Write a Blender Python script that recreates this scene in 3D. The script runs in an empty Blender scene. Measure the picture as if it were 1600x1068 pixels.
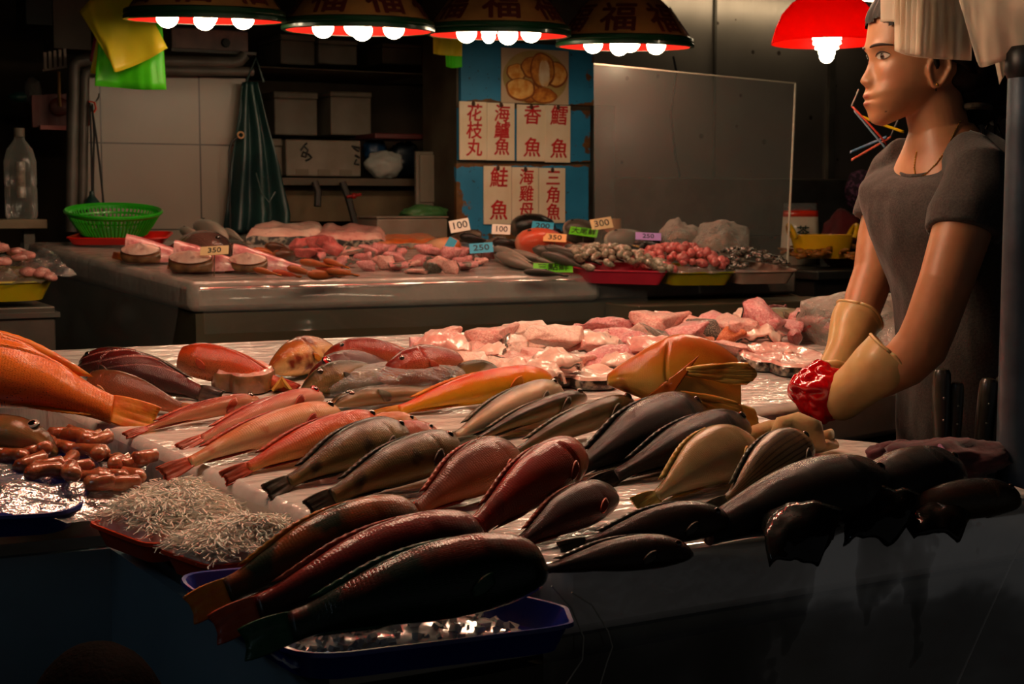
import bpy, bmesh, math, random
import numpy as np
from mathutils import Vector, Matrix, Quaternion, noise

# ---------------------------------------------------------------- camera, world, exposure
SC = bpy.context.scene
COL = SC.collection
FPX = 2300.0                                   # focal length in pixels of the 1600 px wide frame
YAW = math.radians(27.6); PIT = math.atan(214 / FPX)
CAM = Vector((0, 0, 1.2))
cd = bpy.data.cameras.new('camera'); cam = bpy.data.objects.new('camera', cd); COL.objects.link(cam)
cd.sensor_width = 36; cd.lens = FPX / 1600 * 36; cd.clip_start = 0.05; cd.clip_end = 60
cam.location = CAM; cam.rotation_euler = (math.pi / 2 - PIT, 0, -YAW)
SC.camera = cam
cd.dof.use_dof = True; cd.dof.focus_distance = 2.15; cd.dof.aperture_fstop = 14.0
W = bpy.data.worlds.new('world'); SC.world = W; W.use_nodes = True
W.node_tree.nodes['Background'].inputs[0].default_value = (1.0, 0.96, 0.92, 1)
W.node_tree.nodes['Background'].inputs[1].default_value = 0.034
SC.view_settings.view_transform = 'Standard'; SC.view_settings.look = 'None'
SC.view_settings.exposure = 0.0; SC.view_settings.gamma = 1.0; SC.view_settings.use_curve_mapping = False
BULB = 60.0                                    # radiance of a lit bulb
WARM = (1.0, 0.78, 0.50)
try:
    SC.cycles.use_denoising = True; SC.cycles.use_light_tree = True
    SC.cycles.max_bounces = 7; SC.cycles.transparent_max_bounces = 12
    SC.cycles.sample_clamp_indirect = 4.0; SC.cycles.caustics_reflective = False; SC.cycles.caustics_refractive = False
except Exception: pass

# ---------------------------------------------------------------- geometry of the place
FW = Vector((math.sin(YAW) * math.cos(PIT), math.cos(YAW) * math.cos(PIT), -math.sin(PIT)))
RT = Vector((math.cos(YAW), -math.sin(YAW), 0)); UP = RT.cross(FW)
def ray(px, py): return FW + RT * ((px - 800) / FPX) - UP * ((py - 534) / FPX)
def at(px, py, d): return CAM + ray(px, py) * d
def onv(px, py, v): r = ray(px, py); return CAM + r * (v / r.y)
def onz(px, py, z): r = ray(px, py); return CAM + r * ((z - 1.2) / r.z)
def onpl(px, py, p, n): r = ray(px, py); return CAM + r * ((Vector(p) - CAM).dot(n) / r.dot(n))
TS, RS = 0.10, 0.094                           # slopes of the two fish tables towards the customers
NT = Vector((0, -TS, 1)).normalized(); NR = Vector((0, -RS, 1)).normalized()
def zT(y, off=0): return 0.80 + TS * (y - 1.456) + off
def zR(y, off=0): return 0.99 + RS * (y - 3.95) + off
def T(px, py, off=0.0): return onpl(px, py, (0, 1.456, 0.80 + off), Vector((0, -TS, 1)))
def R(px, py, off=0.0): return onpl(px, py, (0, 3.95, 0.99 + off), Vector((0, -RS, 1)))
def pxm(d): return d / FPX                      # metres per pixel at a depth
def depth(p): return (Vector(p) - CAM).dot(FW)
RNG = random.Random(7)

# ---------------------------------------------------------------- colours and materials
def lin(c):
    if isinstance(c, str): c = tuple(int(c[i:i + 2], 16) for i in (0, 2, 4))
    return tuple((x / 255 / 12.92 if x <= 10 else ((x / 255 + .055) / 1.055) ** 2.4) for x in c[:3]) + (1,)
MATS = {}
class NT_:
    def __init__(s, m): s.t = m.node_tree; s.n = s.t.nodes; s.l = s.t.links
    def new(s, t, **kw):
        n = s.n.new(t)
        for k, v in kw.items():
            if k in n.inputs.keys(): n.inputs[k].default_value = v
            else: setattr(n, k, v)
        return n
    def link(s, a, b): s.l.new(a, b)
    def math(s, op, a, b=None):
        n = s.n.new('ShaderNodeMath'); n.operation = op
        for i, x in enumerate((a, b)):
            if x is None: continue
            if hasattr(x, 'links'): s.l.new(x, n.inputs[i])
            else: n.inputs[i].default_value = x
        return n.outputs[0]
    def ramp(s, fac, stops, interp='LINEAR'):
        n = s.n.new('ShaderNodeValToRGB'); n.color_ramp.interpolation = interp
        e = n.color_ramp.elements
        while len(e) < len(stops): e.new(0.5)
        for i, (p, c) in enumerate(stops): e[i].position = p; e[i].color = c
        s.l.new(fac, n.inputs[0]); return n.outputs[0]
    def mix(s, fac, a, b, mode='MIX'):
        n = s.n.new('ShaderNodeMix'); n.data_type = 'RGBA'; n.blend_type = mode
        if hasattr(fac, 'links'): s.l.new(fac, n.inputs[0])
        else: n.inputs[0].default_value = fac
        for i, x in ((6, a), (7, b)):
            if hasattr(x, 'links'): s.l.new(x, n.inputs[i])
            else: n.inputs[i].default_value = x
        return n.outputs[2]
    def noise(s, vec, scale, detail=3, rough=.5):
        n = s.n.new('ShaderNodeTexNoise'); n.inputs['Scale'].default_value = scale
        n.inputs['Detail'].default_value = detail; n.inputs['Roughness'].default_value = rough
        if vec is not None: s.l.new(vec, n.inputs['Vector'])
        return n.outputs['Fac']
    def voro(s, vec, scale, feature='F1', out='Distance', rand=1.0):
        n = s.n.new('ShaderNodeTexVoronoi'); n.feature = feature; n.inputs['Scale'].default_value = scale
        n.inputs['Randomness'].default_value = rand
        if vec is not None: s.l.new(vec, n.inputs['Vector'])
        return n.outputs[out]
    def bump(s, h, strength, dist=0.002, normal=None):
        n = s.n.new('ShaderNodeBump'); n.inputs['Strength'].default_value = strength; n.inputs['Distance'].default_value = dist
        s.l.new(h, n.inputs['Height'])
        if normal is not None: s.l.new(normal, n.inputs['Normal'])
        return n.outputs[0]
def newmat(name):
    m = bpy.data.materials.new(name); m.use_nodes = True
    g = NT_(m); b = g.n['Principled BSDF']; return m, g, b
def setp(b, **kw):
    for k, v in kw.items(): b.inputs[k].default_value = v
def mat(name, c1, c2=None, rough=.5, metal=0.0, scale=6.0, bump=0.0, bscale=40.0, coat=0.0, trans=0.0, alpha=1.0,
        sss=0.0, emis=0.0, ior=1.45, mid=(.35, .65), bdist=.003, spec=.5, sheen=0.0, croughness=.06):
    """plain procedural material: two colours mixed by noise, a second noise for relief"""
    if name in MATS: return MATS[name]
    m, g, b = newmat(name); c1 = lin(c1) if not isinstance(c1[0], float) else tuple(c1[:3]) + (1,)
    tc = g.new('ShaderNodeTexCoord').outputs['Object']
    if c2 is not None:
        c2 = lin(c2)
        col = g.ramp(g.noise(tc, scale, 4), [(mid[0], c1), (mid[1], c2)]); g.link(col, b.inputs['Base Color'])
    else: b.inputs['Base Color'].default_value = c1
    setp(b, Roughness=rough, Metallic=metal, IOR=ior, Alpha=alpha)
    b.inputs['Coat Weight'].default_value = coat; b.inputs['Coat Roughness'].default_value = croughness
    b.inputs['Transmission Weight'].default_value = trans
    b.inputs['Specular IOR Level'].default_value = spec
    b.inputs['Sheen Weight'].default_value = sheen
    if sss: b.inputs['Subsurface Weight'].default_value = sss; b.inputs['Subsurface Radius'].default_value = (.012, .005, .003); b.inputs['Subsurface Scale'].default_value = .6
    if emis: b.inputs['Emission Color'].default_value = c1; b.inputs['Emission Strength'].default_value = emis
    if bump: g.link(g.bump(g.noise(tc, bscale, 4), bump, bdist), b.inputs['Normal'])
    MATS[name] = m; return m

def film(name, tint=(.9, .9, .9), dens=.12, rough=.12, bump=.6, bscale=9.0, edge=.5, gk=.55):
    """thin clear plastic film: mostly see-through, glossy, milkier where it is seen at a grazing angle"""
    if name in MATS: return MATS[name]
    m, g, b = newmat(name); g.n.remove(b)
    out = [n for n in g.n if n.type == 'OUTPUT_MATERIAL'][0]
    tc = g.new('ShaderNodeTexCoord').outputs['Object']
    bm = g.bump(g.noise(tc, bscale, 5, .6), bump, .02)
    tr = g.new('ShaderNodeBsdfTransparent'); tr.inputs[0].default_value = (.97, .97, .97, 1)
    gl = g.new('ShaderNodeBsdfGlossy'); gl.inputs['Roughness'].default_value = rough; gl.inputs[0].default_value = (1, 1, 1, 1); g.link(bm, gl.inputs['Normal'])
    df = g.new('ShaderNodeBsdfDiffuse'); df.inputs[0].default_value = tuple(tint) + (1,); g.link(bm, df.inputs['Normal'])
    tl = g.new('ShaderNodeBsdfTranslucent'); tl.inputs[0].default_value = tuple(tint) + (1,)
    dd = g.new('ShaderNodeMixShader'); dd.inputs[0].default_value = .4; g.link(df.outputs[0], dd.inputs[1]); g.link(tl.outputs[0], dd.inputs[2])
    lw = g.new('ShaderNodeLayerWeight'); lw.inputs[0].default_value = .35; g.link(bm, lw.inputs['Normal'])
    mx1 = g.new('ShaderNodeMixShader')
    f = g.math('MULTIPLY', lw.outputs['Facing'], edge); f = g.math('ADD', f, dens); f = g.math('MINIMUM', f, 1.0)
    g.link(f, mx1.inputs[0]); g.link(tr.outputs[0], mx1.inputs[1]); g.link(dd.outputs[0], mx1.inputs[2])
    mx2 = g.new('ShaderNodeMixShader'); fr = g.new('ShaderNodeFresnel'); fr.inputs[0].default_value = 1.5; g.link(bm, fr.inputs['Normal'])
    g.link(g.math('MINIMUM', g.math('MULTIPLY', fr.outputs[0], gk), 1.0), mx2.inputs[0]); g.link(mx1.outputs[0], mx2.inputs[1]); g.link(gl.outputs[0], mx2.inputs[2])
    g.link(mx2.outputs[0], out.inputs[0]); MATS[name] = m; return m

def bag_material(name, c, tr=.45):
    if name in MATS: return MATS[name]
    m, g, b = newmat(name); out = [n for n in g.n if n.type == 'OUTPUT_MATERIAL'][0]; b.inputs['Base Color'].default_value = lin(c); setp(b, Roughness=.32)
    ob = g.new('ShaderNodeTexCoord').outputs['Object']; g.link(g.bump(g.noise(ob, 22, 4), .35, .006), b.inputs['Normal'])
    t = g.new('ShaderNodeBsdfTranslucent'); t.inputs[0].default_value = lin(c); x = g.new('ShaderNodeMixShader'); x.inputs[0].default_value = tr; g.link(b.outputs[0], x.inputs[1]); g.link(t.outputs[0], x.inputs[2]); g.link(x.outputs[0], out.inputs[0]); MATS[name] = m; return m
soft_plastic = bag_material
# ---------------------------------------------------------------- objects
def tag(o, label=None, cat=None, group=None, kind=None):
    for k, v in (('label', label), ('category', cat), ('group', group), ('kind', kind)):
        if v: o[k] = v
    return o
def link(o, parent=None):
    COL.objects.link(o)
    if parent is not None: o.parent = parent
    return o
def empty(name, loc=(0, 0, 0), rot=None, label=None, cat=None, group=None, M=None, parent=None):
    o = bpy.data.objects.new(name, None); o.empty_display_size = .05; link(o, parent)
    if M is not None: o.matrix_basis = M
    else:
        o.location = loc
        if rot is not None: o.rotation_euler = rot
    return tag(o, label, cat, group)
def meshdata(name, V, F, mats=(), smooth=True, uvs=None, mi=None):
    me = bpy.data.meshes.new(name); me.from_pydata([tuple(v) for v in V], [], F)
    for m in (mats if isinstance(mats, (list, tuple)) else [mats]): me.materials.append(m)
    if mi is not None: me.polygons.foreach_set('material_index', mi)
    me.polygons.foreach_set('use_smooth', [smooth] * len(me.polygons))
    if uvs is not None:
        ul = me.uv_layers.new(name='UVMap'); vi = np.empty(len(me.loops), dtype=np.int32); me.loops.foreach_get('vertex_index', vi)
        ul.data.foreach_set('uv', np.asarray(uvs, dtype=np.float32)[vi].ravel())
    me.update(); return me
def mobj(name, V, F, m, parent=None, smooth=True, uvs=None, mi=None, recenter=True, sharp=None, sub=0, solid=0.0, bevel=0.0, M=None):
    """links one mesh object; top-level meshes get their origin at their base"""
    V = [Vector(v) for v in V]; loc = Vector((0, 0, 0))
    if parent is None and recenter and M is None and V:
        lo = [min(v[i] for v in V) for i in range(3)]; hi = [max(v[i] for v in V) for i in range(3)]
        loc = Vector(((lo[0] + hi[0]) / 2, (lo[1] + hi[1]) / 2, lo[2])); V = [v - loc for v in V]
    me = meshdata(name, V, F, m, smooth, uvs, mi); o = bpy.data.objects.new(name, me); link(o, parent); o.location = loc
    if M is not None: o.matrix_basis = M
    if solid: d = o.modifiers.new('solid', 'SOLIDIFY'); d.thickness = solid; d.offset = 0
    if bevel: d = o.modifiers.new('bevel', 'BEVEL'); d.width = bevel; d.segments = 2; d.limit_method = 'ANGLE'; d.angle_limit = math.radians(40)
    if sub: d = o.modifiers.new('sub', 'SUBSURF'); d.levels = sub; d.render_levels = sub
    if sharp is not None and smooth:
        try: me.set_sharp_from_angle(angle=math.radians(sharp))
        except Exception: pass
    return o
class MB:
    """collects shapes into ONE mesh"""
    def __init__(s): s.V = []; s.F = []
    def add(s, V, F):
        k = len(s.V); s.V += [Vector(v) for v in V]; s.F += [tuple(i + k for i in f) for f in F]; return s
    def box(s, c, size, rot=None, M=None):
        hx, hy, hz = size[0] / 2, size[1] / 2, size[2] / 2
        V = [Vector((x, y, z)) for z in (-hz, hz) for x, y in ((-hx, -hy), (hx, -hy), (hx, hy), (-hx, hy))]
        Mx = M if M is not None else (Matrix.Rotation(rot, 3, 'Z') if rot else Matrix.Identity(3))
        return s.add([Mx @ v + Vector(c) for v in V], [(3, 2, 1, 0), (4, 5, 6, 7), (0, 1, 5, 4), (1, 2, 6, 5), (2, 3, 7, 6), (3, 0, 4, 7)])
    def prism(s, poly, z0, z1):
        """poly: list of (x,y) or (x,y,ztop) ; z0/z1 numbers or functions of (x,y)"""
        f0 = z0 if callable(z0) else (lambda x, y: z0); f1 = z1 if callable(z1) else (lambda x, y: z1)
        n = len(poly); V = [Vector((p[0], p[1], f0(p[0], p[1]))) for p in poly] + [Vector((p[0], p[1], f1(p[0], p[1]))) for p in poly]
        return s.add(V, [tuple(range(n - 1, -1, -1)), tuple(range(n, 2 * n))] + [(i, (i + 1) % n, n + (i + 1) % n, n + i) for i in range(n)])
    def tube(s, path, r, seg=10, cap=True):
        path = [Vector(p) for p in path]; n = len(path); V = []; up = None
        rr = r if isinstance(r, (list, tuple)) else [r] * n
        for i, p in enumerate(path):
            d = (path[min(i + 1, n - 1)] - path[max(i - 1, 0)]).normalized()
            if up is None: up = d.orthogonal().normalized()
            up = (up - d * up.dot(d)); up = up.normalized() if up.length > 1e-6 else d.orthogonal().normalized()
            b = d.cross(up)
            V += [p + (up * math.cos(a) + b * math.sin(a)) * rr[i] for a in (2 * math.pi * k / seg for k in range(seg))]
        F = [(i * seg + k, i * seg + (k + 1) % seg, (i + 1) * seg + (k + 1) % seg, (i + 1) * seg + k) for i in range(n - 1) for k in range(seg)]
        if cap: F += [tuple(range(seg - 1, -1, -1)), tuple((n - 1) * seg + k for k in range(seg))]
        return s.add(V, F)
    def lathe(s, prof, seg=32, c=(0, 0, 0), closed=False):
        c = Vector(c); V = [c + Vector((r * math.cos(a), r * math.sin(a), z)) for r, z in prof for a in (2 * math.pi * k / seg for k in range(seg))]
        n = len(prof); F = [(i * seg + k, i * seg + (k + 1) % seg, (i + 1) * seg + (k + 1) % seg, (i + 1) * seg + k) for i in range(n - 1) for k in range(seg)]
        if closed: F += [tuple(range(seg - 1, -1, -1)), tuple((n - 1) * seg + k for k in range(seg))]
        return s.add(V, F)
    def grid(s, P, wrap=False):
        """P[i][j] points"""
        n, m = len(P), len(P[0]); V = [p for row in P for p in row]
        return s.add(V, [(i * m + j, i * m + (j + 1) % m, (i + 1) * m + (j + 1) % m, (i + 1) * m + j) for i in range(n - 1) for j in range(m if wrap else m - 1)])
    def slab(s, P, th):
        """closed plate from a point grid with a thickness th along the local normal"""
        n, m = len(P), len(P[0]); Q = []
        for i in range(n):
            for j in range(m):
                a = Vector(P[min(i + 1, n - 1)][j]) - Vector(P[max(i - 1, 0)][j]); b = Vector(P[i][min(j + 1, m - 1)]) - Vector(P[i][max(j - 1, 0)])
                nn = a.cross(b); nn = nn.normalized() if nn.length > 1e-12 else Vector((0, 0, 1)); Q.append(Vector(P[i][j]) + nn * th)
        V = [Vector(p) for row in P for p in row] + Q; k = n * m; F = []
        for i in range(n - 1):
            for j in range(m - 1):
                a, b, c, d = i * m + j, i * m + j + 1, (i + 1) * m + j + 1, (i + 1) * m + j
                F += [(d, c, b, a), (a + k, b + k, c + k, d + k)]
        ring = [j for j in range(m)] + [i * m + m - 1 for i in range(1, n)] + [(n - 1) * m + j for j in range(m - 2, -1, -1)] + [i * m for i in range(n - 2, 0, -1)]
        F += [(ring[i], ring[(i + 1) % len(ring)], ring[(i + 1) % len(ring)] + k, ring[i] + k) for i in range(len(ring))]
        return s.add(V, F)
    def ball(s, c, r, seg=16, rings=10, sc=(1, 1, 1), M=None):
        V = []; c = Vector(c)
        for i in range(rings + 1):
            t = math.pi * i / rings
            for k in range(seg):
                a = 2 * math.pi * k / seg; v = Vector((r * sc[0] * math.sin(t) * math.cos(a), r * sc[1] * math.sin(t) * math.sin(a), r * sc[2] * math.cos(t)))
                V.append(c + (M @ v if M is not None else v))
        return s.add(V, [(i * seg + k, (i + 1) * seg + k, (i + 1) * seg + (k + 1) % seg, i * seg + (k + 1) % seg) for i in range(rings) for k in range(seg)])
    def build(s, name, m, parent=None, **kw):
        kw.setdefault('smooth', True); kw.setdefault('sharp', 35 if kw['smooth'] else None)
        return mobj(name, s.V, s.F, m, parent, **kw)
def copy_tree(o, parent=None):
    c = o.copy(); COL.objects.link(c)
    if parent is not None: c.parent = parent
    for ch in [x for x in COL.objects if x.parent == o]: copy_tree(ch, c)
    return c
def frame(x, z):
    """3x3 with given x axis and approximate z axis"""
    x = Vector(x).normalized(); y = Vector(z).cross(x).normalized(); z = x.cross(y)
    return Matrix((x, y, z)).transposed()
def mat4(R3, loc): M = R3.to_4x4(); M.translation = Vector(loc); return M
def text_mesh(body, size, bold=0.0, shear=0.0, extr=0.0004):
    cu = bpy.data.curves.new('txt', 'FONT'); cu.body = body; cu.size = size; cu.extrude = extr; cu.shear = shear
    cu.align_x = 'CENTER'; cu.align_y = 'CENTER'; cu.resolution_u = 3
    o = bpy.data.objects.new('txt', cu); COL.objects.link(o)
    me = bpy.data.meshes.new_from_object(o.evaluated_get(bpy.context.evaluated_depsgraph_get()))
    bpy.data.objects.remove(o); bpy.data.curves.remove(cu)
    V = [v.co.copy() for v in me.vertices]; F = [tuple(p.vertices) for p in me.polygons]; bpy.data.meshes.remove(me)
    if bold:                                   # a broader stroke: the same outline laid down again a little to each side
        V0, F0 = V, F; V, F = [], []
        for q, (dx, dy) in enumerate(((-1, -.4), (1, -.2), (.3, 1), (-.5, .7), (.2, -1))):
            k = len(V); V += [v + Vector((dx * bold, dy * bold, .00004 * q)) for v in V0]; F += [tuple(i + k for i in f) for f in F0]
    return V, F
def interp(ts, vs, t):
    """smooth monotone-ish interpolation"""
    if t <= ts[0]: return vs[0]
    if t >= ts[-1]: return vs[-1]
    i = max(k for k in range(len(ts)) if ts[k] <= t); i = min(i, len(ts) - 2)
    h = ts[i + 1] - ts[i]; u = (t - ts[i]) / h
    def sl(k):
        if k <= 0 or k >= len(ts) - 1: 
            a, b = (0, 1) if k <= 0 else (len(ts) - 2, len(ts) - 1)
            return (vs[b] - vs[a]) / (ts[b] - ts[a])
        return (vs[k + 1] - vs[k - 1]) / (ts[k + 1] - ts[k - 1])
    m0, m1 = sl(i) * h, sl(i + 1) * h
    return (2 * u ** 3 - 3 * u * u + 1) * vs[i] + (u ** 3 - 2 * u * u + u) * m0 + (-2 * u ** 3 + 3 * u * u) * vs[i + 1] + (u ** 3 - u * u) * m1
def nz(v, s=1.0, k=0): return noise.noise(Vector(v) * s + Vector((k * 7.3, k * 3.1, k * 1.7)))
# ---------------------------------------------------------------- setting
def struct(name, mb, m, **kw): o = mb.build(name, m, **kw); o['kind'] = 'structure'; return o
def tile_material():
    m, g, b = newmat('glazed wall tile'); tc = g.new('ShaderNodeTexCoord').outputs['Object']
    sx = g.new('ShaderNodeSeparateXYZ'); g.link(tc, sx.inputs[0])
    def groove(o, off, size):
        f = g.math('FRACT', g.math('DIVIDE', g.math('ADD', o, off), size)); f = g.math('ABSOLUTE', g.math('SUBTRACT', f, .5))
        return g.math('GREATER_THAN', f, .492)
    gr = g.math('MAXIMUM', groove(sx.outputs[0], TILE_X, .352), groove(sx.outputs[2], TILE_Z, .304))
    base = g.ramp(g.noise(tc, 3.0, 4), [(.3, lin('6e6458')), (.7, lin('7a6f62'))])
    w = g.new('ShaderNodeVectorMath'); w.operation = 'SUBTRACT'; g.link(tc, w.inputs[0]); w.inputs[1].default_value = RUST_AT
    rot = g.new('ShaderNodeVectorRotate'); rot.rotation_type = 'Y_AXIS'; g.link(w.outputs[0], rot.inputs['Vector']); rot.inputs['Angle'].default_value = .75
    sc = g.new('ShaderNodeVectorMath'); sc.operation = 'MULTIPLY'; g.link(rot.outputs[0], sc.inputs[0]); sc.inputs[1].default_value = (7, 1, 40)
    ln = g.new('ShaderNodeVectorMath'); ln.operation = 'LENGTH'; g.link(sc.outputs[0], ln.inputs[0])
    st = g.math('ADD', ln.outputs['Value'], g.math('MULTIPLY', g.noise(tc, 25, 4), 1.6)); st = g.ramp(st, [(.55, (1, 1, 1, 1)), (.95, (0, 0, 0, 1))])
    base = g.mix(g.math('MULTIPLY', st, .85), base, lin('8a4a14'))
    g.link(g.mix(gr, base, lin('241d16')), b.inputs['Base Color'])
    setp(b, Roughness=.32); g.link(g.bump(g.math('SUBTRACT', 1.0, gr), .5, .002), b.inputs['Normal']); return m
p = onv(235, 157, 5.27); TW0, TW1 = onv(128, 150, 5.27).x, onv(384, 150, 5.27).x
tcx = (TW0 + TW1) / 2
TILE_X = .176 - (p.x - tcx) + .352 * 4; TILE_Z = .152 - p.z + .304 * 10
q = onv(215, 315, 5.27); RUST_AT = (q.x - tcx, 0, q.z)
M_DARKWALL = mat('stained dark plaster', '4a3d30', '2b231b', .85, scale=3, bump=.3, bscale=12)
M_CEIL = mat('sooty ceiling', '2a241d', '16120e', .9, scale=2)
M_FLOOR = mat('wet dark concrete floor', '2c2a28', '15140f', .25, scale=5, bump=.25, bscale=14)
struct('floor', MB().box((2.4, 2.6, -.03), (9.5, 8.2, .06)), M_FLOOR, smooth=False)
struct('ceiling', MB().box((2.4, 2.6, 2.63), (9.5, 8.2, .06)), M_CEIL, smooth=False)
struct('wall_back', MB().box((2.4, 6.12, 1.3), (9.5, .1, 2.6)), M_DARKWALL, smooth=False)
struct('wall_left', MB().box((-2.3, 2.6, 1.3), (.1, 8.2, 2.6)), M_DARKWALL, smooth=False)
struct('wall_right', MB().box((7.1, 2.6, 1.3), (.1, 8.2, 2.6)), M_DARKWALL, smooth=False)
tw = mobj('wall_tiled', *(lambda b: (b.V, b.F))(MB().box((tcx, 5.32, .83), (TW1 - TW0, .1, 1.66))), tile_material(), smooth=False, recenter=False); tw['kind'] = 'structure'
for v in tw.data.vertices: v.co.x -= tcx
tw.location.x = tcx
def steel_wall_material():
    m, g, b = newmat('smeared stainless sheet'); tc = g.new('ShaderNodeTexCoord').outputs['Object']
    mp = g.new('ShaderNodeMapping'); mp.inputs['Scale'].default_value = (40, 1, 1.2); g.link(tc, mp.inputs[0])
    st = g.noise(mp.outputs[0], 3, 3)
    sp = g.math('LESS_THAN', g.voro(tc, 11), g.math('MULTIPLY', g.noise(tc, 2.5, 2), .22))
    sp2 = g.math('MULTIPLY', sp, g.math('GREATER_THAN', g.noise(tc, 5), .47))
    col = g.ramp(g.noise(tc, 1.7, 4), [(.3, lin('857d75')), (.7, lin('a39a90'))]); col = g.mix(g.math('MULTIPLY', sp2, .8), col, lin('2e1a0c'))
    g.link(col, b.inputs['Base Color']); setp(b, Metallic=.9, Roughness=.4)
    g.link(g.math('ADD', g.math('MULTIPLY', st, .2), .28), b.inputs['Roughness'])
    g.link(g.bump(g.noise(tc, 1.3, 2), .35, .05), b.inputs['Normal']); return m
M_STEELW = steel_wall_material()
M_STEEL = mat('brushed stainless steel', '9a958c', '77736b', .32, .95, scale=4, bump=.08, bscale=60)
M_DSTEEL = mat('dull grey steel', '6b675f', '4c4842', .45, .8, scale=5, bump=.1, bscale=30)
sx0 = onv(926, 150, 5.45).x
struct('wall_steel', MB().box((sx0 + 1.6, 5.50, 1.3), (3.2, .06, 2.6)), M_STEELW, smooth=False)
for k, px in enumerate((1117, 1299)):
    a = onv(px, 150, 5.46); struct('trim_%d' % (k + 1), MB().box((a.x, 5.462, 1.72), (.035 if k else .012, .02 if k else .006, 1.2)), M_DSTEEL, smooth=False)
a = onv(1180, 292, 5.3); b_ = onv(1180, 276, 5.44)
struct('trim_3', MB().box((sx0 + 1.6, 5.41, a.z - .09), (3.2, .11, .26)), M_DSTEEL, smooth=False, bevel=.008)

# ---------------------------------------------------------------- the two counters, their ice slabs and plastic
def slab_material(name, c1, c2, rough=.22):
    m, g, b = newmat(name); tc = g.new('ShaderNodeTexCoord').outputs['Object']
    n = g.noise(tc, 5, 5, .6); col = g.ramp(n, [(.3, lin(c1)), (.7, lin(c2))]); g.link(col, b.inputs['Base Color'])
    setp(b, Roughness=rough + .12); b.inputs['Coat Weight'].default_value = .9; b.inputs['Coat Roughness'].default_value = .07
    mp = g.new('ShaderNodeMapping'); mp.inputs['Rotation'].default_value = (0, 0, .5); mp.inputs['Scale'].default_value = (1, 3.2, 1); g.link(tc, mp.inputs[0])
    h = g.math('ADD', g.noise(mp.outputs[0], 9, 3, .55), g.math('MULTIPLY', g.noise(tc, 45, 3), .22))
    g.link(g.bump(h, .4, .014), b.inputs['Normal']); g.link(g.bump(h, .6, .016), b.inputs['Coat Normal']); return m
M_ICE = slab_material('film over ice', 'c6beb8', 'ded7d1')
M_ICE2 = slab_material('film over foam board', '8f877f', 'aea59c')
M_BODY = mat('olive grey painted steel', '57513f', '47412f', .42, .35, scale=3, bump=.12, bscale=20)
M_BLUEP = mat('blue grey steel sheet', '86a2b0', '708c9a', .45, .2, scale=3, bump=.1, bscale=14)
M_FILM = film('clear hanging film', dens=.03, rough=.14, bump=.35, bscale=1.6, edge=.2, gk=.42)
SLAB = [(.81, 1.425), (1.20, 1.435), (1.598, 1.445), (1.598, 1.70), (1.57, 1.765), (1.515, 1.81), (1.50, 2.0), (1.95, 2.085), (2.45, 2.10), (2.45, 2.80), (.31, 2.80), (.40, 2.463), (.601, 1.669)]
ctr = empty('fish_counter', (1.2, 2.0, 0), label='long steel counter carrying the whole fish, with trays on its lower deck', cat='counter')
BODY = [(.54, 1.46), (1.585, 1.475), (1.585, 1.70), (1.50, 1.80), (1.47, 2.02), (1.95, 2.11), (2.43, 2.12), (2.43, 2.78), (-.25, 2.78), (-.25, 1.99), (.45, 1.96)]
def ch(mb, name, m, par, **kw):
    Mi = par.matrix_world.inverted() if par.matrix_world != Matrix.Identity(4) else par.matrix_basis.inverted()
    mb.V = [par.matrix_basis.inverted() @ v for v in mb.V]; return mb.build(name, m, par, **kw)
ch(MB().prism(BODY, 0.0, lambda x, y: zT(y, -.105)), 'body', M_BODY, ctr, smooth=False)
ch(MB().prism([(.515, 1.42), (.53, 1.42), (.445, 1.95), (.42, 1.955), (-.25, 1.98), (-.25, 1.965), (.415, 1.94)], .02, lambda x, y: zT(y, -.10)), 'side_panel', M_BLUEP, ctr, smooth=False)
ch(MB().prism([(.515, 1.415), (1.585, 1.460), (1.585, 1.473), (.515, 1.43)], .05, lambda x, y: zT(y, -.115)), 'front_panel', mat('brown painted sheet', '3a3325', '2c261b', .45, .3, scale=4), ctr, smooth=False)
ch(MB().prism([(.53, 1.43), (.78, 1.43), (.62, 1.66), (.41, 2.46), (.32, 2.78), (-.25, 2.78), (-.25, 1.975), (.43, 1.95)], lambda x, y: zT(y, -.105), lambda x, y: zT(y, -.085)), 'lower_deck', M_STEEL, ctr, smooth=False)
o = MB().prism(SLAB, lambda x, y: zT(y, -.09), lambda x, y: zT(y)).build('ice_slab', M_ICE, bevel=.014)
tag(o, 'pale ice slab wrapped in wet film under the whole fish on the front counter', 'ice slab')
# film hanging over the front edge
def hang(name, x0, x1, yf, ztop, drop, label, amp=.012, seed=3, y1=None, over=.06, nx=70, nz=40, m=None):
    P = []
    for i in range(nz + 1):
        t = i / nz; row = []
        for j in range(nx + 1):
            s = j / nx; x = x0 + (x1 - x0) * s; y = (yf(x) if callable(yf) else yf)
            fold = (nz_(x * 5, t * 1.2, seed) * 1.0 + nz_(x * 13, t * 2.5, seed + 4) * .4) * amp * (.25 + 1.2 * t)
            if t < .12: u = t / .12; yy = y + over * (1 - u); zz = ztop(x, yy) + .006 * math.cos(u * 1.5) + abs(fold) * .2
            else: u = (t - .12) / .88; yy = y - .012 * math.sin(min(u * 6, 1.57)) - u * .015 + fold; zz = ztop(x, y) - u * drop
            row.append(Vector((x, yy, zz)))
        P.append(row)
    o = MB().grid(P).build(name, m or M_FILM, sharp=None); tag(o, label, 'plastic sheet'); return o
def nz_(a, b, k): return noise.noise(Vector((a + k * 3.7, b + k * 1.3, k * 2.1)))
hang('plastic_sheet', .78, 1.70, 1.425, lambda x, y: zT(y, -.008), .46, 'clear plastic sheet hanging down the front of the fish counter', .016, over=.012)
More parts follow.
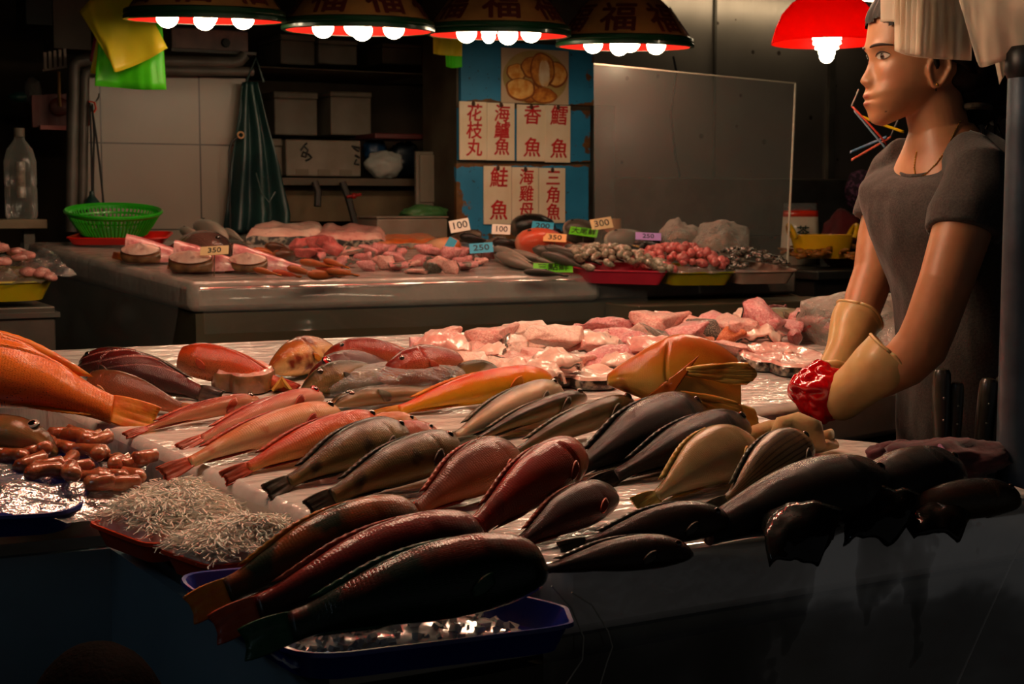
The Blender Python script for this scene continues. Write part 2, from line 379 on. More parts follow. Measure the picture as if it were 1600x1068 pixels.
hang('plastic_sheet', -.2, .26, lambda x: 1.92, lambda x, y: zT(y, -.03), .34, 'clear plastic wrap hanging under the tray of reddish roe sacs', .02, 9, nx=30)

rc = empty('rear_counter', (2.0, 4.4, 0), label='olive steel counter at the back carrying cut fish and price cards', cat='counter')
RP = [(1.095, 3.965), (3.12, 3.88), (3.25, 4.92), (.83, 4.92)]
ch(MB().prism(RP, 0, lambda x, y: zR(y, -.088)), 'body', M_BODY, rc, smooth=False)
o = MB().prism([(1.078, 3.945), (2.36, 3.91), (2.36, 4.93), (.81, 4.93)], lambda x, y: zR(y, -.085), lambda x, y: zR(y)).build('ice_slab', M_ICE2, bevel=.022)
tag(o, 'ice slab under film with cut fish and price cards on the back counter', 'ice slab')
o = MB().prism([(2.365, 3.96), (3.13, 3.93), (3.25, 4.93), (2.365, 4.93)], lambda x, y: zR(y, -.085), lambda x, y: zR(y, -.01)).build('foam_board', mat('grey wet foam', '8d857b', '6f675d', .35, scale=8), bevel=.01)
tag(o, 'grey foam board behind the shellfish trays on the back counter', 'board')
hang('plastic_sheet', 1.10, 2.5, lambda x: 3.93 - (x - 1.08) * .027, lambda x, y: zR(y, -.016), .12, 'clear film edge draped over the ice on the back counter', .012, 5, nx=90, nz=20, over=.012)
# film over its near end
P = []
for i in range(25):
    t = i / 24; row = []
    for j in range(40):
        s = j / 39; y = 3.95 + .95 * s; x = 1.06 - .26 * s - .005 - .05 * t - abs(nz_(y * 7, t * 2, 21)) * .035 * (.3 + t)
        row.append(Vector((x, y, zR(y, .003) - t * (.30 + .14 * nz_(y * 4, 0, 8)))))
    P.append(row)
tag(MB().grid(P).build('plastic_sheet', M_FILM, sharp=None), 'creased clear film hanging off the near end of the back counter', 'plastic sheet')

# ---------------------------------------------------------------- pendant lamps
M_SHADE = mat('brown paper lamp shade', '9a6a34', '80542a', .62, scale=9, bump=.1)
M_GRIM = mat('dark green lamp rim', '12381f', '0c2a16', .28, coat=.4)
M_RLIN = mat('red shade lining', 'd01a12', None, .45)
M_CHAR = mat('maroon lamp lettering', '4a100a', None, .6)
M_CORD = mat('black cord', '0c0b0a', None, .5)
def bulb_material(k=1.0): 
    m, g, b = newmat('lit bulb'); b.inputs['Base Color'].default_value = (1, 1, 1, 1)
    b.inputs['Emission Color'].default_value = WARM + (1,); b.inputs['Emission Strength'].default_value = BULB * k; return m
M_BULB = bulb_material(.5); M_BULB2 = bulb_material(1.35); M_TUBE = bulb_material(.14)
M_SOCK = mat('white bulb socket', 'c9c4ba', None, .4)
FU = text_mesh('福', .122, .0026, extr=.0003)
def make_lamp(p, label, ang=0.0, r=.223, group='pendant lamps over the fish', drop=.9, tilt=(0, 0), detail=True, bulbs=4, br=.105, cfl=None, bz=.012, bm=None):
    """p: centre of the lamp's bottom opening"""
    o = empty('pendant_lamp', label=label, cat='lamp', group=group, M=Matrix.Translation(p) @ Matrix.Rotation(tilt[0], 4, RT) @ Matrix.Rotation(tilt[1], 4, 'Y'))
    MB().lathe([(r - .005, .026), (.66 * r, .125), (.42 * r, .175), (.40 * r, .185), (.40 * r, .20), (.12 * r, .215)], 48).build('shade', M_SHADE, o)
    MB().lathe([(r - .004, .0), (r + .004, .003), (r + .005, .012), (r + .001, .016), (r + .004, .020), (r + .002, .030), (r - .006, .034), (r - .008, .03), (r - .009, .002), (r - .004, 0)], 56).build('rim', M_GRIM, o)
    MB().lathe([(r - .0095, .003), (.64 * r, .112), (.38 * r, .16), (.05 * r, .17)], 48).build('lining', M_RLIN, o)
    MB().tube([(0, 0, .20), (0, 0, .26), (0, 0, .20 + drop)], [.02, .006, .006], 8).build('cord', M_CORD, o)
    if detail:
        V, F = FU
        for k in range(7):
            a0 = 2 * math.pi * k / 7 + ang * 1.7 + .2; W_ = []
            for v in V:
                s = .066 + v.y; t = s / .122                       # along the slant
                rr = (r - .005) * (1 - t) + .66 * r * t; zz = .026 + .099 * t
                a = a0 + v.x / (rr * .9 + .02)
                nn = Vector((math.cos(a), math.sin(a), .0)); W_.append(nn * (rr + .0028 + v.z) + Vector((0, 0, zz + .001)))
            mobj('lettering', W_, F, M_CHAR, o, smooth=False)
    for k in range(bulbs):
        a = ang + 2 * math.pi * k / bulbs; c = Vector((br * math.cos(a), br * math.sin(a), bz))
        if cfl == k:
            b = MB()
            for q in range(4): b.lathe([(.018, .03 - q * .014), (.030 - .003 * q, .026 - q * .014), (.030 - .003 * q, .020 - q * .014), (.018, .015 - q * .014)], 16, c)
            b.ball(c + Vector((0, 0, -.022)), .018, 12, 8)
        else: b = MB().ball(c, .0315, 16, 12)
        bo = b.build('bulb', bm or M_BULB, o)
        MB().lathe([(.0, .026), (.022, .026), (.018, .05), (.016, .09), (0, .09)], 14, c).build('socket', M_SOCK, bo)
    return o
ROW = [('dark green rimmed paper pendant lamp beside the yellow plastic bag', 321, 34, 4.17, .22), ('paper pendant lamp hanging second from the yellow bag', 560, 50, 4.37, 0.0),
       ('paper pendant lamp hanging above the blue sign column, second from the red lamp', 779, 57, 4.60, -.28), ('paper pendant lamp hanging nearest the red lamp', 976, 75, 4.84, .1)]
VW = -YAW                                        # the four bulbs stand square to the aisle
for k, (lab, px, py, d, da) in enumerate(ROW):
    make_lamp(at(px, py, d), lab, VW + da, tilt=((.075, .050, .052, .050)[k], .012), cfl=3 if k == 2 else None, r=.223)
# the same lamps over the front counter
for k, (u, v, z) in enumerate(((.46, 2.12, 1.78), (.96, 2.20, 1.78), (1.46, 2.36, 1.78), (1.98, 2.62, 1.80))):
    make_lamp((u, v, z), ('paper pendant lamp above the orange grouper tail', 'paper pendant lamp above the wrapped grey fish', 'paper pendant lamp above the pink fish chunks', 'paper pendant lamp above the greenish fish')[k], VW + .3 * k, group='pendant lamps above the front counter', detail=False, bm=M_BULB2)
# red plastic shade
def red_shade_material():
    m, g, b = newmat('red translucent plastic'); b.inputs['Base Color'].default_value = lin('e0160a'); setp(b, Roughness=.25)
    out = [n for n in g.n if n.type == 'OUTPUT_MATERIAL'][0]
    t = g.new('ShaderNodeBsdfTranslucent'); t.inputs[0].default_value = (1.0, .03, .01, 1)
    x = g.new('ShaderNodeMixShader'); x.inputs[0].default_value = .55; g.link(b.outputs[0], x.inputs[1]); g.link(t.outputs[0], x.inputs[2]); g.link(x.outputs[0], out.inputs[0]); return m
c = at(1292, 68, 4.3); rl = empty('pendant_lamp', c, label='round red plastic lamp shade with a spiral bulb beside the woman', cat='lamp')
rr = 86 / FPX * 4.3
MB().lathe([(rr, 0), (rr * .985, .012), (rr * .93, .045), (rr * .82, .085), (rr * .64, .118), (rr * .42, .140), (rr * .3, .150), (rr * .28, .19), (.01, .195), (.01, .19), (rr * .26, .185), (rr * .28, .146), (rr * .41, .136), (rr * .62, .114), (rr * .80, .082), (rr * .91, .044), (rr * .97, .012), (rr * .985, 0), (rr, 0)], 48).build('shade', red_shade_material(), rl)
b = MB()
for q in range(4): b.lathe([(.02, .035 - q * .014), (.042 - .004 * q * q * .5, .031 - q * .014), (.042 - .004 * q * q * .5, .024 - q * .014), (.02, .02 - q * .014)], 20, (0, 0, -.012))
b.ball((0, 0, -.035), .022, 14, 8)
bo = b.build('bulb', M_BULB, rl); MB().lathe([(0, .02), (.024, .02), (.02, .08), (.018, .13), (0, .13)], 16).build('socket', M_SOCK, bo)
MB().tube([(0, 0, .19), (0, 0, 1.05)], .006, 8).build('cord', M_CORD, rl)
# fluorescent tube by the red lamp
a, b_ = onv(1060, 0, 5.22), onv(1400, 3, 5.22); a.z = b_.z = onv(1385, 3, 5.22).z + .012; mid_ = (a + b_) / 2
ft = empty('tube_light', mid_, label='long lit fluorescent tube along the top of the steel wall above the red lamp', cat='lamp')
MB().tube([a - mid_, b_ - mid_], .016, 14).build('tube', M_TUBE, ft); M_ENAM = mat('white enamel fitting', 'b9b2a6', None, .4)
MB().box((0, .03, .05), ((b_ - a).length + .1, .09, .05)).build('fitting', M_ENAM, ft, smooth=False, bevel=.004)
for e_ in (a - mid_, b_ - mid_): MB().box(e_ + Vector((0, .012, .012)), (.03, .045, .05)).build('end_cap', M_ENAM, ft, smooth=False)
for sg in (-1, 1): MB().tube([(sg * .5, .03, .07), (sg * .5, .03, .9)], .006, 6).build('hanger', M_CORD, ft)

# the rolled free edge of the front film
hem = [at(1606, 828, 2.02), at(1580, 880, 2.0), at(1548, 950, 1.98), at(1512, 1030, 1.96), at(1488, 1085, 1.95)]
tag(MB().tube(hem, .0016, 6).build('film_edge', mat('rolled film edge', 'b8b4a8', None, .25, coat=.6)), 'pale rolled edge of clear film slanting down by the pole', 'film edge')
for k, pts in enumerate((((893, 925), (925, 945), (950, 985), (957, 1010), (948, 1035), (936, 1075)), ((862, 915), (893, 950), (912, 995), (910, 1030), (880, 1075)))):
    tag(MB().tube([onpl(x, y, (0, 1.405, 0), Vector((0, 1, 0))) for x, y in pts], .0009, 6).build('film_crease', MATS['rolled film edge']), ('thin bright crease in the clear film, nearer the black fish heads', 'thin bright crease in the clear film, nearer the blue tray')[k], 'film crease')

# added unseen tube standing in for cool aisle daylight, brightens tray and panel fronts
al = empty('tube_light', (-1.35, .95, 2.28), label='added unseen cool tube over the aisle, standing in for daylight', cat='lamp')
m_, g_, b__ = newmat('added cool light'); b__.inputs['Emission Color'].default_value = (.66, .84, 1, 1); b__.inputs['Emission Strength'].default_value = 10.0
MB().tube([(-.2, -.6, 0), (.2, .6, 0)], .016, 14).build('tube', m_, al); MB().box((0, 0, .05), (.08, 1.3, .05), rot=-.32).build('fitting', M_ENAM, al, smooth=False, bevel=.004)
for sg in (-1, 1): MB().tube([(sg * .15, sg * .45, .07), (sg * .15, sg * .45, .32)], .006, 6).build('hanger', M_CORD, al)
# ---------------------------------------------------------------- fish
def fish_skin(name, back, side, belly, spot=None, spot_n=40, spot_t=.25, stripe=None, stripe_n=7, scale_n=34, rough=.3, patch=None, patch_t=.55, bumpk=.35, cut='c98d82', metal=0.0):
    """colours run from the back (uv.y = 0) over the flank to the belly (uv.y = 1); scales are relief"""
    key = 'fish ' + name
    if key in MATS: return MATS[key]
    m, g, b = newmat(key); tcn = g.new('ShaderNodeTexCoord'); uv = tcn.outputs['UV']; ob = tcn.outputs['Object']
    sx = g.new('ShaderNodeSeparateXYZ'); g.link(uv, sx.inputs[0])
    n = g.noise(ob, 28, 4, .6); f = g.math('ADD', sx.outputs[1], g.math('MULTIPLY', g.math('SUBTRACT', n, .5), .28))
    col = g.ramp(f, [(.06, lin(back)), (.20, lin(back)), (.46, lin(side)), (.82, lin(belly))])
    if patch: 
        pf = g.ramp(g.noise(ob, 16, 3), [(patch_t, (0, 0, 0, 1)), (patch_t + .09, (1, 1, 1, 1))]); col = g.mix(pf, col, lin(patch))
    mp = g.new('ShaderNodeMapping'); mp.inputs['Scale'].default_value = (1.7, 1, 1); g.link(uv, mp.inputs[0])
    if spot:
        s = g.math('LESS_THAN', g.voro(mp.outputs[0], spot_n), spot_t); col = g.mix(s, col, lin(spot))
    if stripe:
        w = g.math('SINE', g.math('MULTIPLY', g.math('ADD', sx.outputs[1], g.math('MULTIPLY', n, .03)), stripe_n * 6.283))
        s = g.ramp(w, [(.35, (0, 0, 0, 1)), (.75, (1, 1, 1, 1))]); s = g.math('MULTIPLY', s, .75); col = g.mix(s, col, lin(stripe))
    at_ = g.new('ShaderNodeAttribute'); at_.attribute_name = 'cut'
    cf = g.math('MULTIPLY', at_.outputs['Fac'], .8); col = g.mix(cf, col, lin(cut))
    g.link(col, b.inputs['Base Color']); setp(b, Roughness=rough + .2 - .22 * metal, Metallic=metal); b.inputs['Specular IOR Level'].default_value = .06
    b.inputs['Coat Weight'].default_value = .9; b.inputs['Coat Roughness'].default_value = .04; b.inputs['Coat IOR'].default_value = 1.36
    v = g.voro(mp.outputs[0], scale_n, rand=.35); sc = g.math('MULTIPLY', v, v)
    h = g.math('ADD', g.math('MULTIPLY', sc, .6), g.math('MULTIPLY', g.noise(ob, 60, 3), .5))
    g.link(g.bump(h, bumpk, .004), b.inputs['Normal']); h2 = g.math('ADD', g.math('MULTIPLY', sc, .22), g.math('MULTIPLY', g.noise(ob, 26, 2), 1.1)); g.link(g.bump(h2, .22 + bumpk * .35, .005), b.inputs['Coat Normal'])
    MATS[key] = m; return m
def fin_mat(c1, c2): return mat('fin ' + c1 + c2, c1, c2, .42, scale=30, bump=.25, bscale=90, coat=.2, spec=.25)
def flesh_mat(name, c1, c2, c3, sc=20):
    key = 'flesh ' + name
    if key in MATS: return MATS[key]
    m, g, b = newmat(key); ob = g.new('ShaderNodeTexCoord').outputs['Object']
    n = g.noise(ob, sc, 5, .62); col = g.ramp(n, [(.28, lin(c1)), (.5, lin(c2)), (.68, lin(c3))])
    vn = g.ramp(g.noise(ob, sc * 2.4, 2), [(.62, (0, 0, 0, 1)), (.70, (1, 1, 1, 1))]); col = g.mix(g.math('MULTIPLY', vn, .45), col, lin('9c2f33'))
    g.link(col, b.inputs['Base Color']); setp(b, Roughness=.32); b.inputs['Coat Weight'].default_value = .8; b.inputs['Coat Roughness'].default_value = .12
    b.inputs['Subsurface Weight'].default_value = .12; b.inputs['Subsurface Radius'].default_value = (.010, .004, .003)
    mp = g.new('ShaderNodeMapping'); mp.inputs['Scale'].default_value = (1, .35, 1); g.link(ob, mp.inputs[0])
    h = g.math('ADD', g.noise(mp.outputs[0], 70, 3), g.math('MULTIPLY', g.noise(ob, 22, 3), .8))
    g.link(g.bump(h, .5, .005), b.inputs['Normal']); g.link(g.bump(h, .35, .005), b.inputs['Coat Normal']); MATS[key] = m; return m
F_PINK = flesh_mat('pink', 'd07c74', 'e8a89c', 'f2cabc')
F_PALE = flesh_mat('pale', 'd8a092', 'ecc2b2', 'f4dccc', 14)
F_ROSE = flesh_mat('rose', 'b8585c', 'd8888a', 'e6b4ac')
F_RED = flesh_mat('red', '7a1c1f', 'a83c38', 'c8736a')
F_DARK = flesh_mat('dark', '3a1214', '6e2a2a', '9a5048')
F_SALMON = flesh_mat('salmon', 'c4511e', 'd87036', 'e39a66')
M_EYEW = None
def eye_material(name, ring, glow=None):
    m, g, b = newmat('fish eye ' + name); ob = g.new('ShaderNodeTexCoord').outputs['Object']
    sx = g.new('ShaderNodeSeparateXYZ'); g.link(ob, sx.inputs[0])
    c = g.new('ShaderNodeCombineXYZ'); g.link(sx.outputs[0], c.inputs[0]); g.link(sx.outputs[2], c.inputs[2])
    ln = g.new('ShaderNodeVectorMath'); ln.operation = 'LENGTH'; g.link(c.outputs[0], ln.inputs[0])
    g.link(g.ramp(ln.outputs['Value'], [(.50, (.004, .004, .005, 1)), (.56, lin(ring)), (.80, lin(ring)), (.92, (.01, .008, .007, 1))]), b.inputs['Base Color'])
    setp(b, Roughness=.12); b.inputs['Coat Weight'].default_value = 1.0; return m
EYES = {k: eye_material(k, c) for k, c in dict(gold='b98f3c', grey='a9a59a', red='b3160f', dark='3a2a18').items()}
_EYE = MB().ball((0, 0, 0), 1.0, 18, 12)
EYE_ME = {k: meshdata('eye_' + k, _EYE.V, _EYE.F, m) for k, m in EYES.items()}
TT = [0, .08, .22, .42, .62, .78, .89, .96, 1.0]
PROF = dict(
    snapper=([.048, .05, .085, .150, .178, .168, .125, .075, .018], [.048, .048, .075, .125, .145, .130, .098, .062, .020], [.020, .028, .050, .076, .088, .084, .068, .044, .014]),
    slender=([.030, .034, .055, .082, .094, .090, .074, .050, .014], [.030, .032, .052, .080, .092, .085, .068, .045, .014], [.018, .024, .042, .062, .074, .074, .060, .040, .012]),
    parrot=([.060, .062, .090, .138, .158, .150, .128, .092, .034], [.060, .060, .085, .130, .148, .138, .112, .075, .030], [.026, .034, .055, .078, .088, .086, .074, .054, .022]),
    bream=([.042, .048, .105, .185, .215, .185, .130, .075, .018], [.042, .046, .090, .150, .170, .150, .110, .064, .018], [.018, .026, .050, .074, .084, .080, .062, .040, .012]),
    grouper=([.065, .072, .110, .165, .188, .165, .118, .072, .024], [.062, .068, .098, .145, .165, .155, .125, .085, .030], [.030, .042, .070, .098, .112, .112, .094, .062, .022]))
PROF['wedge'] = ([.05, .05, .09, .19, .225, .165, .10, .06, .030], [.30, .30, .29, .25, .19, .125, .08, .05, .028], [.05, .05, .065, .095, .10, .082, .058, .040, .022])
def fish_frame(pt, ph, N, away=True, roll=25.0):
    X = (ph - pt); L = X.length; X.normalize(); Nn = (N - X * N.dot(X)).normalized()
    D = Nn.cross(X)                       # towards the far side when the head points right
    if D.dot(FW) < 0: D = -D
    if not away: D = -D
    r = math.radians(roll); Z = D * math.cos(r) + Nn * math.sin(r); Y = Z.cross(X)
    R3 = Matrix((X, Y, Z)).transposed(); return R3, L, (1 if Y.dot(Nn) > 0 else -1)
TAILW = .15
def make_fish(name, label, tail, head, skin, fin, prof='snapper', hs=1.0, ws=1.0, roll=25.0, k=.76, away=True, lift=0.0, lt=0.006, lh=.025, eye='dark', eye_s=1.0, plane=None,
              t0=0.0, t1=1.0, cutmat=None, arch=0.0, bendz=-.10, dorsal=.25, group=None, cat='fish', scores=0, tailfin=True, rings=56, seg=28, mouth=True, tail_h=1.0, tail_droop=0.0, N=None, pect=.6, tailtip=None, gill=1.0, seed=0, sag=1.0):
    hs *= k; ws *= k + .06
    P = plane or T; N = N or (NT if P is T or plane is None else NR)
    pt = P(tail[0], tail[1], lt + lift); ph = P(head[0], head[1], lh + lift)
    R3, L, s = fish_frame(pt, ph, N, away, roll + 20)
    up, lo, wd = PROF[prof]
    fu = lambda t: interp(TT, up, t) * hs * L; fl = lambda t: interp(TT, lo, t) * hs * L; fw = lambda t: interp(TT, wd, t) * ws * L
    bx = lambda t: (TAILW + (1 - TAILW) * t) * L if tailfin else t * L
    wmax = max(wd) * ws * L
    def yc(t):                             # belly flank rests on the counter along its whole length
        a = arch * L * math.sin(math.pi * min(max(t, 0), 1)); return s * (fw(t) * .92 * sag + wmax * (1 - sag) + a)
    def zc(t): return bendz * L * (t - .45) ** 2 * (1 if t < .45 else .3)
    V = []; UV = []; CUT = []; nr = rings
    for i in range(nr + 1):
        t = t0 + (t1 - t0) * i / nr
        if t1 >= 1.0: t = t0 + (1 - t0) * (1 - (1 - i / nr) ** 1.15)
        u, l, w = fu(t), fl(t), fw(t); x = bx(t)
        for k in range(seg):
            a = 2 * math.pi * k / seg; ca, sa = math.cos(a), math.sin(a)
            z = (u if ca > 0 else l) * ca; y = w * math.copysign(abs(sa) ** .88, sa)
            v = 1 - (ca + 1) / 2; q = 1.0
            # gill plate: a raised edge curving across the side
            tg = .735 + .05 * math.cos((v - .5) * 3.0) - .05; e = (t - tg) / .012
            if gill and .12 < v < .97: q += gill * (.045 / (1 + math.exp(-max(min(e, 30), -30))) * max(0, 1 - (t - tg) / .16 if t > tg else 1) - .05 * math.exp(-((t - tg + .008) / .008) ** 2))
            if mouth and t > .90:          # the mouth slit, below the middle
                vm = .60 + (t - .95) * .25; q -= .16 * math.exp(-((v - vm) / .035) ** 2) * min(1, (t - .90) / .05)
            if t > .80 and t < .97: q -= .06 * math.exp(-(((t - .885) / .03) ** 2 + ((v - .33) / .07) ** 2))
            cutv = 0.0
            if scores and ca > -.75 and sa * s > -.3:
                for c_ in range(scores):
                    tc_ = .14 + c_ * .60 / scores; vc_ = 1.25 * (t - tc_) + .02 * math.sin(t * 9 + c_)
                    if t < tc_ + .02 or vc_ > .74: continue
                    dd = (v - vc_) / .011; gsn = math.exp(-dd * dd); q -= .06 * gsn; q += .035 * math.exp(-((dd + 2.6) / 1.6) ** 2); cutv = max(cutv, gsn)
            q += .018 * nz((x / L * 6 + seed, y / L * 9, z / L * 9), 1.2)
            V.append((x, yc(t) + y * q, zc(t) + z * q)); UV.append((t, v)); CUT.append(cutv)
    F = [(i * seg + k, i * seg + (k + 1) % seg, (i + 1) * seg + (k + 1) % seg, (i + 1) * seg + k) for i in range(nr) for k in range(seg)]
    if s: pass
    capT = tuple(range(seg - 1, -1, -1)); capH = tuple(nr * seg + k for k in range(seg))
    if t0 <= 0: F.append(capT)
    if t1 >= 1: F.append(capH)
    # rest the lowest point on the counter
    low = min((R3 @ Vector(v)).dot(N) for v in V); base = pt.dot(N) - (lt + lift) * N.z
    loc = pt + N * ((base + lift) - (pt.dot(N) + low) + .0006)
    root = empty(name, label=label, cat=cat, group=group, M=mat4(R3, loc))
    bo = mobj('body', V, F, skin, root, uvs=UV)
    if scores:
        at_ = bo.data.attributes.new('cut', 'FLOAT', 'POINT'); at_.data.foreach_set('value', CUT)
    for cond, ring, tt, nm in ((t0 > 0, 0, t0, 'cut_face'), (t1 < 1, nr, t1, 'cut_face')):
        if cond:                           # the flesh where the fish was cut through
            cx = bx(tt); c0 = Vector((cx, yc(tt), zc(tt))); CV = []; CF = []; sg = 1 if ring else -1
            for j, q in enumerate((.995, .9, .7, .45, .2)):
                for k in range(seg):
                    v = Vector(V[ring * seg + k]); p = c0 + (v - c0) * q; p.x = cx + sg * (.0005 + .012 * L * .5 * (1 - q) + .004 * nz((k * .7, j, tt * 9), 1.0) * (1 - q)); CV.append(p)
            CF = [(j * seg + k, j * seg + (k + 1) % seg, (j + 1) * seg + (k + 1) % seg, (j + 1) * seg + k) for j in range(4) for k in range(seg)] + [tuple(4 * seg + k for k in range(seg))]
            mobj(nm, CV, CF, cutmat or F_PINK, root)
    if tailfin and t0 <= 0:
        hb = fu(0) * .95; hl = fl(0) * .95; P_ = []; nx, ny = 9, 25; ht = tail_h * .062 * L * (1 + .2 * (hs - 1))
        for i in range(nx):
            t = i / (nx - 1); row = []
            for j in range(ny):
                q = -1 + 2 * j / (ny - 1); h = (hb if q > 0 else hl) * (1 - t) ** .8 + ht * t ** .85
                x = TAILW * L * (1 - t * (1 - .10 * (1 - abs(q) ** 1.5) * t)) + .01 * L * (1 - t)
                rib = (1 if j % 2 else -1) * .0028 * L * t
                yy = yc(0) * (1 - .5 * t) + rib + s * .004 - s * tail_droop * L * t * t + .01 * L * nz((q * 2, t, seed), 1.5) * t
                row.append((x, yy, zc(-.15 * t) + q * h))
            P_.append(row)
        MB().slab(P_, .0022).build('tail_fin', fin, root, sharp=None)
    def strip(nm, ta, tb, sign, hgt, sl=.05, spines=True):
        P_ = []; n = 26
        for i in range(n + 1):
            q = i / n; t = ta + (tb - ta) * q; b = (fu(t) if sign > 0 else -fl(t)) * .97; env = math.sin(math.pi * min(1, q * .93 + .07)) ** .6
            h = hgt * L * env * (1 + (.07 if i % 2 else -.03) * (1 if spines else .3)); x = bx(t)
            P_.append([(x, yc(t) + s * .001, zc(t) + b), (x - sl * L * .3, yc(t) + s * (.001 + .0015 * (i % 2)), zc(t) + b + sign * h * .55), (x - sl * L, yc(t) - s * .10 * h, zc(t) + b + sign * h)])
        MB().slab(P_, .0016).build(nm, fin, root, sharp=None)
    if dorsal and t0 < .2 and t1 > .5: strip('dorsal_fin', max(.14, t0 + .02), min(.70, t1 - .03), 1, .034 * dorsal * (hs ** .3))
    if dorsal and t0 < .1 and t1 > .4: strip('anal_fin', .13, .36, -1, .030 * dorsal)
    if pect and t1 > .75 and t0 < .6:
        for sd in ((s,) if True else (s, -s)):
            P_ = []; tb = .72
            for i in range(8):
                q = i / 7; row = []
                for j in range(9):
                    r = -1 + j / 4; tt = tb - q * .15 * pect; wv = fw(tb - q * .12)
                    zz = -.38 * fl(tb) + r * .022 * L * (math.sin(math.pi * min(1, q * .8 + .16)) ** .7) - .035 * L * q
                    ww = math.sqrt(max(0, 1 - (zz / (fl(tt) if zz < 0 else fu(tt))) ** 2)) ** .88
                    row.append((bx(tt), yc(tt) + sd * (fw(tt) * ww + .0012 + .006 * L * q * .6 + (.0014 if j % 2 else 0)), zc(tt) + zz))
                P_.append(row)
            MB().slab(P_, .0014 * (1 if sd > 0 else -1)).build('pectoral_fin', fin, root, sharp=None)
    if eye and t1 >= 1:
        te, ze = .885, .36; z = fu(te) * ze * 1.2; w = fw(te) * math.sqrt(max(0, 1 - (ze * 1.2) ** 2)) ** .88
        e = bpy.data.objects.new('eye', EYE_ME[eye]); link(e, root); rad = .020 * L * eye_s
        e.location = (bx(te), yc(te) + s * (w * .93), zc(te) + z); e.scale = (rad, rad * .55, rad)
    return root

# skins
S_REDSL = fish_skin('red slender', '7e2414', '9c4a2e', 'c48a62', scale_n=50)
S_PINKSL = fish_skin('rosy slender', '983420', 'b4644a', 'd8a486', scale_n=50)
S_TAN = fish_skin('pale tan', 'c07040', 'cf9a66', 'dcbb8c', scale_n=46, patch='b5663c', patch_t=.66)
S_ORANGE = fish_skin('orange red', 'b8380e', 'c85a24', 'd69250', scale_n=40, bumpk=.5)
S_ORYEL = fish_skin('orange yellow', 'c4410c', 'd4700f', 'd39b26', scale_n=60, spot='7d2a10', spot_n=26, spot_t=.10, bumpk=.15)
S_GROUP = fish_skin('orange grouper', 'cc6414', 'd0701e', 'c0601c', spot='5a2a12', spot_n=62, spot_t=.24, scale_n=60, patch='8a5030', patch_t=.64, cut='4a1a12')
S_DKRED = fish_skin('dark red', '4a0e08', '3c0e0a', '38201a', scale_n=44, patch='241816', patch_t=.60, bumpk=.6)
S_BRPINK = fish_skin('brown pink', '5a3018', '80482a', 'b06c48', spot='3a2018', spot_n=40, spot_t=.2, scale_n=46)
S_REDSP = fish_skin('spotted red', '9a3010', 'a84018', 'a86038', spot='3a100a', spot_n=44, spot_t=.24, scale_n=50)
S_DKGREY = fish_skin('dark bronze', '221c10', '564626', '7a6438', scale_n=44, patch='2c2414', patch_t=.6, metal=.6)
S_BLACK = fish_skin('black brown', '0c0907', '17110d', '221a13', scale_n=90, patch='241a12', patch_t=.58, bumpk=.7)
S_GREYSL = fish_skin('grey brown', '2e2819', '4e4228', '8a7450', scale_n=60, bumpk=.2)
S_SILVER = fish_skin('silver grey', '5a5040', 'b09a7a', 'd0bc9c', scale_n=60, bumpk=.2, metal=.5)
S_DKSL = fish_skin('dark slender', '12120e', '24211a', '7a683f', scale_n=60, bumpk=.2, metal=.15)
S_PINKBR = fish_skin('brown rose', '5a2414', '8e4424', 'a8643a', scale_n=36, bumpk=.6)
S_REDBIG = fish_skin('big red', '8a1408', 'a22c14', 'a85230', scale_n=40, patch='7e2a1e', patch_t=.62, bumpk=.4)
S_MAROON = fish_skin('maroon', '2c0d08', '461610', '5a2418', scale_n=40, bumpk=.6)
S_CHOC = fish_skin('chocolate', '20140c', '2c150c', '301a10', scale_n=50, bumpk=.5)
S_PARORG = fish_skin('olive orange parrotfish', '8a4410', '3e2c0c', '1e220c', scale_n=40, patch='1d2a14', patch_t=.55, bumpk=.3)
S_PARRED = fish_skin('dark red parrotfish', '7a160a', '2a0e0a', '2a120e', scale_n=40, bumpk=.3, patch='6e1710', patch_t=.68)
S_PARGRN = fish_skin('dark green parrotfish', '6e1e08', '08180e', '0a1e12', scale_n=40, bumpk=.3, patch='0d2216', patch_t=.5)
S_YELSIL = fish_skin('silver yellow', '8a744a', 'b49a6a', 'd0b88a', scale_n=50, bumpk=.35, patch='c79a3a', patch_t=.72, metal=.15)
S_STRIPE = fish_skin('striped bronze', '4a3a20', '86704a', 'ac9468', stripe='2e2519', stripe_n=10, scale_n=50, bumpk=.35, metal=.5)
FR, FO, FD, FG, FP, FB, FY, FGR = [fin_mat(*c) for c in (('8c2416', 'b04a2c'), ('b8500f', 'c98226'), ('2a1f18', '4a3a2c'), ('4a4438', '6c6250'), ('b0704c', 'c99a74'), ('140f0d', '2c221c'), ('b88a30', 'c9a860'), ('12301f', '23492c'))]

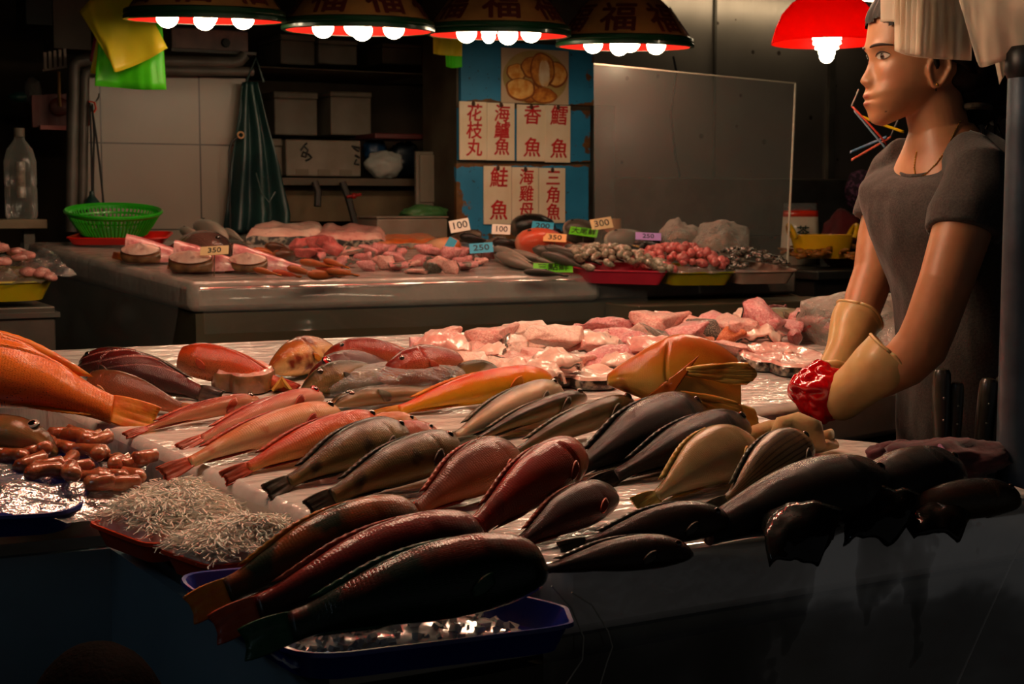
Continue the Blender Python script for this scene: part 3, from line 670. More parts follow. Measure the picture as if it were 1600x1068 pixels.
FISH = [
 # name, label, tail px, head px, skin, fin, kwargs
 ('grouper', 'big orange speckled grouper with slashed cuts along its back, tail fanned on the slab', (252, 650), (-260, 602), S_GROUP, FO, dict(prof='grouper', k=1.0, hs=.76, ws=.95, roll=30, scores=5, t1=.86, rings=130, seg=180, lh=.05, arch=.06, cat='fish', tail_h=.85, eye=None, dorsal=.5, bendz=-.16)),
 ('grouper', 'dark red fish with scored back lying behind the orange grouper tail', (352, 622), (128, 575), S_DKRED, FD, dict(prof='grouper', hs=1.0, ws=1.15, roll=35, scores=3, lh=.03, rings=90, seg=150)),
 ('grouper_tail', 'brown pink tail piece of a fish between the orange grouper and the red slender fish', (318, 645), (130, 600), S_BRPINK, FP, dict(prof='grouper', hs=.95, ws=1.2, t1=.85, roll=40, lh=.03, tail_h=.9, eye=None, dorsal=0)),
 ('grouper', 'bright red speckled fish tail lying behind the skin-edged pink steak', (470, 606), (270, 562), S_REDSP, FR, dict(prof='grouper', hs=1.05, ws=1.3, t1=.9, roll=35, lh=.04, eye=None, tail_h=.7)),
 ('red_gurnard', 'slender red fish with thin tail, furthest back of the two red slender fish', (188, 674), (405, 626), S_REDSL, FR, dict(prof='slender', hs=.82, ws=1.0, roll=20, lh=.02, eye='dark', tail_h=.35)),
 ('red_gurnard', 'slender rosy red fish with a bright red eye', (268, 694), (500, 622), S_PINKSL, FR, dict(prof='slender', hs=.80, ws=1.0, roll=22, lh=.02, eye='red', eye_s=1.2, tail_h=.35)),
 ('red_gurnard', 'small red fish tucked behind the red-eyed rosy fish, only its head showing', (330, 668), (522, 640), S_REDSL, FR, dict(prof='slender', hs=.8, ws=.9, roll=20, lh=.018, eye='dark', tail_h=.3)),
 ('pale_snapper', 'pale tan fish with red tail lying before the red-eyed rosy fish', (240, 734), (527, 650), S_TAN, FR, dict(prof='slender', hs=1.05, ws=1.1, roll=25, lh=.025, tail_h=.55)),
 ('threadfin_bream', 'bright orange-red fish with shining scales beside the pale tan fish', (338, 742), (590, 662), S_ORANGE, FR, dict(prof='slender', hs=1.2, ws=1.1, roll=28, lh=.025, tail_h=.5)),
 ('pink_snapper', 'pale pink round-backed fish behind the orange-red fish', (470, 700), (655, 662), S_TAN, FP, dict(prof='snapper', hs=.95, ws=1.1, roll=32, lh=.025)),
 ('pink_snapper', 'pink fish head with reddish cheek behind the dark bronze fish', (480, 722), (686, 680), S_PINKSL, FR, dict(prof='snapper', hs=.95, ws=1.1, roll=28, lh=.022, eye='grey')),
 ('bronze_grunt', 'dark bronze fish with golden sheen between the orange-red fish and a darker one', (405, 766), (632, 682), S_DKGREY, FD, dict(prof='snapper', hs=.92, ws=1.1, roll=28, lh=.025, eye='dark', tail_h=.7)),
 ('grey_mullet', 'small grey fish lying mostly hidden behind the blunt-headed dark fish', (560, 735), (722, 706), S_GREYSL, FG, dict(prof='slender', hs=.9, ws=1.0, roll=20, lh=.012)),
 ('bronze_grunt', 'blunt-headed dark bronze fish beside the brown rose fish', (470, 792), (708, 702), S_DKGREY, FD, dict(prof='parrot', hs=.95, ws=1.15, roll=28, lh=.03, eye='dark', tail_h=.7)),
 ('orange_wrasse', 'long orange and yellow fish lying behind the silver fish', (572, 646), (862, 596), S_ORYEL, FO, dict(prof='slender', hs=1.15, ws=1.05, roll=22, lh=.03, tail_h=.4, eye=None)),
 ('mullet', 'silver grey fish with a small gaping mouth beside the orange and yellow fish', (672, 694), (870, 612), S_SILVER, FG, dict(prof='slender', hs=1.1, ws=1.0, roll=24, lh=.03, eye='grey')),
 ('mullet', 'thin dark fish with pale belly beside the silver fish', (706, 694), (910, 622), S_DKSL, FG, dict(prof='slender', hs=.72, ws=1.0, roll=26, lh=.028)),
 ('mullet', 'grey brown fish with a thin tail beside two black fish', (760, 718), (982, 636), S_GREYSL, FG, dict(prof='slender', hs=.86, ws=1.15, roll=26, lh=.028, tail_h=.7)),
 ('pale_snapper', 'pale pinkish fish wedged under the orange fish head', (880, 660), (1040, 634), S_TAN, FP, dict(prof='slender', hs=1.0, ws=1.1, roll=22, lh=.016)),
 ('black_grouper', 'large black brown fish with mottled flank behind a second black fish', (846, 752), (1086, 656), S_BLACK, FB, dict(prof='snapper', hs=.92, ws=1.2, roll=28, lh=.03, eye='dark')),
 ('black_grouper', 'shiny black fish with a narrow tail between the mottled one and the silver yellow fish', (912, 756), (1160, 672), S_BLACK, FB, dict(prof='snapper', hs=.78, ws=1.1, roll=30, lh=.03, eye='dark', tail_h=.6)),
 ('sea_bream', 'silver fish with a yellow cheek patch beside the striped fish', (985, 790), (1168, 694), S_YELSIL, FY, dict(prof='bream', hs=.84, ws=1.0, roll=26, lh=.028, eye=None)),
 ('striped_bream', 'bronze fish with thin dark lengthwise stripes', (1100, 796), (1252, 694), S_STRIPE, FG, dict(prof='bream', hs=.80, ws=1.15, roll=30, lh=.035, eye='dark')),
 ('striped_bream', 'brown fish half hidden behind the striped bronze fish', (1170, 772), (1326, 728), S_STRIPE, FG, dict(prof='bream', hs=.84, ws=1.0, roll=26, lh=.025, eye='dark')),
 ('red_snapper', 'brown rose fish lying under the big red snapper', (610, 812), (800, 716), S_PINKBR, FR, dict(prof='snapper', hs=1.05, ws=1.1, roll=28, lh=.025, eye=None, tail_h=.7)),
 ('red_snapper', 'big red snapper with a scarlet head and opened gill', (700, 846), (892, 712), S_REDBIG, FR, dict(prof='parrot', hs=1.0, ws=1.2, roll=30, lh=.045, lift=.012, eye=None, gill=2.0, tail_h=.7)),
 ('red_snapper', 'dark maroon fish beside the big red snapper', (770, 862), (956, 774), S_MAROON, FR, dict(prof='snapper', hs=.95, ws=1.05, roll=26, lh=.025, eye=None)),
 ('rabbitfish', 'chocolate brown fish with arched back before the silver yellow fish', (868, 850), (1140, 812), S_CHOC, FD, dict(prof='snapper', hs=.92, ws=1.05, roll=34, lh=.028, eye='dark', tail_h=.6)),
 ('rabbitfish', 'chocolate brown fish lying nearest the front edge of the slab', (802, 888), (1082, 862), S_CHOC, FD, dict(prof='snapper', hs=.80, ws=1.0, roll=30, lh=.022, eye='dark', tail_h=.6)),
]
for nm, lab, tl, hd, sk, fn, kw in FISH: make_fish(nm, lab, tl, hd, sk, fn, seed=len(lab), **kw)
def simple_fish(name, label, A, B, skin, fin, N, w=.2, group=None, seed=0, th=.11, roll=.3, cat='fish'):
    """a small fish for the far counter: body and tail fin between two points"""
    X = B - A; L = X.length; X = X.normalized(); Nn = (N - X * N.dot(X)).normalized(); D = Nn.cross(X)
    Z = (D * math.cos(roll) + Nn * math.sin(roll)); Y = Z.cross(X); M_ = mat4(Matrix((X, Y, Z)).transposed(), A)
    root = empty(name, label=label, cat=cat, group=group, M=M_); seg = 14; V = []; UV = []; n = 22
    for i in range(n + 1):
        t = i / n; t = 1 - (1 - t) ** 1.15; u = interp(TT, PROF['snapper'][0], t) * L * w / .33; l = interp(TT, PROF['snapper'][1], t) * L * w / .33; wd = interp(TT, PROF['snapper'][2], t) * L * th / .18
        for k in range(seg):
            a = 2 * math.pi * k / seg; V.append(((.16 + .84 * t) * L, wd * math.sin(a), (u if math.cos(a) > 0 else l) * math.cos(a))); UV.append((t, (1 - math.cos(a)) / 2))
    F = [(i * seg + k, i * seg + (k + 1) % seg, (i + 1) * seg + (k + 1) % seg, (i + 1) * seg + k) for i in range(n) for k in range(seg)] + [tuple(range(seg - 1, -1, -1)), tuple(n * seg + k for k in range(seg))]
    mobj('body', V, F, skin, root, uvs=UV)
    h = .10 * L * w / .25; MB().slab([[((.17 - .17 * q) * L, .002 * math.sin(r * 8), r * (.035 * L + (h - .035 * L) * q)) for r in (-1, -.5, 0, .5, 1)] for q in (0, .35, .7, 1)], .002).build('tail_fin', fin, root, sharp=None)
    e = bpy.data.objects.new('eye', EYE_ME['dark']); link(e, root); s = 1 if Y.dot(Nn) > 0 else -1; e.location = (.91 * L, s * interp(TT, PROF['snapper'][2], .89) * L * th / .18 * .9, .05 * L * w / .33); e.scale = (.02 * L, .012 * L, .02 * L)
    return root
# ---------------------------------------------------------------- cut fish: chunks and steaks
def chunk_mesh(name, seed, flesh, sx=1.0, sy=.8, sz=.75, rag=.08, skin=None):
    """a hacked chunk: angular hull with softened edges; returns meshes for flesh and a skin patch, size about 1"""
    r = random.Random(seed); bm = bmesh.new()
    for _ in range(9):
        v = Vector((r.gauss(0, 1), r.gauss(0, 1), r.gauss(0, .8))); v = v / max(abs(c) for c in v) * r.uniform(.75, 1.1)
        bm.verts.new((v.x * .5 * sx, v.y * .5 * sy, v.z * .5 * sz))
    bmesh.ops.convex_hull(bm, input=bm.verts)
    bmesh.ops.delete(bm, geom=[v for v in bm.verts if not v.link_faces], context='VERTS')
    bmesh.ops.bevel(bm, geom=list(bm.edges), offset=.045, segments=1, affect='EDGES', clamp_overlap=True)
    bmesh.ops.remove_doubles(bm, verts=list(bm.verts), dist=.012)
    bmesh.ops.triangulate(bm, faces=list(bm.faces)); 
    for _ in range(2): bmesh.ops.subdivide_edges(bm, edges=[e for e in bm.edges if e.calc_length() > .07], cuts=1, use_grid_fill=True); bmesh.ops.triangulate(bm, faces=list(bm.faces))
    bm.normal_update()
    for v in bm.verts: v.co += v.normal * (rag * .7 * nz(v.co, 3, seed) + rag * (.25 + 2.2 * max(0, v.co.x - .1)) * nz(v.co, 9, seed + 3))
    for _ in range(1): bmesh.ops.smooth_vert(bm, verts=list(bm.verts), factor=.2, use_axis_x=True, use_axis_y=True, use_axis_z=True)
    bm.normal_update()
    for v in bm.verts:
        if v.co.length > .8: v.co *= .8 / v.co.length
    z0 = min(v.co.z for v in bm.verts)
    for v in bm.verts: v.co.z -= z0
    V = [v.co.copy() for v in bm.verts]; F = [tuple(x.index for x in f.verts) for f in bm.faces]
    me = meshdata(name, V, F, flesh); sk = None
    if skin:
        d = Vector(skin[1]).normalized(); fs = [f for f in bm.faces if f.normal.dot(d) > .45]; idx = {}; SV = []; SF = []
        for f in fs:
            q = []
            for v in f.verts:
                if v.index not in idx: idx[v.index] = len(SV); SV.append(v.co + v.normal * .02)
                q.append(idx[v.index])
            SF.append(tuple(q))
        if SF: sk = meshdata('skin', SV, SF, skin[0])
    bm.free(); return me, sk
SK_DARK = fish_skin('speckled dark', '1e1c1a', '3a3632', '6a6258', spot='9a9082', spot_n=30, spot_t=.22, scale_n=40)
SK_DARK = mat('dark speckled fish skin', '17140f', '8a8070', .3, scale=55, mid=(.46, .60), bump=.5, bscale=70, coat=.8)
SK_BROWN = mat('brown grouper skin', '5a3a22', '8a6440', .34, scale=40, bump=.4, bscale=80, coat=.7)
SK_SILV = mat('silver fish skin', '8a8478', '4a463e', .28, scale=30, bump=.3, bscale=60, coat=.8)
VAR = []
FL = [F_PINK, F_PALE, F_PINK, F_ROSE, F_PALE, F_PINK, F_ROSE, F_PALE]
for i in range(12):
    sk = (SK_DARK, (.2, -.9, .2)) if i in (1, 6) else (SK_SILV, (.8, -.3, .3)) if i in (4, 9) else (SK_DARK, (0, .8, .4)) if i == 10 else None
    VAR.append(chunk_mesh('chunk', 100 + i, FL[i % 8], 1.05 + .3 * (i % 3), .9, (.34, .55, .8, .6)[i % 4], .10, sk))
def place_chunk(k, p, size, N, label, group, name='fish_chunk', rz=None, seed=0):
    r = random.Random(seed * 17 + k); me, sk = VAR[k % len(VAR)]
    o = bpy.data.objects.new(name, me); link(o); tag(o, label, 'fish chunk', group)
    q = Vector((0, 0, 1)).rotation_difference(N) @ Quaternion((0, 0, 1), r.uniform(0, 6.28) if rz is None else rz) @ Quaternion((1, 0, 0), r.uniform(-.3, .3))
    o.matrix_basis = Matrix.Translation(p) @ q.to_matrix().to_4x4() @ Matrix.Diagonal((size, size, size, 1))
    if sk: s = bpy.data.objects.new('skin', sk); link(s, o)
    return o
PILE = [(655, 548, 58), (705, 545, 62), (745, 548, 52), (775, 540, 60), (818, 532, 50), (852, 536, 56), (897, 528, 62), (950, 524, 60), (985, 522, 50), (1030, 518, 62), (1078, 516, 60), (1122, 512, 62), (1165, 515, 56), (1205, 515, 46), (1248, 514, 56), (1280, 522, 52),
        (690, 560, 58), (738, 566, 60), (790, 560, 58), (835, 560, 52), (868, 552, 58), (906, 552, 56), (940, 552, 60), (972, 548, 56), (1018, 545, 58), (1060, 541, 62), (1098, 533, 52), (1140, 532, 54), (1192, 528, 62), (1238, 531, 52),
        (640, 562, 46), (722, 580, 52), (772, 580, 56), (820, 582, 72), (868, 577, 60), (905, 574, 54), (952, 570, 66), (1000, 566, 60), (1045, 562, 58), (1095, 556, 56), (1140, 552, 50)]
WORDS = {1: 'dark-skinned', 6: 'dark-skinned', 4: 'silver-skinned', 9: 'silver-skinned', 10: 'dark-backed'}
order = [3, 0, 5, 2, 7, 4, 8, 11, 0, 2, 5, 3, 7, 8, 6, 3, 2, 8, 1, 0, 7, 5, 4, 11, 9, 3, 10, 2, 6, 3, 0, 7, 1, 5, 2, 8, 11, 4, 0, 9, 5]
for i, (px, py, s) in enumerate(PILE):
    k = order[i % len(order)]; p = T(px, py + s * .12, .0); d = depth(p); w = WORDS.get(k)
    lift = .012 if 16 <= i < 30 else .0
    lab = ('%s chunk of pink fish in the heap behind the orange fish head' % w) if w else 'bare pink or pale chunk of fish in the heap behind the orange fish head'
    place_chunk(k, p + NT * (lift - .004), s * pxm(d) * 1.32, NT, lab, ('%s fish chunks in the heap' % w) if w else 'bare fish chunks in the heap', seed=i)
def make_steak(name, label, px, py, w, hgt, th, flesh, skinm, ang=0.0, plane=T, N=NT, lift=0.0, seed=1, bone=True, tilt=(0, 0), group=None):
    """a thick slice of fish lying flat: flesh face, band of skin round it, ring of bone"""
    c = plane(px, py, lift); s = pxm(depth(c)); a, b = w * s / 2, hgt * s / 2
    root = empty(name, label=label, cat='fish steak', group=group, M=Matrix.Translation(c) @ (Vector((0, 0, 1)).rotation_difference(N) @ Quaternion((0, 0, 1), -YAW + ang) @ Quaternion((1, 0, 0), tilt[0]) @ Quaternion((0, 1, 0), tilt[1])).to_matrix().to_4x4())
    n = 56; O = []
    for i in range(n):
        t = 2 * math.pi * i / n; r = 1 + .10 * nz((math.cos(t), math.sin(t), 0), 1.6, seed) - .22 * math.exp(-((t - 4.3) / .25) ** 2)
        O.append(Vector((a * r * math.copysign(abs(math.cos(t)) ** .85, math.cos(t)), b * r * math.sin(t), 0)))
    P = [[o_ * q + Vector((0, 0, th + .004 * nz(o_ * q, 60, seed) - (.006 if q > .95 else 0) + .003 * math.sin(q * 9))) for o_ in O] for q in (1.0, .97, .9, .75, .55, .35, .18, .02)]
    MB().grid(P, wrap=True).build('flesh', flesh, root)
    Q = [[o_ * q + Vector((0, 0, z)) for o_ in O] for q, z in ((.02, .001), (.9, .0), (1.0, .003), (1.03, th * .5), (1.015, th - .004), (.99, th - .001))]
    sk = MB().grid(Q, wrap=True).build('skin', skinm, root)
    if bone: MB().lathe([(.0, .006), (.005, .007), (.009, .004), (.010, -.002)], 14, (a * .15, b * .1, th)).build('backbone', F_PALE, root)
    return root
make_steak('fish_steak', 'pale pink fish steak with black-speckled skin between the orange wrasse and the orange fish head', 905, 596, 118, 150, .020, F_PALE, SK_DARK, .1, bone=False, seed=4)
make_steak('fish_steak', 'small pale steak leaning behind the orange fish head', 992, 572, 66, 100, .018, F_PALE, SK_DARK, .2, seed=6, bone=False)
make_steak('fish_steak', 'large pink fish steak with speckled grey skin next to the beige gloves', 1222, 570, 132, 210, .022, F_PINK, SK_DARK, -.1, seed=9)
make_steak('fish_steak', 'pink fish steak with brown skin and a yellow flap behind the slender red fish', 378, 606, 96, 120, .034, F_PINK, SK_BROWN, .15, seed=12)
p = T(438, 612, .0); tag(MB().slab([[p + RT * (a * .02) + Vector((0, 0, 1)) * (.002 + .026 * (1 - abs(a - .3)) * (1 - b_)) + FW * (.03 * b_ - .02) for a in (-.6, -.3, 0, .3, .6, .9, 1.1)] for b_ in (0, .2, .4, .6, .8, 1)], .004).build('fat_flap', mat('yellow fish fat', 'cf9a3f', 'e0b865', .3, scale=20, coat=.6)), 'yellow flap of fish fat beside the brown-skinned pink steak', 'fish piece')
# bloody bits and greenish fish behind the gloves
for i, (px, py, s, fl) in enumerate(((1215, 500, 40, F_DARK), (1262, 528, 60, F_RED), (1288, 518, 46, F_RED), (1235, 548, 40, F_RED), (1140, 545, 46, F_SALMON), (1095, 548, 44, F_SALMON))):
    me, _ = chunk_mesh('offal', 300 + i, fl, 1.2, .8, .7, .16); p = T(px, py + 4); o = bpy.data.objects.new('offal_piece', me); link(o)
    o.matrix_basis = Matrix.Translation(p + NT * .012) @ Matrix.Rotation(i * 1.3, 4, 'Z') @ Matrix.Diagonal([s * pxm(depth(p))] * 3 + [1])
    tag(o, ('dark red fish offal at the top of the pink heap', 'ragged dark red offal beside the far beige glove', 'ragged dark red offal beside the far beige glove', 'small dark red scrap on the large pink steak', 'orange roe scrap just behind the orange fish head', 'orange roe scrap just behind the orange fish head')[i], 'fish offal', {1: 'red offal by the glove', 2: 'red offal by the glove', 4: 'orange roe scraps', 5: 'orange roe scraps'}.get(i))
S_GREENY = fish_skin('grey green', '5a5a44', '7a7a62', 'a8a488', scale_n=60)
make_fish('green_fish', 'grey green fish lying along the back rim behind the pink heap', (1330, 502), (1170, 500), S_GREENY, FG, prof='slender', roll=20, lh=.02, eye='grey', lift=.01)

# ---------------------------------------------------------------- small red rockfish heads behind the wrapped fish
S_ROCK = fish_skin('rockfish red', '6e1a0c', '8a2814', 'a05a34', spot='5a120c', spot_n=30, spot_t=.2, scale_n=34, bumpk=.7)
S_ROCKY = fish_skin('rockfish amber', '8a4a1c', 'c08a4a', 'd8b478', scale_n=34, bumpk=.5, patch='6a2a12', patch_t=.52)
S_OLIVE = fish_skin('rockfish olive', '3a3018', '5e4c26', '7a643a', scale_n=34, bumpk=.7, patch='2a2012', patch_t=.58)
ROCK = [('amber rockfish head with pale belly beside the red speckled fish tail', (545, 552), (418, 578), S_ROCKY, FO, dict(prof='grouper', t0=.25, roll=34, lh=.02, hs=.95, ws=1.1, eye=None)),
        ('red rockfish with orange cheek at the back of the rockfish row', (690, 572), (505, 556), S_ROCK, FR, dict(prof='grouper', roll=36, lh=.035, hs=.95, ws=1.15, eye='dark')),
        ('dark maroon rockfish with a scarlet bulging eye', (640, 574), (478, 592), S_DKRED, FD, dict(prof='grouper', t0=.2, roll=24, lh=.02, hs=.9, ws=1.1, eye='red', eye_s=2.0, lift=.0)),
        ('olive brown rockfish lying just behind the wrapped fish', (640, 586), (470, 606), S_OLIVE, FD, dict(prof='grouper', t0=.15, roll=24, lh=.015, hs=.85, ws=1.0, eye='dark', eye_s=1.4)),
        ('round red rockfish head with spiny cheek above the wrapped fish', (770, 572), (590, 590), S_ROCK, FR, dict(prof='grouper', t0=.3, roll=26, lh=.022, hs=.92, ws=1.1, eye='dark', lift=.003)),
        ('brown rockfish lying between the round red head and the pink heap', (670, 584), (792, 600), S_OLIVE, FO, dict(prof='grouper', roll=26, lh=.018, hs=1.2, ws=1.1, eye=None, t0=.1))]
for lab, tl, hd, sk, fn, kw in ROCK: make_fish('rockfish', lab, tl, hd, sk, fn, seed=len(lab), cutmat=F_PALE, **kw)
# grey fish wrapped in clear film
make_fish('wrapped_fish', 'grey fish inside the clear film wrap, the one behind', (735, 600), (515, 616), S_GREYSL, FG, prof='slender', roll=12, lh=.025, lt=.02, hs=.9, ws=.8, tailfin=False)
make_fish('wrapped_fish', 'grey fish inside the clear film wrap, the one nearer the orange wrasse', (715, 612), (520, 632), S_GREYSL, FG, prof='slender', roll=12, lh=.02, hs=.8, ws=.8, tailfin=False)
def film_bag(name, label, px0, py0, px1, py1, wid, hgt, plane, N, m, seed=1, end=.4, cat='plastic bag'):
    a, b = plane(px0, py0), plane(px1, py1); X = (b - a); L = X.length; X.normalize(); Y = N.cross(X); P = []
    for i in range(41):
        t = i / 40; e = math.sin(math.pi * (.04 + .92 * t)) ** end; row = []
        for k in range(36):
            an = 2 * math.pi * k / 36; c, s_ = math.cos(an), math.sin(an)
            r = 1 + .16 * nz((t * 7, c * 1.5, s_ * 1.5), 1.3, seed) + .09 * abs(nz((t * 16, c * 3, s_ * 3), 1.4, seed + 2))
            row.append(a + X * (L * t) + Y * (wid / 2 * e * c * r) + N * max(.002, hgt * (.45 * e * s_ * r + .46 * e)))
        P.append(row)
    return tag(MB().grid(P, wrap=True).build(name, m, sharp=None), label, cat)
M_WRAP = film('crumpled clear film', dens=.06, rough=.06, bump=.9, bscale=26, edge=.45)
film_bag('film_wrap', 'crumpled clear film wrapped round two grey fish behind the orange wrasse', 506, 618, 742, 600, .115, .052, T, NT, M_WRAP, 3)

# ---------------------------------------------------------------- the orange fish head
S_OHEAD = fish_skin('amber head', 'b85c18', 'c98a2c', 'd2a650', scale_n=70, bumpk=.15, patch='b06420', patch_t=.62)
oh = make_fish('cut_fish', 'large cut orange and yellow fish head with spread fins before the pink heap', (1265, 648), (946, 630), S_OHEAD, FO, prof='wedge', k=1.0, hs=.92, ws=1.0, t0=.30, roll=40, lh=.035, lt=.02, eye=None, dorsal=0, pect=0, gill=1.8, cutmat=F_PINK, rings=80, seg=40)
def fan(name, root_px, tip_px, spread, th, m, parent, plane=T, N=NT, l0=.02, l1=.03, rays=17, w0=.2, curl=.0, seed=0):
    """a ribbed fan-shaped fin between two places"""
    Mi = parent.matrix_basis.inverted(); a = plane(*root_px, l0); b = plane(*tip_px, l1); X = b - a; L = X.length; X.normalize(); Y = N.cross(X).normalized(); Z = X.cross(Y); P = []
    for i in range(11):
        t = i / 10; row = []
        for j in range(rays):
            q = -1 + 2 * j / (rays - 1); w = spread * (w0 + (1 - w0) * t ** .8)
            row.append(Mi @ (a + X * (L * t * (1 - .10 * q * q * t)) + Y * (w * q) + Z * (curl * (t * t) + (.0016 if j % 2 else -.0016) * t + .006 * nz((t * 2, q * 2, seed), 1.5))))
        P.append(row)
    return MB().slab(P, th).build(name, m, parent, sharp=None)
from mathutils.bvhtree import BVHTree
def surf(root, part='body'):
    o = [c for c in COL.objects if c.parent == root and c.name.split('.')[0] == part][0]; M_ = root.matrix_basis
    return BVHTree.FromPolygons([tuple(M_ @ v.co) for v in o.data.vertices], [tuple(p.vertices) for p in o.data.polygons])
OHB = surf(oh)
def ohit(px, py, off=.004):
    r_ = ray(px, py).normalized(); h = OHB.ray_cast(CAM, r_); return (h[0] - r_ * off) if h[0] is not None else None
def fan3(name, a, b, spread, th, m, parent, upv, rays=17, w0=.25, wave=.004, seed=0):
    Mi = parent.matrix_basis.inverted(); X = b - a; L = X.length; X.normalize(); Y = (upv - X * upv.dot(X)).normalized(); Z = X.cross(Y); P = []
    for i in range(12):
        t = i / 11; row = []
        for j in range(rays):
            q = -1 + 2 * j / (rays - 1); w = spread * (w0 + (1 - w0) * math.sin(min(1.0, t * .9 + .05) * math.pi * .62))
            row.append(Mi @ (a + X * (L * t * (1 - .14 * q * q * t)) + Y * (w * q) + Z * ((.0014 if j % 2 else -.0014) * t + wave * nz((t * 2, q * 2, seed), 1.5))))
        P.append(row)
    return MB().slab(P, th).build(name, m, parent, sharp=None)
a = ohit(1072, 580) or T(1072, 580, .07); b = a + RT * .108 + Vector((0, 0, -.004)) - FW * .01; fan3('pectoral_fin', a, b, .016, .002, fin_mat('c87a22', 'dca850'), oh, Vector((0, 0, 1)), seed=2)
a = ohit(1062, 616) or T(1062, 616, .05); b = a + RT * .095 - Vector((0, 0, .030)) - FW * .02; fan3('pectoral_fin', a, b, .015, .002, fin_mat('b06a20', 'cc9240'), oh, Vector((.1, 0, 1)), seed=4)
a = ohit(1092, 640) or T(1092, 640, .03); b = T(1182, 672, .010); fan3('pelvic_fin', a, b, .030, .002, FY, oh, Vector((0, 0, 1)), seed=5, w0=.5)
P = []                                     # the gill cover: a plate lying on the cheek, its edge sweeping back and up
for i in range(13):
    u = i / 12; row = []
    for j in range(13):
        v = j / 12; px = 985 + 62 * u + 46 * v - 20 * u * (1 - v) * 0; py = 640 - 20 * u - 66 * v * (.55 + .45 * u) + 10 * math.sin(u * 3.1) * (1 - v)
        p = ohit(px, py, .003 + .005 * u) or T(px, py, .04); row.append(oh.matrix_basis.inverted() @ p)
    P.append(row)
MB().slab(P, -.002).build('gill_cover', fish_skin('amber plate', '9a4e14', 'b8721e', 'c2923c', scale_n=70, bumpk=.12), oh, sharp=None)
# dark fish heads along the front edge
def dark_head(label, tail, head, flap, hs=1.1, sk=None, t0=.04, seed=0, lift=0.0):
    r = make_fish('cut_fish', label, tail, head, sk or S_BLACK, FB, prof='grouper', k=1.0, hs=hs, ws=.9, t0=t0, roll=26, lh=.03, lt=.02, eye='dark', dorsal=0, pect=0, gill=1.6, cutmat=F_DARK, lift=lift, tailfin=False, rings=64, seg=32, seed=seed)
    Mi = r.matrix_basis.inverted(); a, b, c = [T(x, y, o) for x, y, o in flap]; P = []   # cheek flap drooping over the edge
    for i in range(15):
        t = i / 14; row = []
        for j in range(15):
            q = -1 + 2 * j / 14; w = (1 - .55 * t) * (1 - .25 * (1 - t))
            base = a * (1 - t) ** 2 + b * 2 * t * (1 - t) + c * t * t
            row.append(Mi @ (base + RT * (.060 * w * q) + FW * (.02 * q * q * (1 - t)) + Vector((0, 0, 1)) * (-.012 * q * q + .006 * nz((t * 3, q * 2, seed), 1.2))))
        P.append(row)
    MB().slab(P, .005).build('gill_flap', sk or S_BLACK, r, sharp=None)
    fan('side_fin', (flap[0][0] + 55, flap[0][1] + 8), (flap[0][0] + 15, flap[2][1] - 34), .016, .002, FB, r, l0=.02, l1=.0, seed=seed)
    return r
dark_head('wet black fish head with drooping cheek flap, nearest the striped bronze fish', (1080, 826), (1375, 758), ((1262, 788, .055), (1246, 822, .04), (1240, 872, .004)), 0.78, seed=3)
dark_head('wet black fish head in the middle of the three at the slab end', (1262, 800), (1485, 736), ((1385, 764, .05), (1385, 796, .034), (1352, 836, .003)), 0.80, seed=5)
dark_head('brownish black fish head nearest the grey pole', (1372, 790), (1590, 768), ((1470, 776, .03), (1468, 800, .024), (1462, 830, .003)), .72, fish_skin('brown black', '1d1410', '33231a', '4a3a26', scale_n=40, bumpk=.5), seed=8)

# ---------------------------------------------------------------- trays, ice, roe, whitebait, parrotfish on the lower deck
def round_poly(c4, r=.18, n=5):
    out = []; m = len(c4)
    for i in range(m):
        p, a, b = Vector(c4[i]), Vector(c4[i - 1]), Vector(c4[(i + 1) % m]); u = p + (a - p) * r; w = p + (b - p) * r
        for k in range(n + 1): t = k / n; out.append(u * (1 - t) ** 2 + p * 2 * t * (1 - t) + w * t * t)
    return out
def make_tray(name, label, c4, m, h=.03, inset=.018, rim=.012, cat='tray', group=None, N=Vector((0, 0, 1))):
    P = round_poly(c4); c = sum(P, Vector()) / len(P); base = c - N * h
    def ringp(off, dz): return [p + (p - c).normalized() * off + N * dz - base for p in P]
    R_ = [ringp(-inset - .5, -h + .004) if False else [q * .02 + Vector((0, 0, .0)) + N * .004 for q in ringp(-inset, 0)], ringp(-inset - .004, -h + .004), ringp(-rim * .6, -.004), ringp(-rim * .4, .0), ringp(0, .0005), ringp(.001, -.004), ringp(-rim * .5, -.005), ringp(-inset, -h), [q * .02 for q in ringp(-inset, 0)]]
    o = MB().grid(R_, wrap=True).build(name, m, sharp=50); o.location = base
    return tag(o, label, cat, group)
M_BLUE = mat('blue plastic tray', '12268a', '0f1f74', .3, coat=.3); M_ORANGE = mat('orange red plastic tray', 'd0400f', 'b8340c', .35, coat=.2)
M_PINKT = mat('pink red plastic tray', 'd03248', 'c02a40', .35); M_YELT = mat('olive yellow plastic tray', 'a89a14', '968a12', .35); M_WHITET = mat('dirty white tray', 'c9a796', 'a88878', .4)
def D(u, v, off=-.048): return Vector((u, v, zT(v, off)))
make_tray('blue_tray', 'blue plastic tray under the clear wrap and the reddish roe sacs', [D(.06, 1.955), D(.372, 1.902), D(.462, 2.17), D(.10, 2.40)], M_BLUE, .032, N=NT)
make_tray('orange_tray', 'orange plastic tray of whitebait nearer the roe sacs', [D(.372, 1.885), D(.424, 1.764), D(.572, 1.790), D(.508, 1.965)], M_ORANGE, .030, N=NT)
make_tray('orange_tray', 'orange plastic tray of whitebait touching the blue parrotfish tray', [D(.424, 1.752, -.046), D(.466, 1.662, -.046), D(.595, 1.668, -.046), D(.572, 1.775, -.046)], M_ORANGE, .030, N=NT)
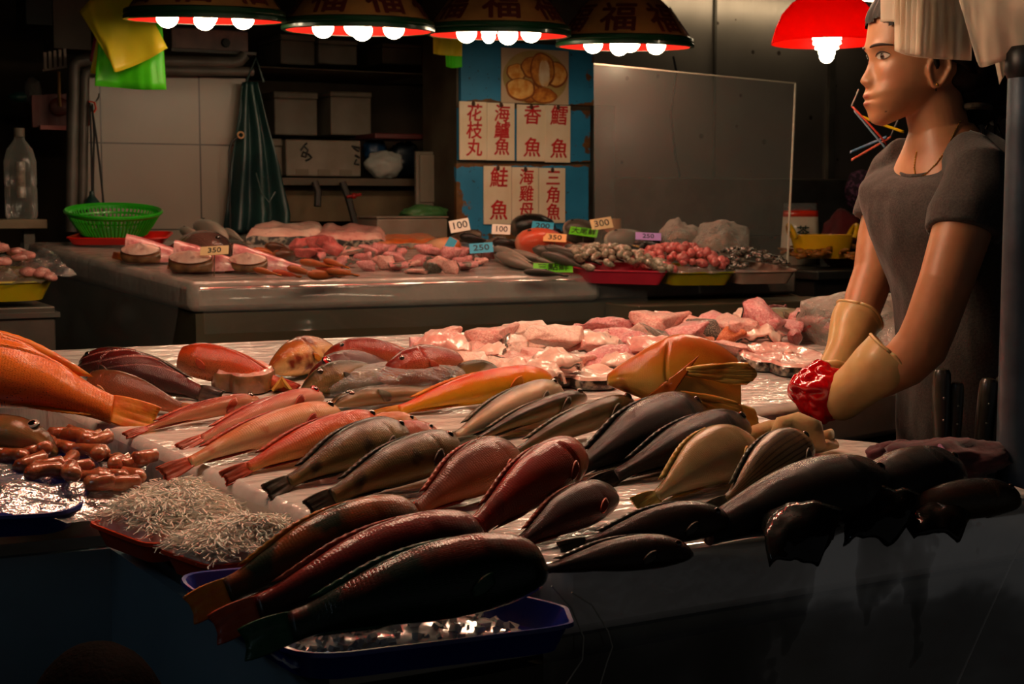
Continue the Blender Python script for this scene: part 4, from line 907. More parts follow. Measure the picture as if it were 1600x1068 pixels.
make_tray('blue_tray', 'blue plastic tray of ice under the three dark parrotfish', [D(.408, 1.652, -.05), D(.462, 1.372, -.05), D(.768, 1.352, -.05), D(.79, 1.408, -.05), D(.615, 1.64, -.05)], M_BLUE, .034, N=NT)
def heap(name, label, c4, hgt, m, plane_off, seed=1, n=26, strands=0, sl=.03, sr=.0011, chips=0, chip=.008, kind='stuff', cat=None, zf=zT, flat=.5):
    """a mound over a quadrilateral; strands = thin threads, chips = broken pieces lying on it"""
    r = random.Random(seed); P = []; c4 = [Vector(c) for c in c4]; mb = MB()
    def surf(a, b):
        p = (c4[0] * (1 - a) + c4[1] * a) * (1 - b) + (c4[3] * (1 - a) + c4[2] * a) * b
        e = min(1, (16 * a * (1 - a) * b * (1 - b))) ** flat
        return p + Vector((0, 0, hgt * e * (1 + .35 * nz((a * 4, b * 4, seed), 1.0)) + .003 * nz((a * 30, b * 30, seed), 1)))
    for i in range(n + 1): P.append([surf(i / n, j / n) for j in range(n + 1)])
    mb.grid(P)
    for _ in range(strands):
        a, b = r.uniform(.04, .96), r.uniform(.04, .96); an = r.uniform(0, 6.28); p = surf(a, b); pts = []
        for k in range(5):
            an += r.uniform(-.7, .7); pts.append(p + Vector((0, 0, .0008 + r.uniform(-.001, .0018)))); p = p + Vector((math.cos(an), math.sin(an), 0)) * (sl / 4); p.z += r.uniform(-.003, .002)
        mb.tube(pts, [sr * .6, sr, sr, sr * .9, sr * .4], 4)
    for _ in range(chips):
        a, b = r.uniform(.02, .98), r.uniform(.02, .98); s = chip * r.uniform(.5, 1.3); q = Quaternion((r.random(), r.random(), r.random()), r.uniform(0, 6)).to_matrix()
        mb.box(surf(a, b), (s, s * r.uniform(.5, 1), s * r.uniform(.3, .8)), M=q)
    o = mb.build(name, m, sharp=40); return tag(o, label, cat or name.replace('_', ' '), kind=kind)
M_BAIT = mat('pale whitebait', 'ece2d4', 'f8f2e8', .6, scale=40, spec=.15); M_ICEC = mat('crushed ice', 'b9b6b2', 'e0dedb', .12, scale=30, bump=.5, bscale=50, coat=.6, trans=.25)
def quad(c4, off): return [c + Vector((0, 0, off)) for c in c4]
heap('whitebait', 'heap of pale thread-like whitebait nearer the roe sacs', [D(.385, 1.878), D(.432, 1.775), D(.590, 1.795), D(.520, 1.985)], .040, M_BAIT, 0, 3, strands=2600, sl=.024, sr=.0012)
heap('whitebait', 'heap of pale thread-like whitebait beside the parrotfish', [D(.432, 1.748), D(.472, 1.670), D(.620, 1.690), D(.592, 1.785)], .036, M_BAIT, 0, 5, strands=2300, sl=.024, sr=.0012)
heap('crushed_ice', 'crushed ice in the blue tray under the parrotfish', [D(.43, 1.63, -.060), D(.475, 1.39, -.060), D(.755, 1.37, -.060), D(.62, 1.62, -.060)], .022, M_ICEC, 0, 9, chips=500, chip=.010)
heap('crushed_ice', 'crushed ice bed under the brown cuttlefish', [D(-.1, 2.36, -.08), D(.12, 2.15, -.08), D(.40, 2.30, -.08), D(.35, 2.62, -.08)], .045, M_ICEC, 0, 11, chips=350, chip=.012, flat=.35)
PT_ = lambda px, py, off: T(px, py, off - .030)
make_fish('parrotfish', 'olive and orange parrotfish furthest up the blue tray next to the whitebait', (288, 950), (650, 818), S_PARORG, FO, prof='parrot', k=.95, hs=.9, roll=34, lh=.05, lt=.0, eye=None, plane=PT_, N=NT, tail_h=.8, tail_droop=.02, lift=.006, arch=.02)
make_fish('parrotfish', 'dark red parrotfish in the middle of the blue tray', (325, 980), (748, 848), S_PARRED, FR, prof='parrot', k=.95, hs=.82, roll=34, lh=.045, lt=.0, eye=None, plane=PT_, N=NT, tail_h=.75, tail_droop=.02, lift=.006, arch=.02)
make_fish('parrotfish', 'dark green parrotfish nearest the rim of the blue tray', (372, 1004), (848, 898), S_PARGRN, FGR, prof='parrot', k=.95, hs=.86, roll=32, lh=.04, lt=.0, eye=None, plane=PT_, N=NT, tail_h=.75, tail_droop=.02, lift=.008, arch=.02)
# clear wrap over the roe tray and the roe sacs
P = []
WC = [D(-.12, 1.955, -.03), D(.41, 1.865, -.035), D(.50, 2.06, -.02), D(.44, 2.40, -.03)]
for i in range(61):
    a = i / 60; row = []
    for j in range(61):
        b_ = j / 60; p = (WC[0] * (1 - a) + WC[1] * a) * (1 - b_) + (D(.02, 2.40, -.02) * (1 - a) + WC[2] * a) * b_
        z = .016 * min(1, 5 * b_) * min(1, 4 * (1 - a)) * (1 if a > .05 else .6) + .012 * nz((a * 6, b_ * 5, 4), 1) + .008 * abs(nz((a * 14, b_ * 9, 7), 1.2)); row.append(p + Vector((0, 0, z)))
    P.append(row)
M_WRAP2 = film('crumpled clear wrap', dens=.16, rough=.22, bump=.9, bscale=14, edge=.3, tint=(.85, .82, .78))
WRAPP = P
tag(MB().grid(P).build('plastic_wrap', M_WRAP2, sharp=None), 'crumpled clear plastic wrap bulging over the blue roe tray', 'plastic wrap')
M_ROE = flesh_mat('roe', '7a321c', 'a25630', 'b87a50', 30)
def wrap_z(p):
    return min(((q.x - p.x) ** 2 + (q.y - p.y) ** 2, q.z) for row in WRAPP[::3] for q in row[::3])[1]
ROE_ME = []
for k in range(5):
    r = random.Random(40 + k); b = MB(); pts = [Vector((-.022 + .011 * i, .006 * math.sin(i * .9 + k) * (1 + .5 * k % 2), .007 + .001 * math.sin(i + k))) for i in range(5)]
    b.tube([pts[0] - Vector((.006, 0, 0))] + pts + [pts[-1] + Vector((.006, 0, 0))], [.002] + [.0075 + .002 * r.random() for _ in pts] + [.002], 12)
    for i in range(len(b.V)): b.V[i] += Vector((nz(b.V[i], 90, k), nz(b.V[i], 90, k + 3), nz(b.V[i], 90, k + 5))) * .0015
    ROE_ME.append(meshdata('roe', b.V, b.F, M_ROE))
ROE = [(20, 722), (45, 700), (75, 712), (60, 695), (98, 690), (120, 700), (140, 712), (110, 724), (80, 735), (50, 728), (30, 712), (155, 722), (180, 712), (200, 722), (226, 722), (170, 738), (140, 740), (115, 748), (160, 750), (190, 748), (70, 745), (200, 735), (130, 690), (150, 700), (8, 716), (95, 705), (182, 728), (100, 732), (125, 728), (60, 714)]
for i, (px, py) in enumerate(ROE):
    p = T(px, py + 16, -.02); p.z = max(p.z, wrap_z(p)) + (.007 if i % 3 == 2 else 0)
    o = bpy.data.objects.new('roe_sac', ROE_ME[i % 5]); link(o); o.matrix_basis = Matrix.Translation(p) @ Matrix.Rotation(-.45 + RNG.uniform(-.9, .9), 4, 'Z') @ Matrix.Rotation(RNG.uniform(-.2, .2), 4, 'Y') @ Matrix.Diagonal((.72 + .35 * RNG.random(), 1.2, 1.2, 1))
    tag(o, 'small reddish brown roe sac in the pile on the clear wrap', 'roe sac', 'roe sacs on the clear wrap')
S_CUTTLE = fish_skin('brown cuttlefish', '4a3016', '6e4c26', '9a7a50', scale_n=30, bumpk=.15)
PC = lambda px, py, off: T(px, py, off - .03)
make_fish('cuttlefish', 'glossy brown cuttlefish with a big pale eye lying on ice', (-210, 688), (92, 702), S_CUTTLE, FD, prof='slender', k=1.0, hs=1.1, ws=1.3, roll=10, lh=.02, eye='grey', eye_s=1.7, plane=PC, N=NT, dorsal=0, gill=0, t0=.2, cat='cuttlefish', lift=.012)
# curved collars and belly strips lying among the chunks
for i, (px, py, w, h, ang, fl, sk) in enumerate(((800, 590, 95, 30, -.5, F_PALE, SK_SILV), (842, 592, 80, 26, -.9, F_PALE, SK_SILV), (690, 552, 80, 34, .1, F_PINK, SK_SILV), (770, 566, 70, 34, -.3, F_PALE, SK_DARK), (928, 545, 64, 40, .4, F_PALE, SK_SILV), (1022, 552, 60, 44, 1.1, F_PINK, SK_DARK), (1110, 530, 66, 30, .2, F_PINK, SK_SILV), (1180, 532, 70, 34, -.1, F_PALE, SK_DARK), (870, 574, 60, 40, .8, F_PALE, SK_SILV), (960, 578, 66, 36, -.2, F_PALE, SK_SILV))):
    c = T(px, py, .006 + .012 * (i % 3)); s = pxm(depth(c)); X = (RT * math.cos(ang) + FWH_ * math.sin(ang)) if False else (RT * math.cos(ang) + Vector((FW.x, FW.y, 0)).normalized() * math.sin(ang)); Y = NT.cross(X).normalized(); P = []
    for a in range(15):
        u = -1 + a / 7; row = []
        for b in range(9):
            v = -1 + b / 4; wd = (1 - .45 * u * u); row.append(X * (w * s * .55 * u) + Y * (h * s * 1.0 * v * wd) + NT * (.016 * (1 - v * v) * wd + .014 * (1 - u * u) + .012 * nz((u * 2.4, v * 2, i), 1.3) + .004 * nz((u * 7, v * 6, i), 1.3)))
        P.append(row)
    r = empty('fish_collar', c, label='curved strip of pale fish flesh lying on the pink heap, its edge lined with skin', cat='fish piece', group='curved flesh strips on the pink heap')
    MB().slab(P, .005).build('flesh', fl, r, sharp=None); MB().slab([[p - NT * .001 for p in row[:3]] for row in P], -.004).build('skin', sk, r, sharp=None)
# ---------------------------------------------------------------- sign column and its name cards
def rect_v(px0, py0, px1, py1, v): 
    a, b = onv(px0, py0, v), onv(px1, py1, v); return a.x, b.x, b.z, a.z     # u0,u1,z0,z1
def board(name, x0, x1, z0, z1, v, th, m, parent=None, bevel=.002, **kw):
    mb = MB().box(((x0 + x1) / 2, v - th / 2, (z0 + z1) / 2), (x1 - x0, th, z1 - z0))
    if parent is not None: mb.V = [parent.matrix_basis.inverted() @ q for q in mb.V]
    return mb.build(name, m, parent, smooth=False, bevel=bevel, **kw)
def peel_material():
    m, g, b = newmat('peeling blue paint'); tc = g.new('ShaderNodeTexCoord').outputs['Object']; sx = g.new('ShaderNodeSeparateXYZ'); g.link(tc, sx.inputs[0])
    rust = g.ramp(g.noise(tc, 22, 4), [(.3, lin('4a2c10')), (.7, lin('7a5020'))])
    blue = g.ramp(g.noise(tc, 5, 3), [(.3, lin('1c6f96')), (.7, lin('2a86b4'))])
    blue = g.mix(g.ramp(g.noise(tc, 48, 3), [(.64, (0, 0, 0, 1)), (.70, (1, 1, 1, 1))]), blue, lin('24414a'))
    f = g.math('ADD', g.noise(tc, 9, 5, .62), g.math('MULTIPLY', g.attr('wear'), .6)); f = g.ramp(f, [(.66, (0, 0, 0, 1)), (.69, (1, 1, 1, 1))])
    g.link(g.mix(f, blue, rust), b.inputs['Base Color']); setp(b, Roughness=.5); g.link(g.bump(f, .4, .002), b.inputs['Normal']); return m
def _attr(s, nm):
    n = s.n.new('ShaderNodeAttribute'); n.attribute_name = nm; return n.outputs['Fac']
NT_.attr = _attr
M_PEEL = peel_material(); VS = 5.16
cb = empty('sign_cabinet', onv(818, 345, VS), label='blue painted steel cabinet front with rust carrying red lettered fish name cards', cat='cabinet')
def wear_panel(rect, wearf):
    x0, x1, z0, z1 = rect; nx, nz_n = 24, 16; P = [[Vector((x0 + (x1 - x0) * i / nx, VS + .02, z0 + (z1 - z0) * j / nz_n)) for j in range(nz_n + 1)] for i in range(nx + 1)]
    mb = MB().slab([[cb.matrix_basis.inverted() @ p for p in r] for r in P], .02); o = mb.build('panel', M_PEEL, cb, smooth=False)
    vals = [wearf(*((k // (nz_n + 1)) / nx, (k % (nz_n + 1)) / nz_n)) for k in range((nx + 1) * (nz_n + 1))]; a = o.data.attributes.new('wear', 'FLOAT', 'POINT'); a.data.foreach_set('value', vals + vals)
wear_panel(rect_v(720, 62, 928, 165, VS), lambda a, b: .25 * max(0, a - .85) / .15 + (.35 if b < .05 else 0))
wear_panel(rect_v(717, 166, 922, 253, VS), lambda a, b: .2 * (a > .93) + (.35 if b < .05 or b > .95 else 0))
wear_panel(rect_v(713, 255, 919, 372, VS), lambda a, b: .9 * max(0, .30 - a) + (.45 if b > .95 else 0) + .3 * (b < .08))
x0, x1, z0, z1 = rect_v(713, 62, 928, 372, VS)
board('body', x0 + .01, x1 - .005, z0 - .3, z1 + .4, VS + .34, .34 - .021, mat('rusty cabinet body', '4c4536', '362a1c', .6, scale=6), cb)
x0, x1, z0, z1 = rect_v(926, 165, 958, 360, VS - .0); board('side_panel', x0, x1, z0, z1, VS + .02, .03, mat('grey steel strip', '4e4e4a', '3c3a34', .5, .5, scale=6), cb)
M_CARDW = mat('cream sign board', 'e4d6bc', 'd8c6a4', .5, scale=7); M_REDINK = mat('red brush lettering', 'b01018', 'c01a1e', .5, scale=30)
SIGNS = [((717, 158, 759.5, 250), '花枝丸', (.21, .51, .81)), ((760, 160, 803, 251), '海鱸魚', (.20, .49, .78)), ((807, 163, 850.5, 252), '香魚', (.20, .78)), ((851, 164, 890, 254), '鱈魚', (.20, .78)),
         ((755, 259, 798, 350), '鮭魚', (.22, .78)), ((799, 261, 840, 345), '海雞母', (.20, .51, .82)), ((841, 262, 882, 348), '三角魚', (.20, .51, .82))]
SLAB_ = ['cream card with the three red characters 花枝丸, beside the 海鱸魚 card', 'cream card with the three red characters 海鱸魚', 'cream card with the two red characters 香魚', 'cream card with the two red characters 鱈魚', 'cream card with the red characters 鮭魚 in the lower row', 'rust stained cream card with the red characters 海雞母', 'cream card with the red characters 三角魚 in the lower row']
for k, (rc_, tx, ys) in enumerate(SIGNS):
    vv = VS - .004 - .002 * (k % 2); x0, x1, z0, z1 = rect_v(*rc_, vv); r = empty('name_card', ((x0 + x1) / 2, vv, z0), label=SLAB_[k], cat='sign', group='fish name cards')
    board('card', x0, x1, z0, z1, vv, .006, M_CARDW, r, bevel=.0008)
    for c_, yy in zip(tx, ys):
        V, F = text_mesh(c_, min((x1 - x0) * .84, (z1 - z0) / max(2.6, len(tx)) * .94), .0013, .10); z = z1 - (z1 - z0) * yy; xx = (x0 + x1) / 2 + .003
        mobj('lettering', [r.matrix_basis.inverted() @ Vector((xx + v.x * (1 + .04 * nz((v.x * 40, v.y * 40, k)))  + .0006 * nz((v.x * 30, v.y * 30, k + 5)), vv - .0066 - v.z, z + v.y + .0006 * nz((v.x * 30, v.y * 30, k)))) for v in V], [f[::-1] for f in F], M_REDINK, r, smooth=False)
    MB().ball(r.matrix_basis.inverted() @ Vector(((x0 + x1) / 2, vv - .008, z1 - .008)), .008, 10, 6, (1, .5, 1.3)).build('hook', mat('rusty hook', '4a2a12', '24160c', .6), r)
# the food poster
x0, x1, z0, z1 = rect_v(783, 74, 888, 164, VS - .004); r = empty('food_poster', ((x0 + x1) / 2, VS - .004, z0), label='faded poster of golden fried pieces in a glass bowl', cat='poster')
board('paper', x0, x1, z0, z1, VS - .002, .004, mat('poster paper', 'c9b193', 'b9a184', .45, scale=4), r, bevel=.0006)
W_, H_ = x1 - x0, z1 - z0
def disc(cx, cz, a, b, dy, m, nm, seed, amp=.12):
    n = 40; V = [r.matrix_basis.inverted() @ Vector((x0 + W_ * cx, VS - .0062 - dy, z0 + H_ * cz))]
    for i in range(n):
        t = 2 * math.pi * i / n; q = 1 + amp * nz((math.cos(t) * 1.5, math.sin(t) * 1.5, seed)); V.append(r.matrix_basis.inverted() @ Vector((min(x1, max(x0, x0 + W_ * (cx + a * q * math.cos(t)))), VS - .0062 - dy, min(z1, max(z0, z0 + H_ * (cz + b * q * math.sin(t)))))))
    mobj(nm, V, [(0, 1 + i, 1 + (i + 1) % n) for i in range(n)], m, r, smooth=False)
M_FRY = mat('fried golden print', 'd88a2c', 'ecb968', .5, scale=30, mid=(.4, .6)); M_FRY3 = mat('fried brown print', 'a85c16', 'd8923c', .5, scale=30, mid=(.4, .6)); M_FRY2 = mat('fried pale print', 'd8a868', 'ecd9ba', .5, scale=22)
disc(.5, .48, .48, .50, .0002, mat('glass bowl print', '9a8a52', 'b79a5c', .5, scale=10), 'bowl_print', 1, .02)
for i, (a, b, p_, q) in enumerate(((.42, .20, .13, .18), (.22, .56, .14, .15), (.62, .15, .18, .14), (.80, .55, .17, .22), (.45, .66, .16, .18), (.28, .26, .20, .20), (.60, .62, .18, .30))): (disc(a, b, p_ * 1.08, q * 1.08, .0003 + .0002 * i, mat('toasted edge print', '7a3c10', '98541c', .5, scale=20), 'food_print', i + 2), disc(a, b + .01, p_ * .94, q * .94, .0004 + .0002 * i, M_FRY if i % 2 else M_FRY3, 'food_print', i + 2))
disc(.63, .56, .085, .26, .0022, M_FRY2, 'food_print', 20, .2)
# ---------------------------------------------------------------- shelves and boxes in the dark recess
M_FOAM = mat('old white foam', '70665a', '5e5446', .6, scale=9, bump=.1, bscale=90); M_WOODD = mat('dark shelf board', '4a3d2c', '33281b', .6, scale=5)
def shelf(px0, py0, px1, py1, v, dep, label, m=M_WOODD, name='shelf_board'):
    x0, x1, z0, z1 = rect_v(px0, py0, px1, py1, v); return tag(MB().box(((x0 + x1) / 2, v + dep / 2, (z0 + z1) / 2), (x1 - x0, dep, z1 - z0)).build(name, m, smooth=False, bevel=.002), label, 'shelf')
shelf(405, 103, 668, 117, 5.5, .56, 'long dark shelf board high in the recess behind the lamps'); shelf(420, 277, 712, 291, 5.5, .56, 'lower dark shelf board carrying the scribbled foam box')
def foam_box(px0, py0, px1, py1, v, dep, label, lid=.25, scribble=None, name='foam_box', m=None, slots=False):
    x0, x1, z0, z1 = rect_v(px0, py0, px1, py1, v); c = Vector(((x0 + x1) / 2, v + dep / 2, z0)); r = empty(name, c, label=label, cat='box'); w = x1 - x0; h = z1 - z0; m = m or M_FOAM
    MB().box((0, 0, h * (1 - lid) / 2), (w * .97, dep * .97, h * (1 - lid))).build('body', m, r, smooth=False, bevel=.006)
    MB().box((0, 0, h * (1 - lid / 2)), (w, dep, h * lid)).build('lid', m, r, smooth=False, bevel=.006)
    if slots:
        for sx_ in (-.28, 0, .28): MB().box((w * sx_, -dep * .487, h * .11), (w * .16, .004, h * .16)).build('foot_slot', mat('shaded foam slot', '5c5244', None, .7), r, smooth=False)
    if scribble:
        for pts in scribble: MB().tube([Vector((w * a, -dep / 2 - .001, h * b)) for a, b in pts], .004, 6).build('scribble', mat('black marker', '15130f', None, .6), r)
    return r
foam_box(445, 217, 567, 276, 5.52, .34, 'white foam box scribbled with black marker on the lower shelf', .0001, [[(-.22, .90), (-.25, .85)], [(-.30, .70), (-.26, .82), (-.21, .72), (-.24, .52), (-.29, .55), (-.27, .66), (-.20, .60), (-.16, .50)], [(-.24, .42), (-.18, .48)], [(.36, .84), (.46, .80), (.45, .70), (.38, .80)], [(.40, .60), (.46, .52)], [(.42, .48), (.39, .36), (.45, .34)]], slots=True)
foam_box(415, 216, 443, 276, 5.56, .34, 'narrow foam box end beside the scribbled foam box', .2)
foam_box(428, 142, 498, 212, 5.74, .26, 'dim foam box standing behind the scribbled one, nearer the apron', .16)
foam_box(516, 142, 582, 212, 5.74, .26, 'dim foam box standing behind the scribbled one, nearer the sign cabinet', .12)
foam_box(438, 52, 494, 102, 5.6, .3, 'foam box on the high shelf right above the dim foam boxes', .2); foam_box(497, 60, 560, 102, 5.6, .3, 'second foam box along the high shelf', .2); foam_box(597, 66, 662, 102, 5.6, .3, 'brownish box at the far end of the high shelf', .2, m=mat('brown carton', '4a3a2a', '3a2c1e', .7))
shelf(428, 292, 652, 345, 5.62, .03, 'brownish board under the lower shelf', mat('water stained board', '6a5638', '4a3a24', .6, scale=5), 'backing_board')
for a, b, c_, lab in (((492, 284), (497, 300), (496, 322), 'short grey hose end hanging under the lower shelf'), ((535, 284), (545, 312), (556, 352), 'dark hose with a red valve under the lower shelf')):
    MB_ = MB().tube([onv(*a, 5.48), onv(*b, 5.47), onv(*c_, 5.46)], .014, 10); tag(MB_.build('hose', mat('dark rubber hose', '26231f', None, .5)), lab, 'hose')
p = onv(553, 306, 5.455); tag(MB().tube([p - Vector((.03, 0, .004)), p + Vector((.03, 0, .006))], .006, 8).ball(p, .012, 10, 8).build('valve_handle', mat('red enamel', '8a1a14', None, .4)), 'small red valve handle on the dark hose', 'valve')
x0, x1, z0, z1 = rect_v(650, 236, 716, 322, 5.40); r = empty('foam_board', ((x0 + x1) / 2, 5.4, z0), label='grey foam lid leaning on edge against the blue sign cabinet', cat='lid')
board('panel', x0, x1, z0, z1, 5.42, .02, M_FOAM, r, bevel=.004); board('rim', x0 + .014, x1 - .012, z0 + .015, z1 - .014, 5.40, .008, mat('inner foam rim', '74695a', '685e50', .6), r, bevel=.003)
foam_box(588, 338, 702, 372, 4.93, .2, 'grey wet foam block behind the black fish on the back counter', .1)
def lump(name, label, cat, px, py, v, rx, ry, rz, m, seed=1, amp=.25, pos=None):
    c = pos if pos is not None else onv(px, py, v); mb = MB().ball((0, 0, 0), 1, 36, 22)
    V = []
    for q in mb.V:
        k = 1 + amp * nz(q, 1.6, seed) + amp * .6 * abs(nz(q, 3.6, seed + 2)); V.append(c + Vector((q.x * rx * k, q.y * ry * k, q.z * rz * k)))
    return tag(mobj(name, V, mb.F, m), label, cat)
M_GREENB = film('dark green bag film', (.10, .26, .08), .75, .2, .8, 14, .2); M_WBAG = film('white bag film', (.75, .72, .66), .6, .25, .8, 12, .3)
lump('plastic_bag', 'dark green plastic bag lying on the grey foam block', 'plastic bag', 664, 333, 5.22, .095, .06, .032, M_GREENB, 3)
lump('plastic_bag', 'crumpled whitish plastic bag beside the scribbled foam box', 'plastic bag', 600, 258, 5.62, .075, .06, .055, M_WBAG, 5)
lump('plastic_bag', 'blue plastic bag behind the whitish bag on the lower shelf', 'plastic bag', 585, 236, 5.74, .05, .04, .055, mat('blue bag', '173a5e', '10263e', .4), 7); lump('plastic_bag', 'dark navy bag at the back of the lower shelf under the red lid', 'plastic bag', 632, 248, 5.76, .07, .05, .07, mat('navy bag', '14202c', '0c141c', .4), 9)
p0_, p1_ = onv(570, 213, 5.66), onv(655, 216, 5.66); tag(MB().box((p0_ + p1_) / 2, ((p1_ - p0_).length, .22, .022)).build('box_lid', mat('dull red lid', '5a1a16', '451410', .5), bevel=.004, smooth=False), 'dull red box lid resting on the bags on the lower shelf', 'lid')
# dark green apron
P = []
for i in range(41):
    t = i / 40; row = []
    for j in range(31):
        s = j / 30; xl = 378 - 26 * t; xr = 402 + 48 * min(1, t * 1.15); px = xl + (xr - xl) * s; py = 128 + 235 * t
        p = onv(px, py, 5.22); p.y += .03 * math.sin(s * 17 + 1.5 * t) * (.3 + .7 * t) + .015 * nz((s * 5, t * 3, 2), 1); row.append(p)
    P.append(row)
r = empty('apron', P[20][15], label='dark green rubber apron hanging at the end of the tiled wall', cat='apron'); Mi = r.matrix_basis.inverted()
M_APR = mat('dark green rubber', '1e3a36', '14282a', .38, scale=6, bump=.1); MB().slab([[Mi @ p for p in q] for q in P], .003).build('cloth', M_APR, r, sharp=None)
MB().tube([Mi @ (onv(412, 128, 5.18) + Vector((0, 0, .0))), Mi @ onv(400, 90, 5.18), Mi @ onv(385, 128, 5.18)], .005, 6).build('neck_strap', M_APR, r)
q_ = [onv(418, 298, 5.165), onv(430, 318, 5.16), onv(424, 312, 5.16)]
MB().tube([Mi @ onv(x, y, 5.150) for x, y in ((400, 270), (408, 300), (420, 316), (430, 300))], .003, 6).build('pocket_seam', M_APR, r)
MB().tube([onv(360, 358, 5.19), onv(359, 300, 5.19), onv(358, 235, 5.19), onv(362, 222, 5.19), onv(374, 212, 5.19)], .004, 8); 
tag(MB().tube([onv(360, 362, 5.19), onv(359, 300, 5.19), onv(358, 235, 5.19), onv(362, 222, 5.19), onv(374, 212, 5.19)], .004, 8).build('hook_rod', M_CORD), 'thin black hooked rod standing before the tiles by the apron', 'rod')
p = onv(376, 211, 5.185); tag(MB().lathe([(.008, -.003), (.014, -.003), (.014, .003), (.008, .003), (.008, -.003)], 16).build('cord_ring', mat('amber ring', '8a5a1c', None, .4), M=Matrix.Translation(p) @ Matrix.Rotation(1.4, 4, 'X')), 'small amber ring at the top of the hooked rod', 'ring')
# pipes
M_PIPE = mat('grey plastic pipe', '56504a', '423d37', .42, scale=8)
def pipe(pts, r, label): return tag(MB().tube([onv(x, y, v) for x, y, v in pts], r, 14).build('drain_pipe', M_PIPE), label, 'pipe')
pipe([(111, 362, 5.2), (112, 300, 5.2), (115, 110, 5.2), (116, 101, 5.2), (121, 96, 5.2), (135, 94, 5.2), (260, 96, 5.2), (364, 98, 5.2), (374, 95, 5.2), (382, 86, 5.2)], .021, 'outer grey pipe running up beside the tiles and along their top')
pipe([(128, 362, 5.2), (129, 300, 5.2), (132, 122, 5.2), (134, 113, 5.2), (140, 110, 5.2), (260, 110, 5.2), (395, 112, 5.2)], .017, 'inner grey pipe bending just below the outer one')
x0, x1, z0, z1 = rect_v(262, 44, 382, 84, 5.3); r = empty('wall_box', ((x0 + x1) / 2, 5.3, z0), label='dirty pinkish plastic box on the wall behind the lamp bulbs', cat='box')
board('body', x0, x1, z0, z1, 5.3, .05, mat('pinkish grey plastic', '8a6a62', '6a5450', .5, scale=14), r, bevel=.006); board('tray_edge', x0 - .01, x1 + .02, z0 - .012, z0, 5.3, .08, M_PIPE, r)
mm = MB().lathe([(.0, .012), (.014, .012), (.017, 0), (.017, -.004)], 18); mm.V = [Vector(((x0 + x1) / 2 + .06, 0, .04)) * 0 + Vector((.055 + q.x, -.052 - q.z, .03 + q.y)) for q in mm.V]; mm.build('knob', M_CORD, r)
# cords and brush by the tiles
M_ORTIE = mat('orange cable tie', 'b8340e', None, .4)
tag(MB().tube([onv(x, y, 5.18) for x, y in ((140, 196), (141, 170), (139, 158), (148, 160), (150, 170), (146, 176))], .004, 6).build('cable_tie', M_ORTIE), 'orange strap looped on the tiled wall', 'strap')
r = empty('hanging_brush', onv(144, 322, 5.16), label='dark green handled brush hanging on black cords before the tiles', cat='brush'); Mi = r.matrix_basis.inverted()
MB().lathe([(.0, .055), (.008, .05), (.010, .035), (.022, .02), (.033, .004), (.034, -.004), (.0, -.004)], 20).build('head', mat('dark green plastic', '16302c', None, .4), r)
for k, pts in enumerate((((144, 305), (143, 250), (142, 205), (140, 160)), ((145, 305), (147, 210), (144, 162)), ((163, 330), (156, 260), (150, 210), (143, 165)))): MB().tube([Mi @ onv(x, y, 5.165 - .004 * k) for x, y in pts], .0035, 6).build('cord', M_CORD, r)
tag(MB().tube([onv(x, y, 5.185) for x, y in ((150, 158), (154, 152), (155, 146))], .003, 6).build('wall_hook', M_DSTEEL), 'small wire hook on the tile joint above the hanging brush', 'hook')
# ---------------------------------------------------------------- dim things left of the pipes
x0, x1, z0, z1 = rect_v(-60, 343, 74, 357, 5.0); r = empty('bench', ((x0 + x1) / 2, 5.2, 0), label='worn wooden bench end carrying the big clear bottle', cat='bench'); Mi = r.matrix_basis.inverted()
M_WOOD = mat('worn wood', '7a6a50', '5c4e38', .55, scale=8); MB().box(Mi @ Vector(((x0 + x1) / 2, 5.17, (z0 + z1) / 2)), (x1 - x0, .34, z1 - z0)).build('top', M_WOOD, r, smooth=False, bevel=.003)
for a in (45, -40): 
    q = onv(a, 380, 5.1); MB().box(Mi @ Vector((q.x, 5.1, z0 / 2)), (.035, .035, z0)).build('leg', M_DSTEEL, r, smooth=False)
q = onv(34, 343, 5.12); r = empty('water_bottle', (q.x, 5.12, z1), label='large clear plastic bottle on the worn bench', cat='bottle'); s = .052
MB().lathe([(.0, .0), (s * .9, .0), (s, .012), (s, .10), (s * .96, .108), (s, .116), (s, .19), (s * .8, .23), (s * .34, .262), (s * .30, .28), (s * .30, .284)], 28).build('body', film('clear bottle plastic', (.7, .68, .62), .10, .12, .2, 8, .5), r)
MB().lathe([(.0, .30), (s * .34, .30), (s * .34, .272), (0, .272)], 20).build('cap', M_FOAM, r); MB().lathe([(s * .3, .07), (s * .3, .19)], 14).build('label', mat('pale label', '8a7a68', '5a4a3c', .6, scale=30), r)
x0, x1, z0, z1 = rect_v(80, -10, 141, 79, 5.42); tag(board('carton', x0, x1, z0, z1, 5.6, .2, mat('greyish carton', '6e5f54', '5a4c42', .6, scale=5)), 'grey carton high on the wall behind the yellow bag', 'carton')
x0, x1, z0, z1 = rect_v(36, -14, 79, 42, 5.44); tag(board('carton', x0, x1, z0, z1, 5.6, .2, mat('dark carton', '2a2624', '1e1a18', .5, scale=5)), 'nearly black box beside the grey carton', 'carton')
r = empty('scraper', onv(86, 93, 5.36), label='pale striped plastic scraper hanging below the grey carton', cat='scraper'); M_PALE = mat('pale plastic', 'a08c80', None, .5)
for k in range(5): MB().box(Vector((-.034 + .017 * k, 0, .004 * k - .006)), (.010, .008, .058)).build('bar', M_PALE, r, smooth=False)
MB().box(Vector((0, .006, -.03)), (.085, .006, .008), M=Matrix.Rotation(-.2, 3, 'Y')).build('back', M_PALE, r, smooth=False)
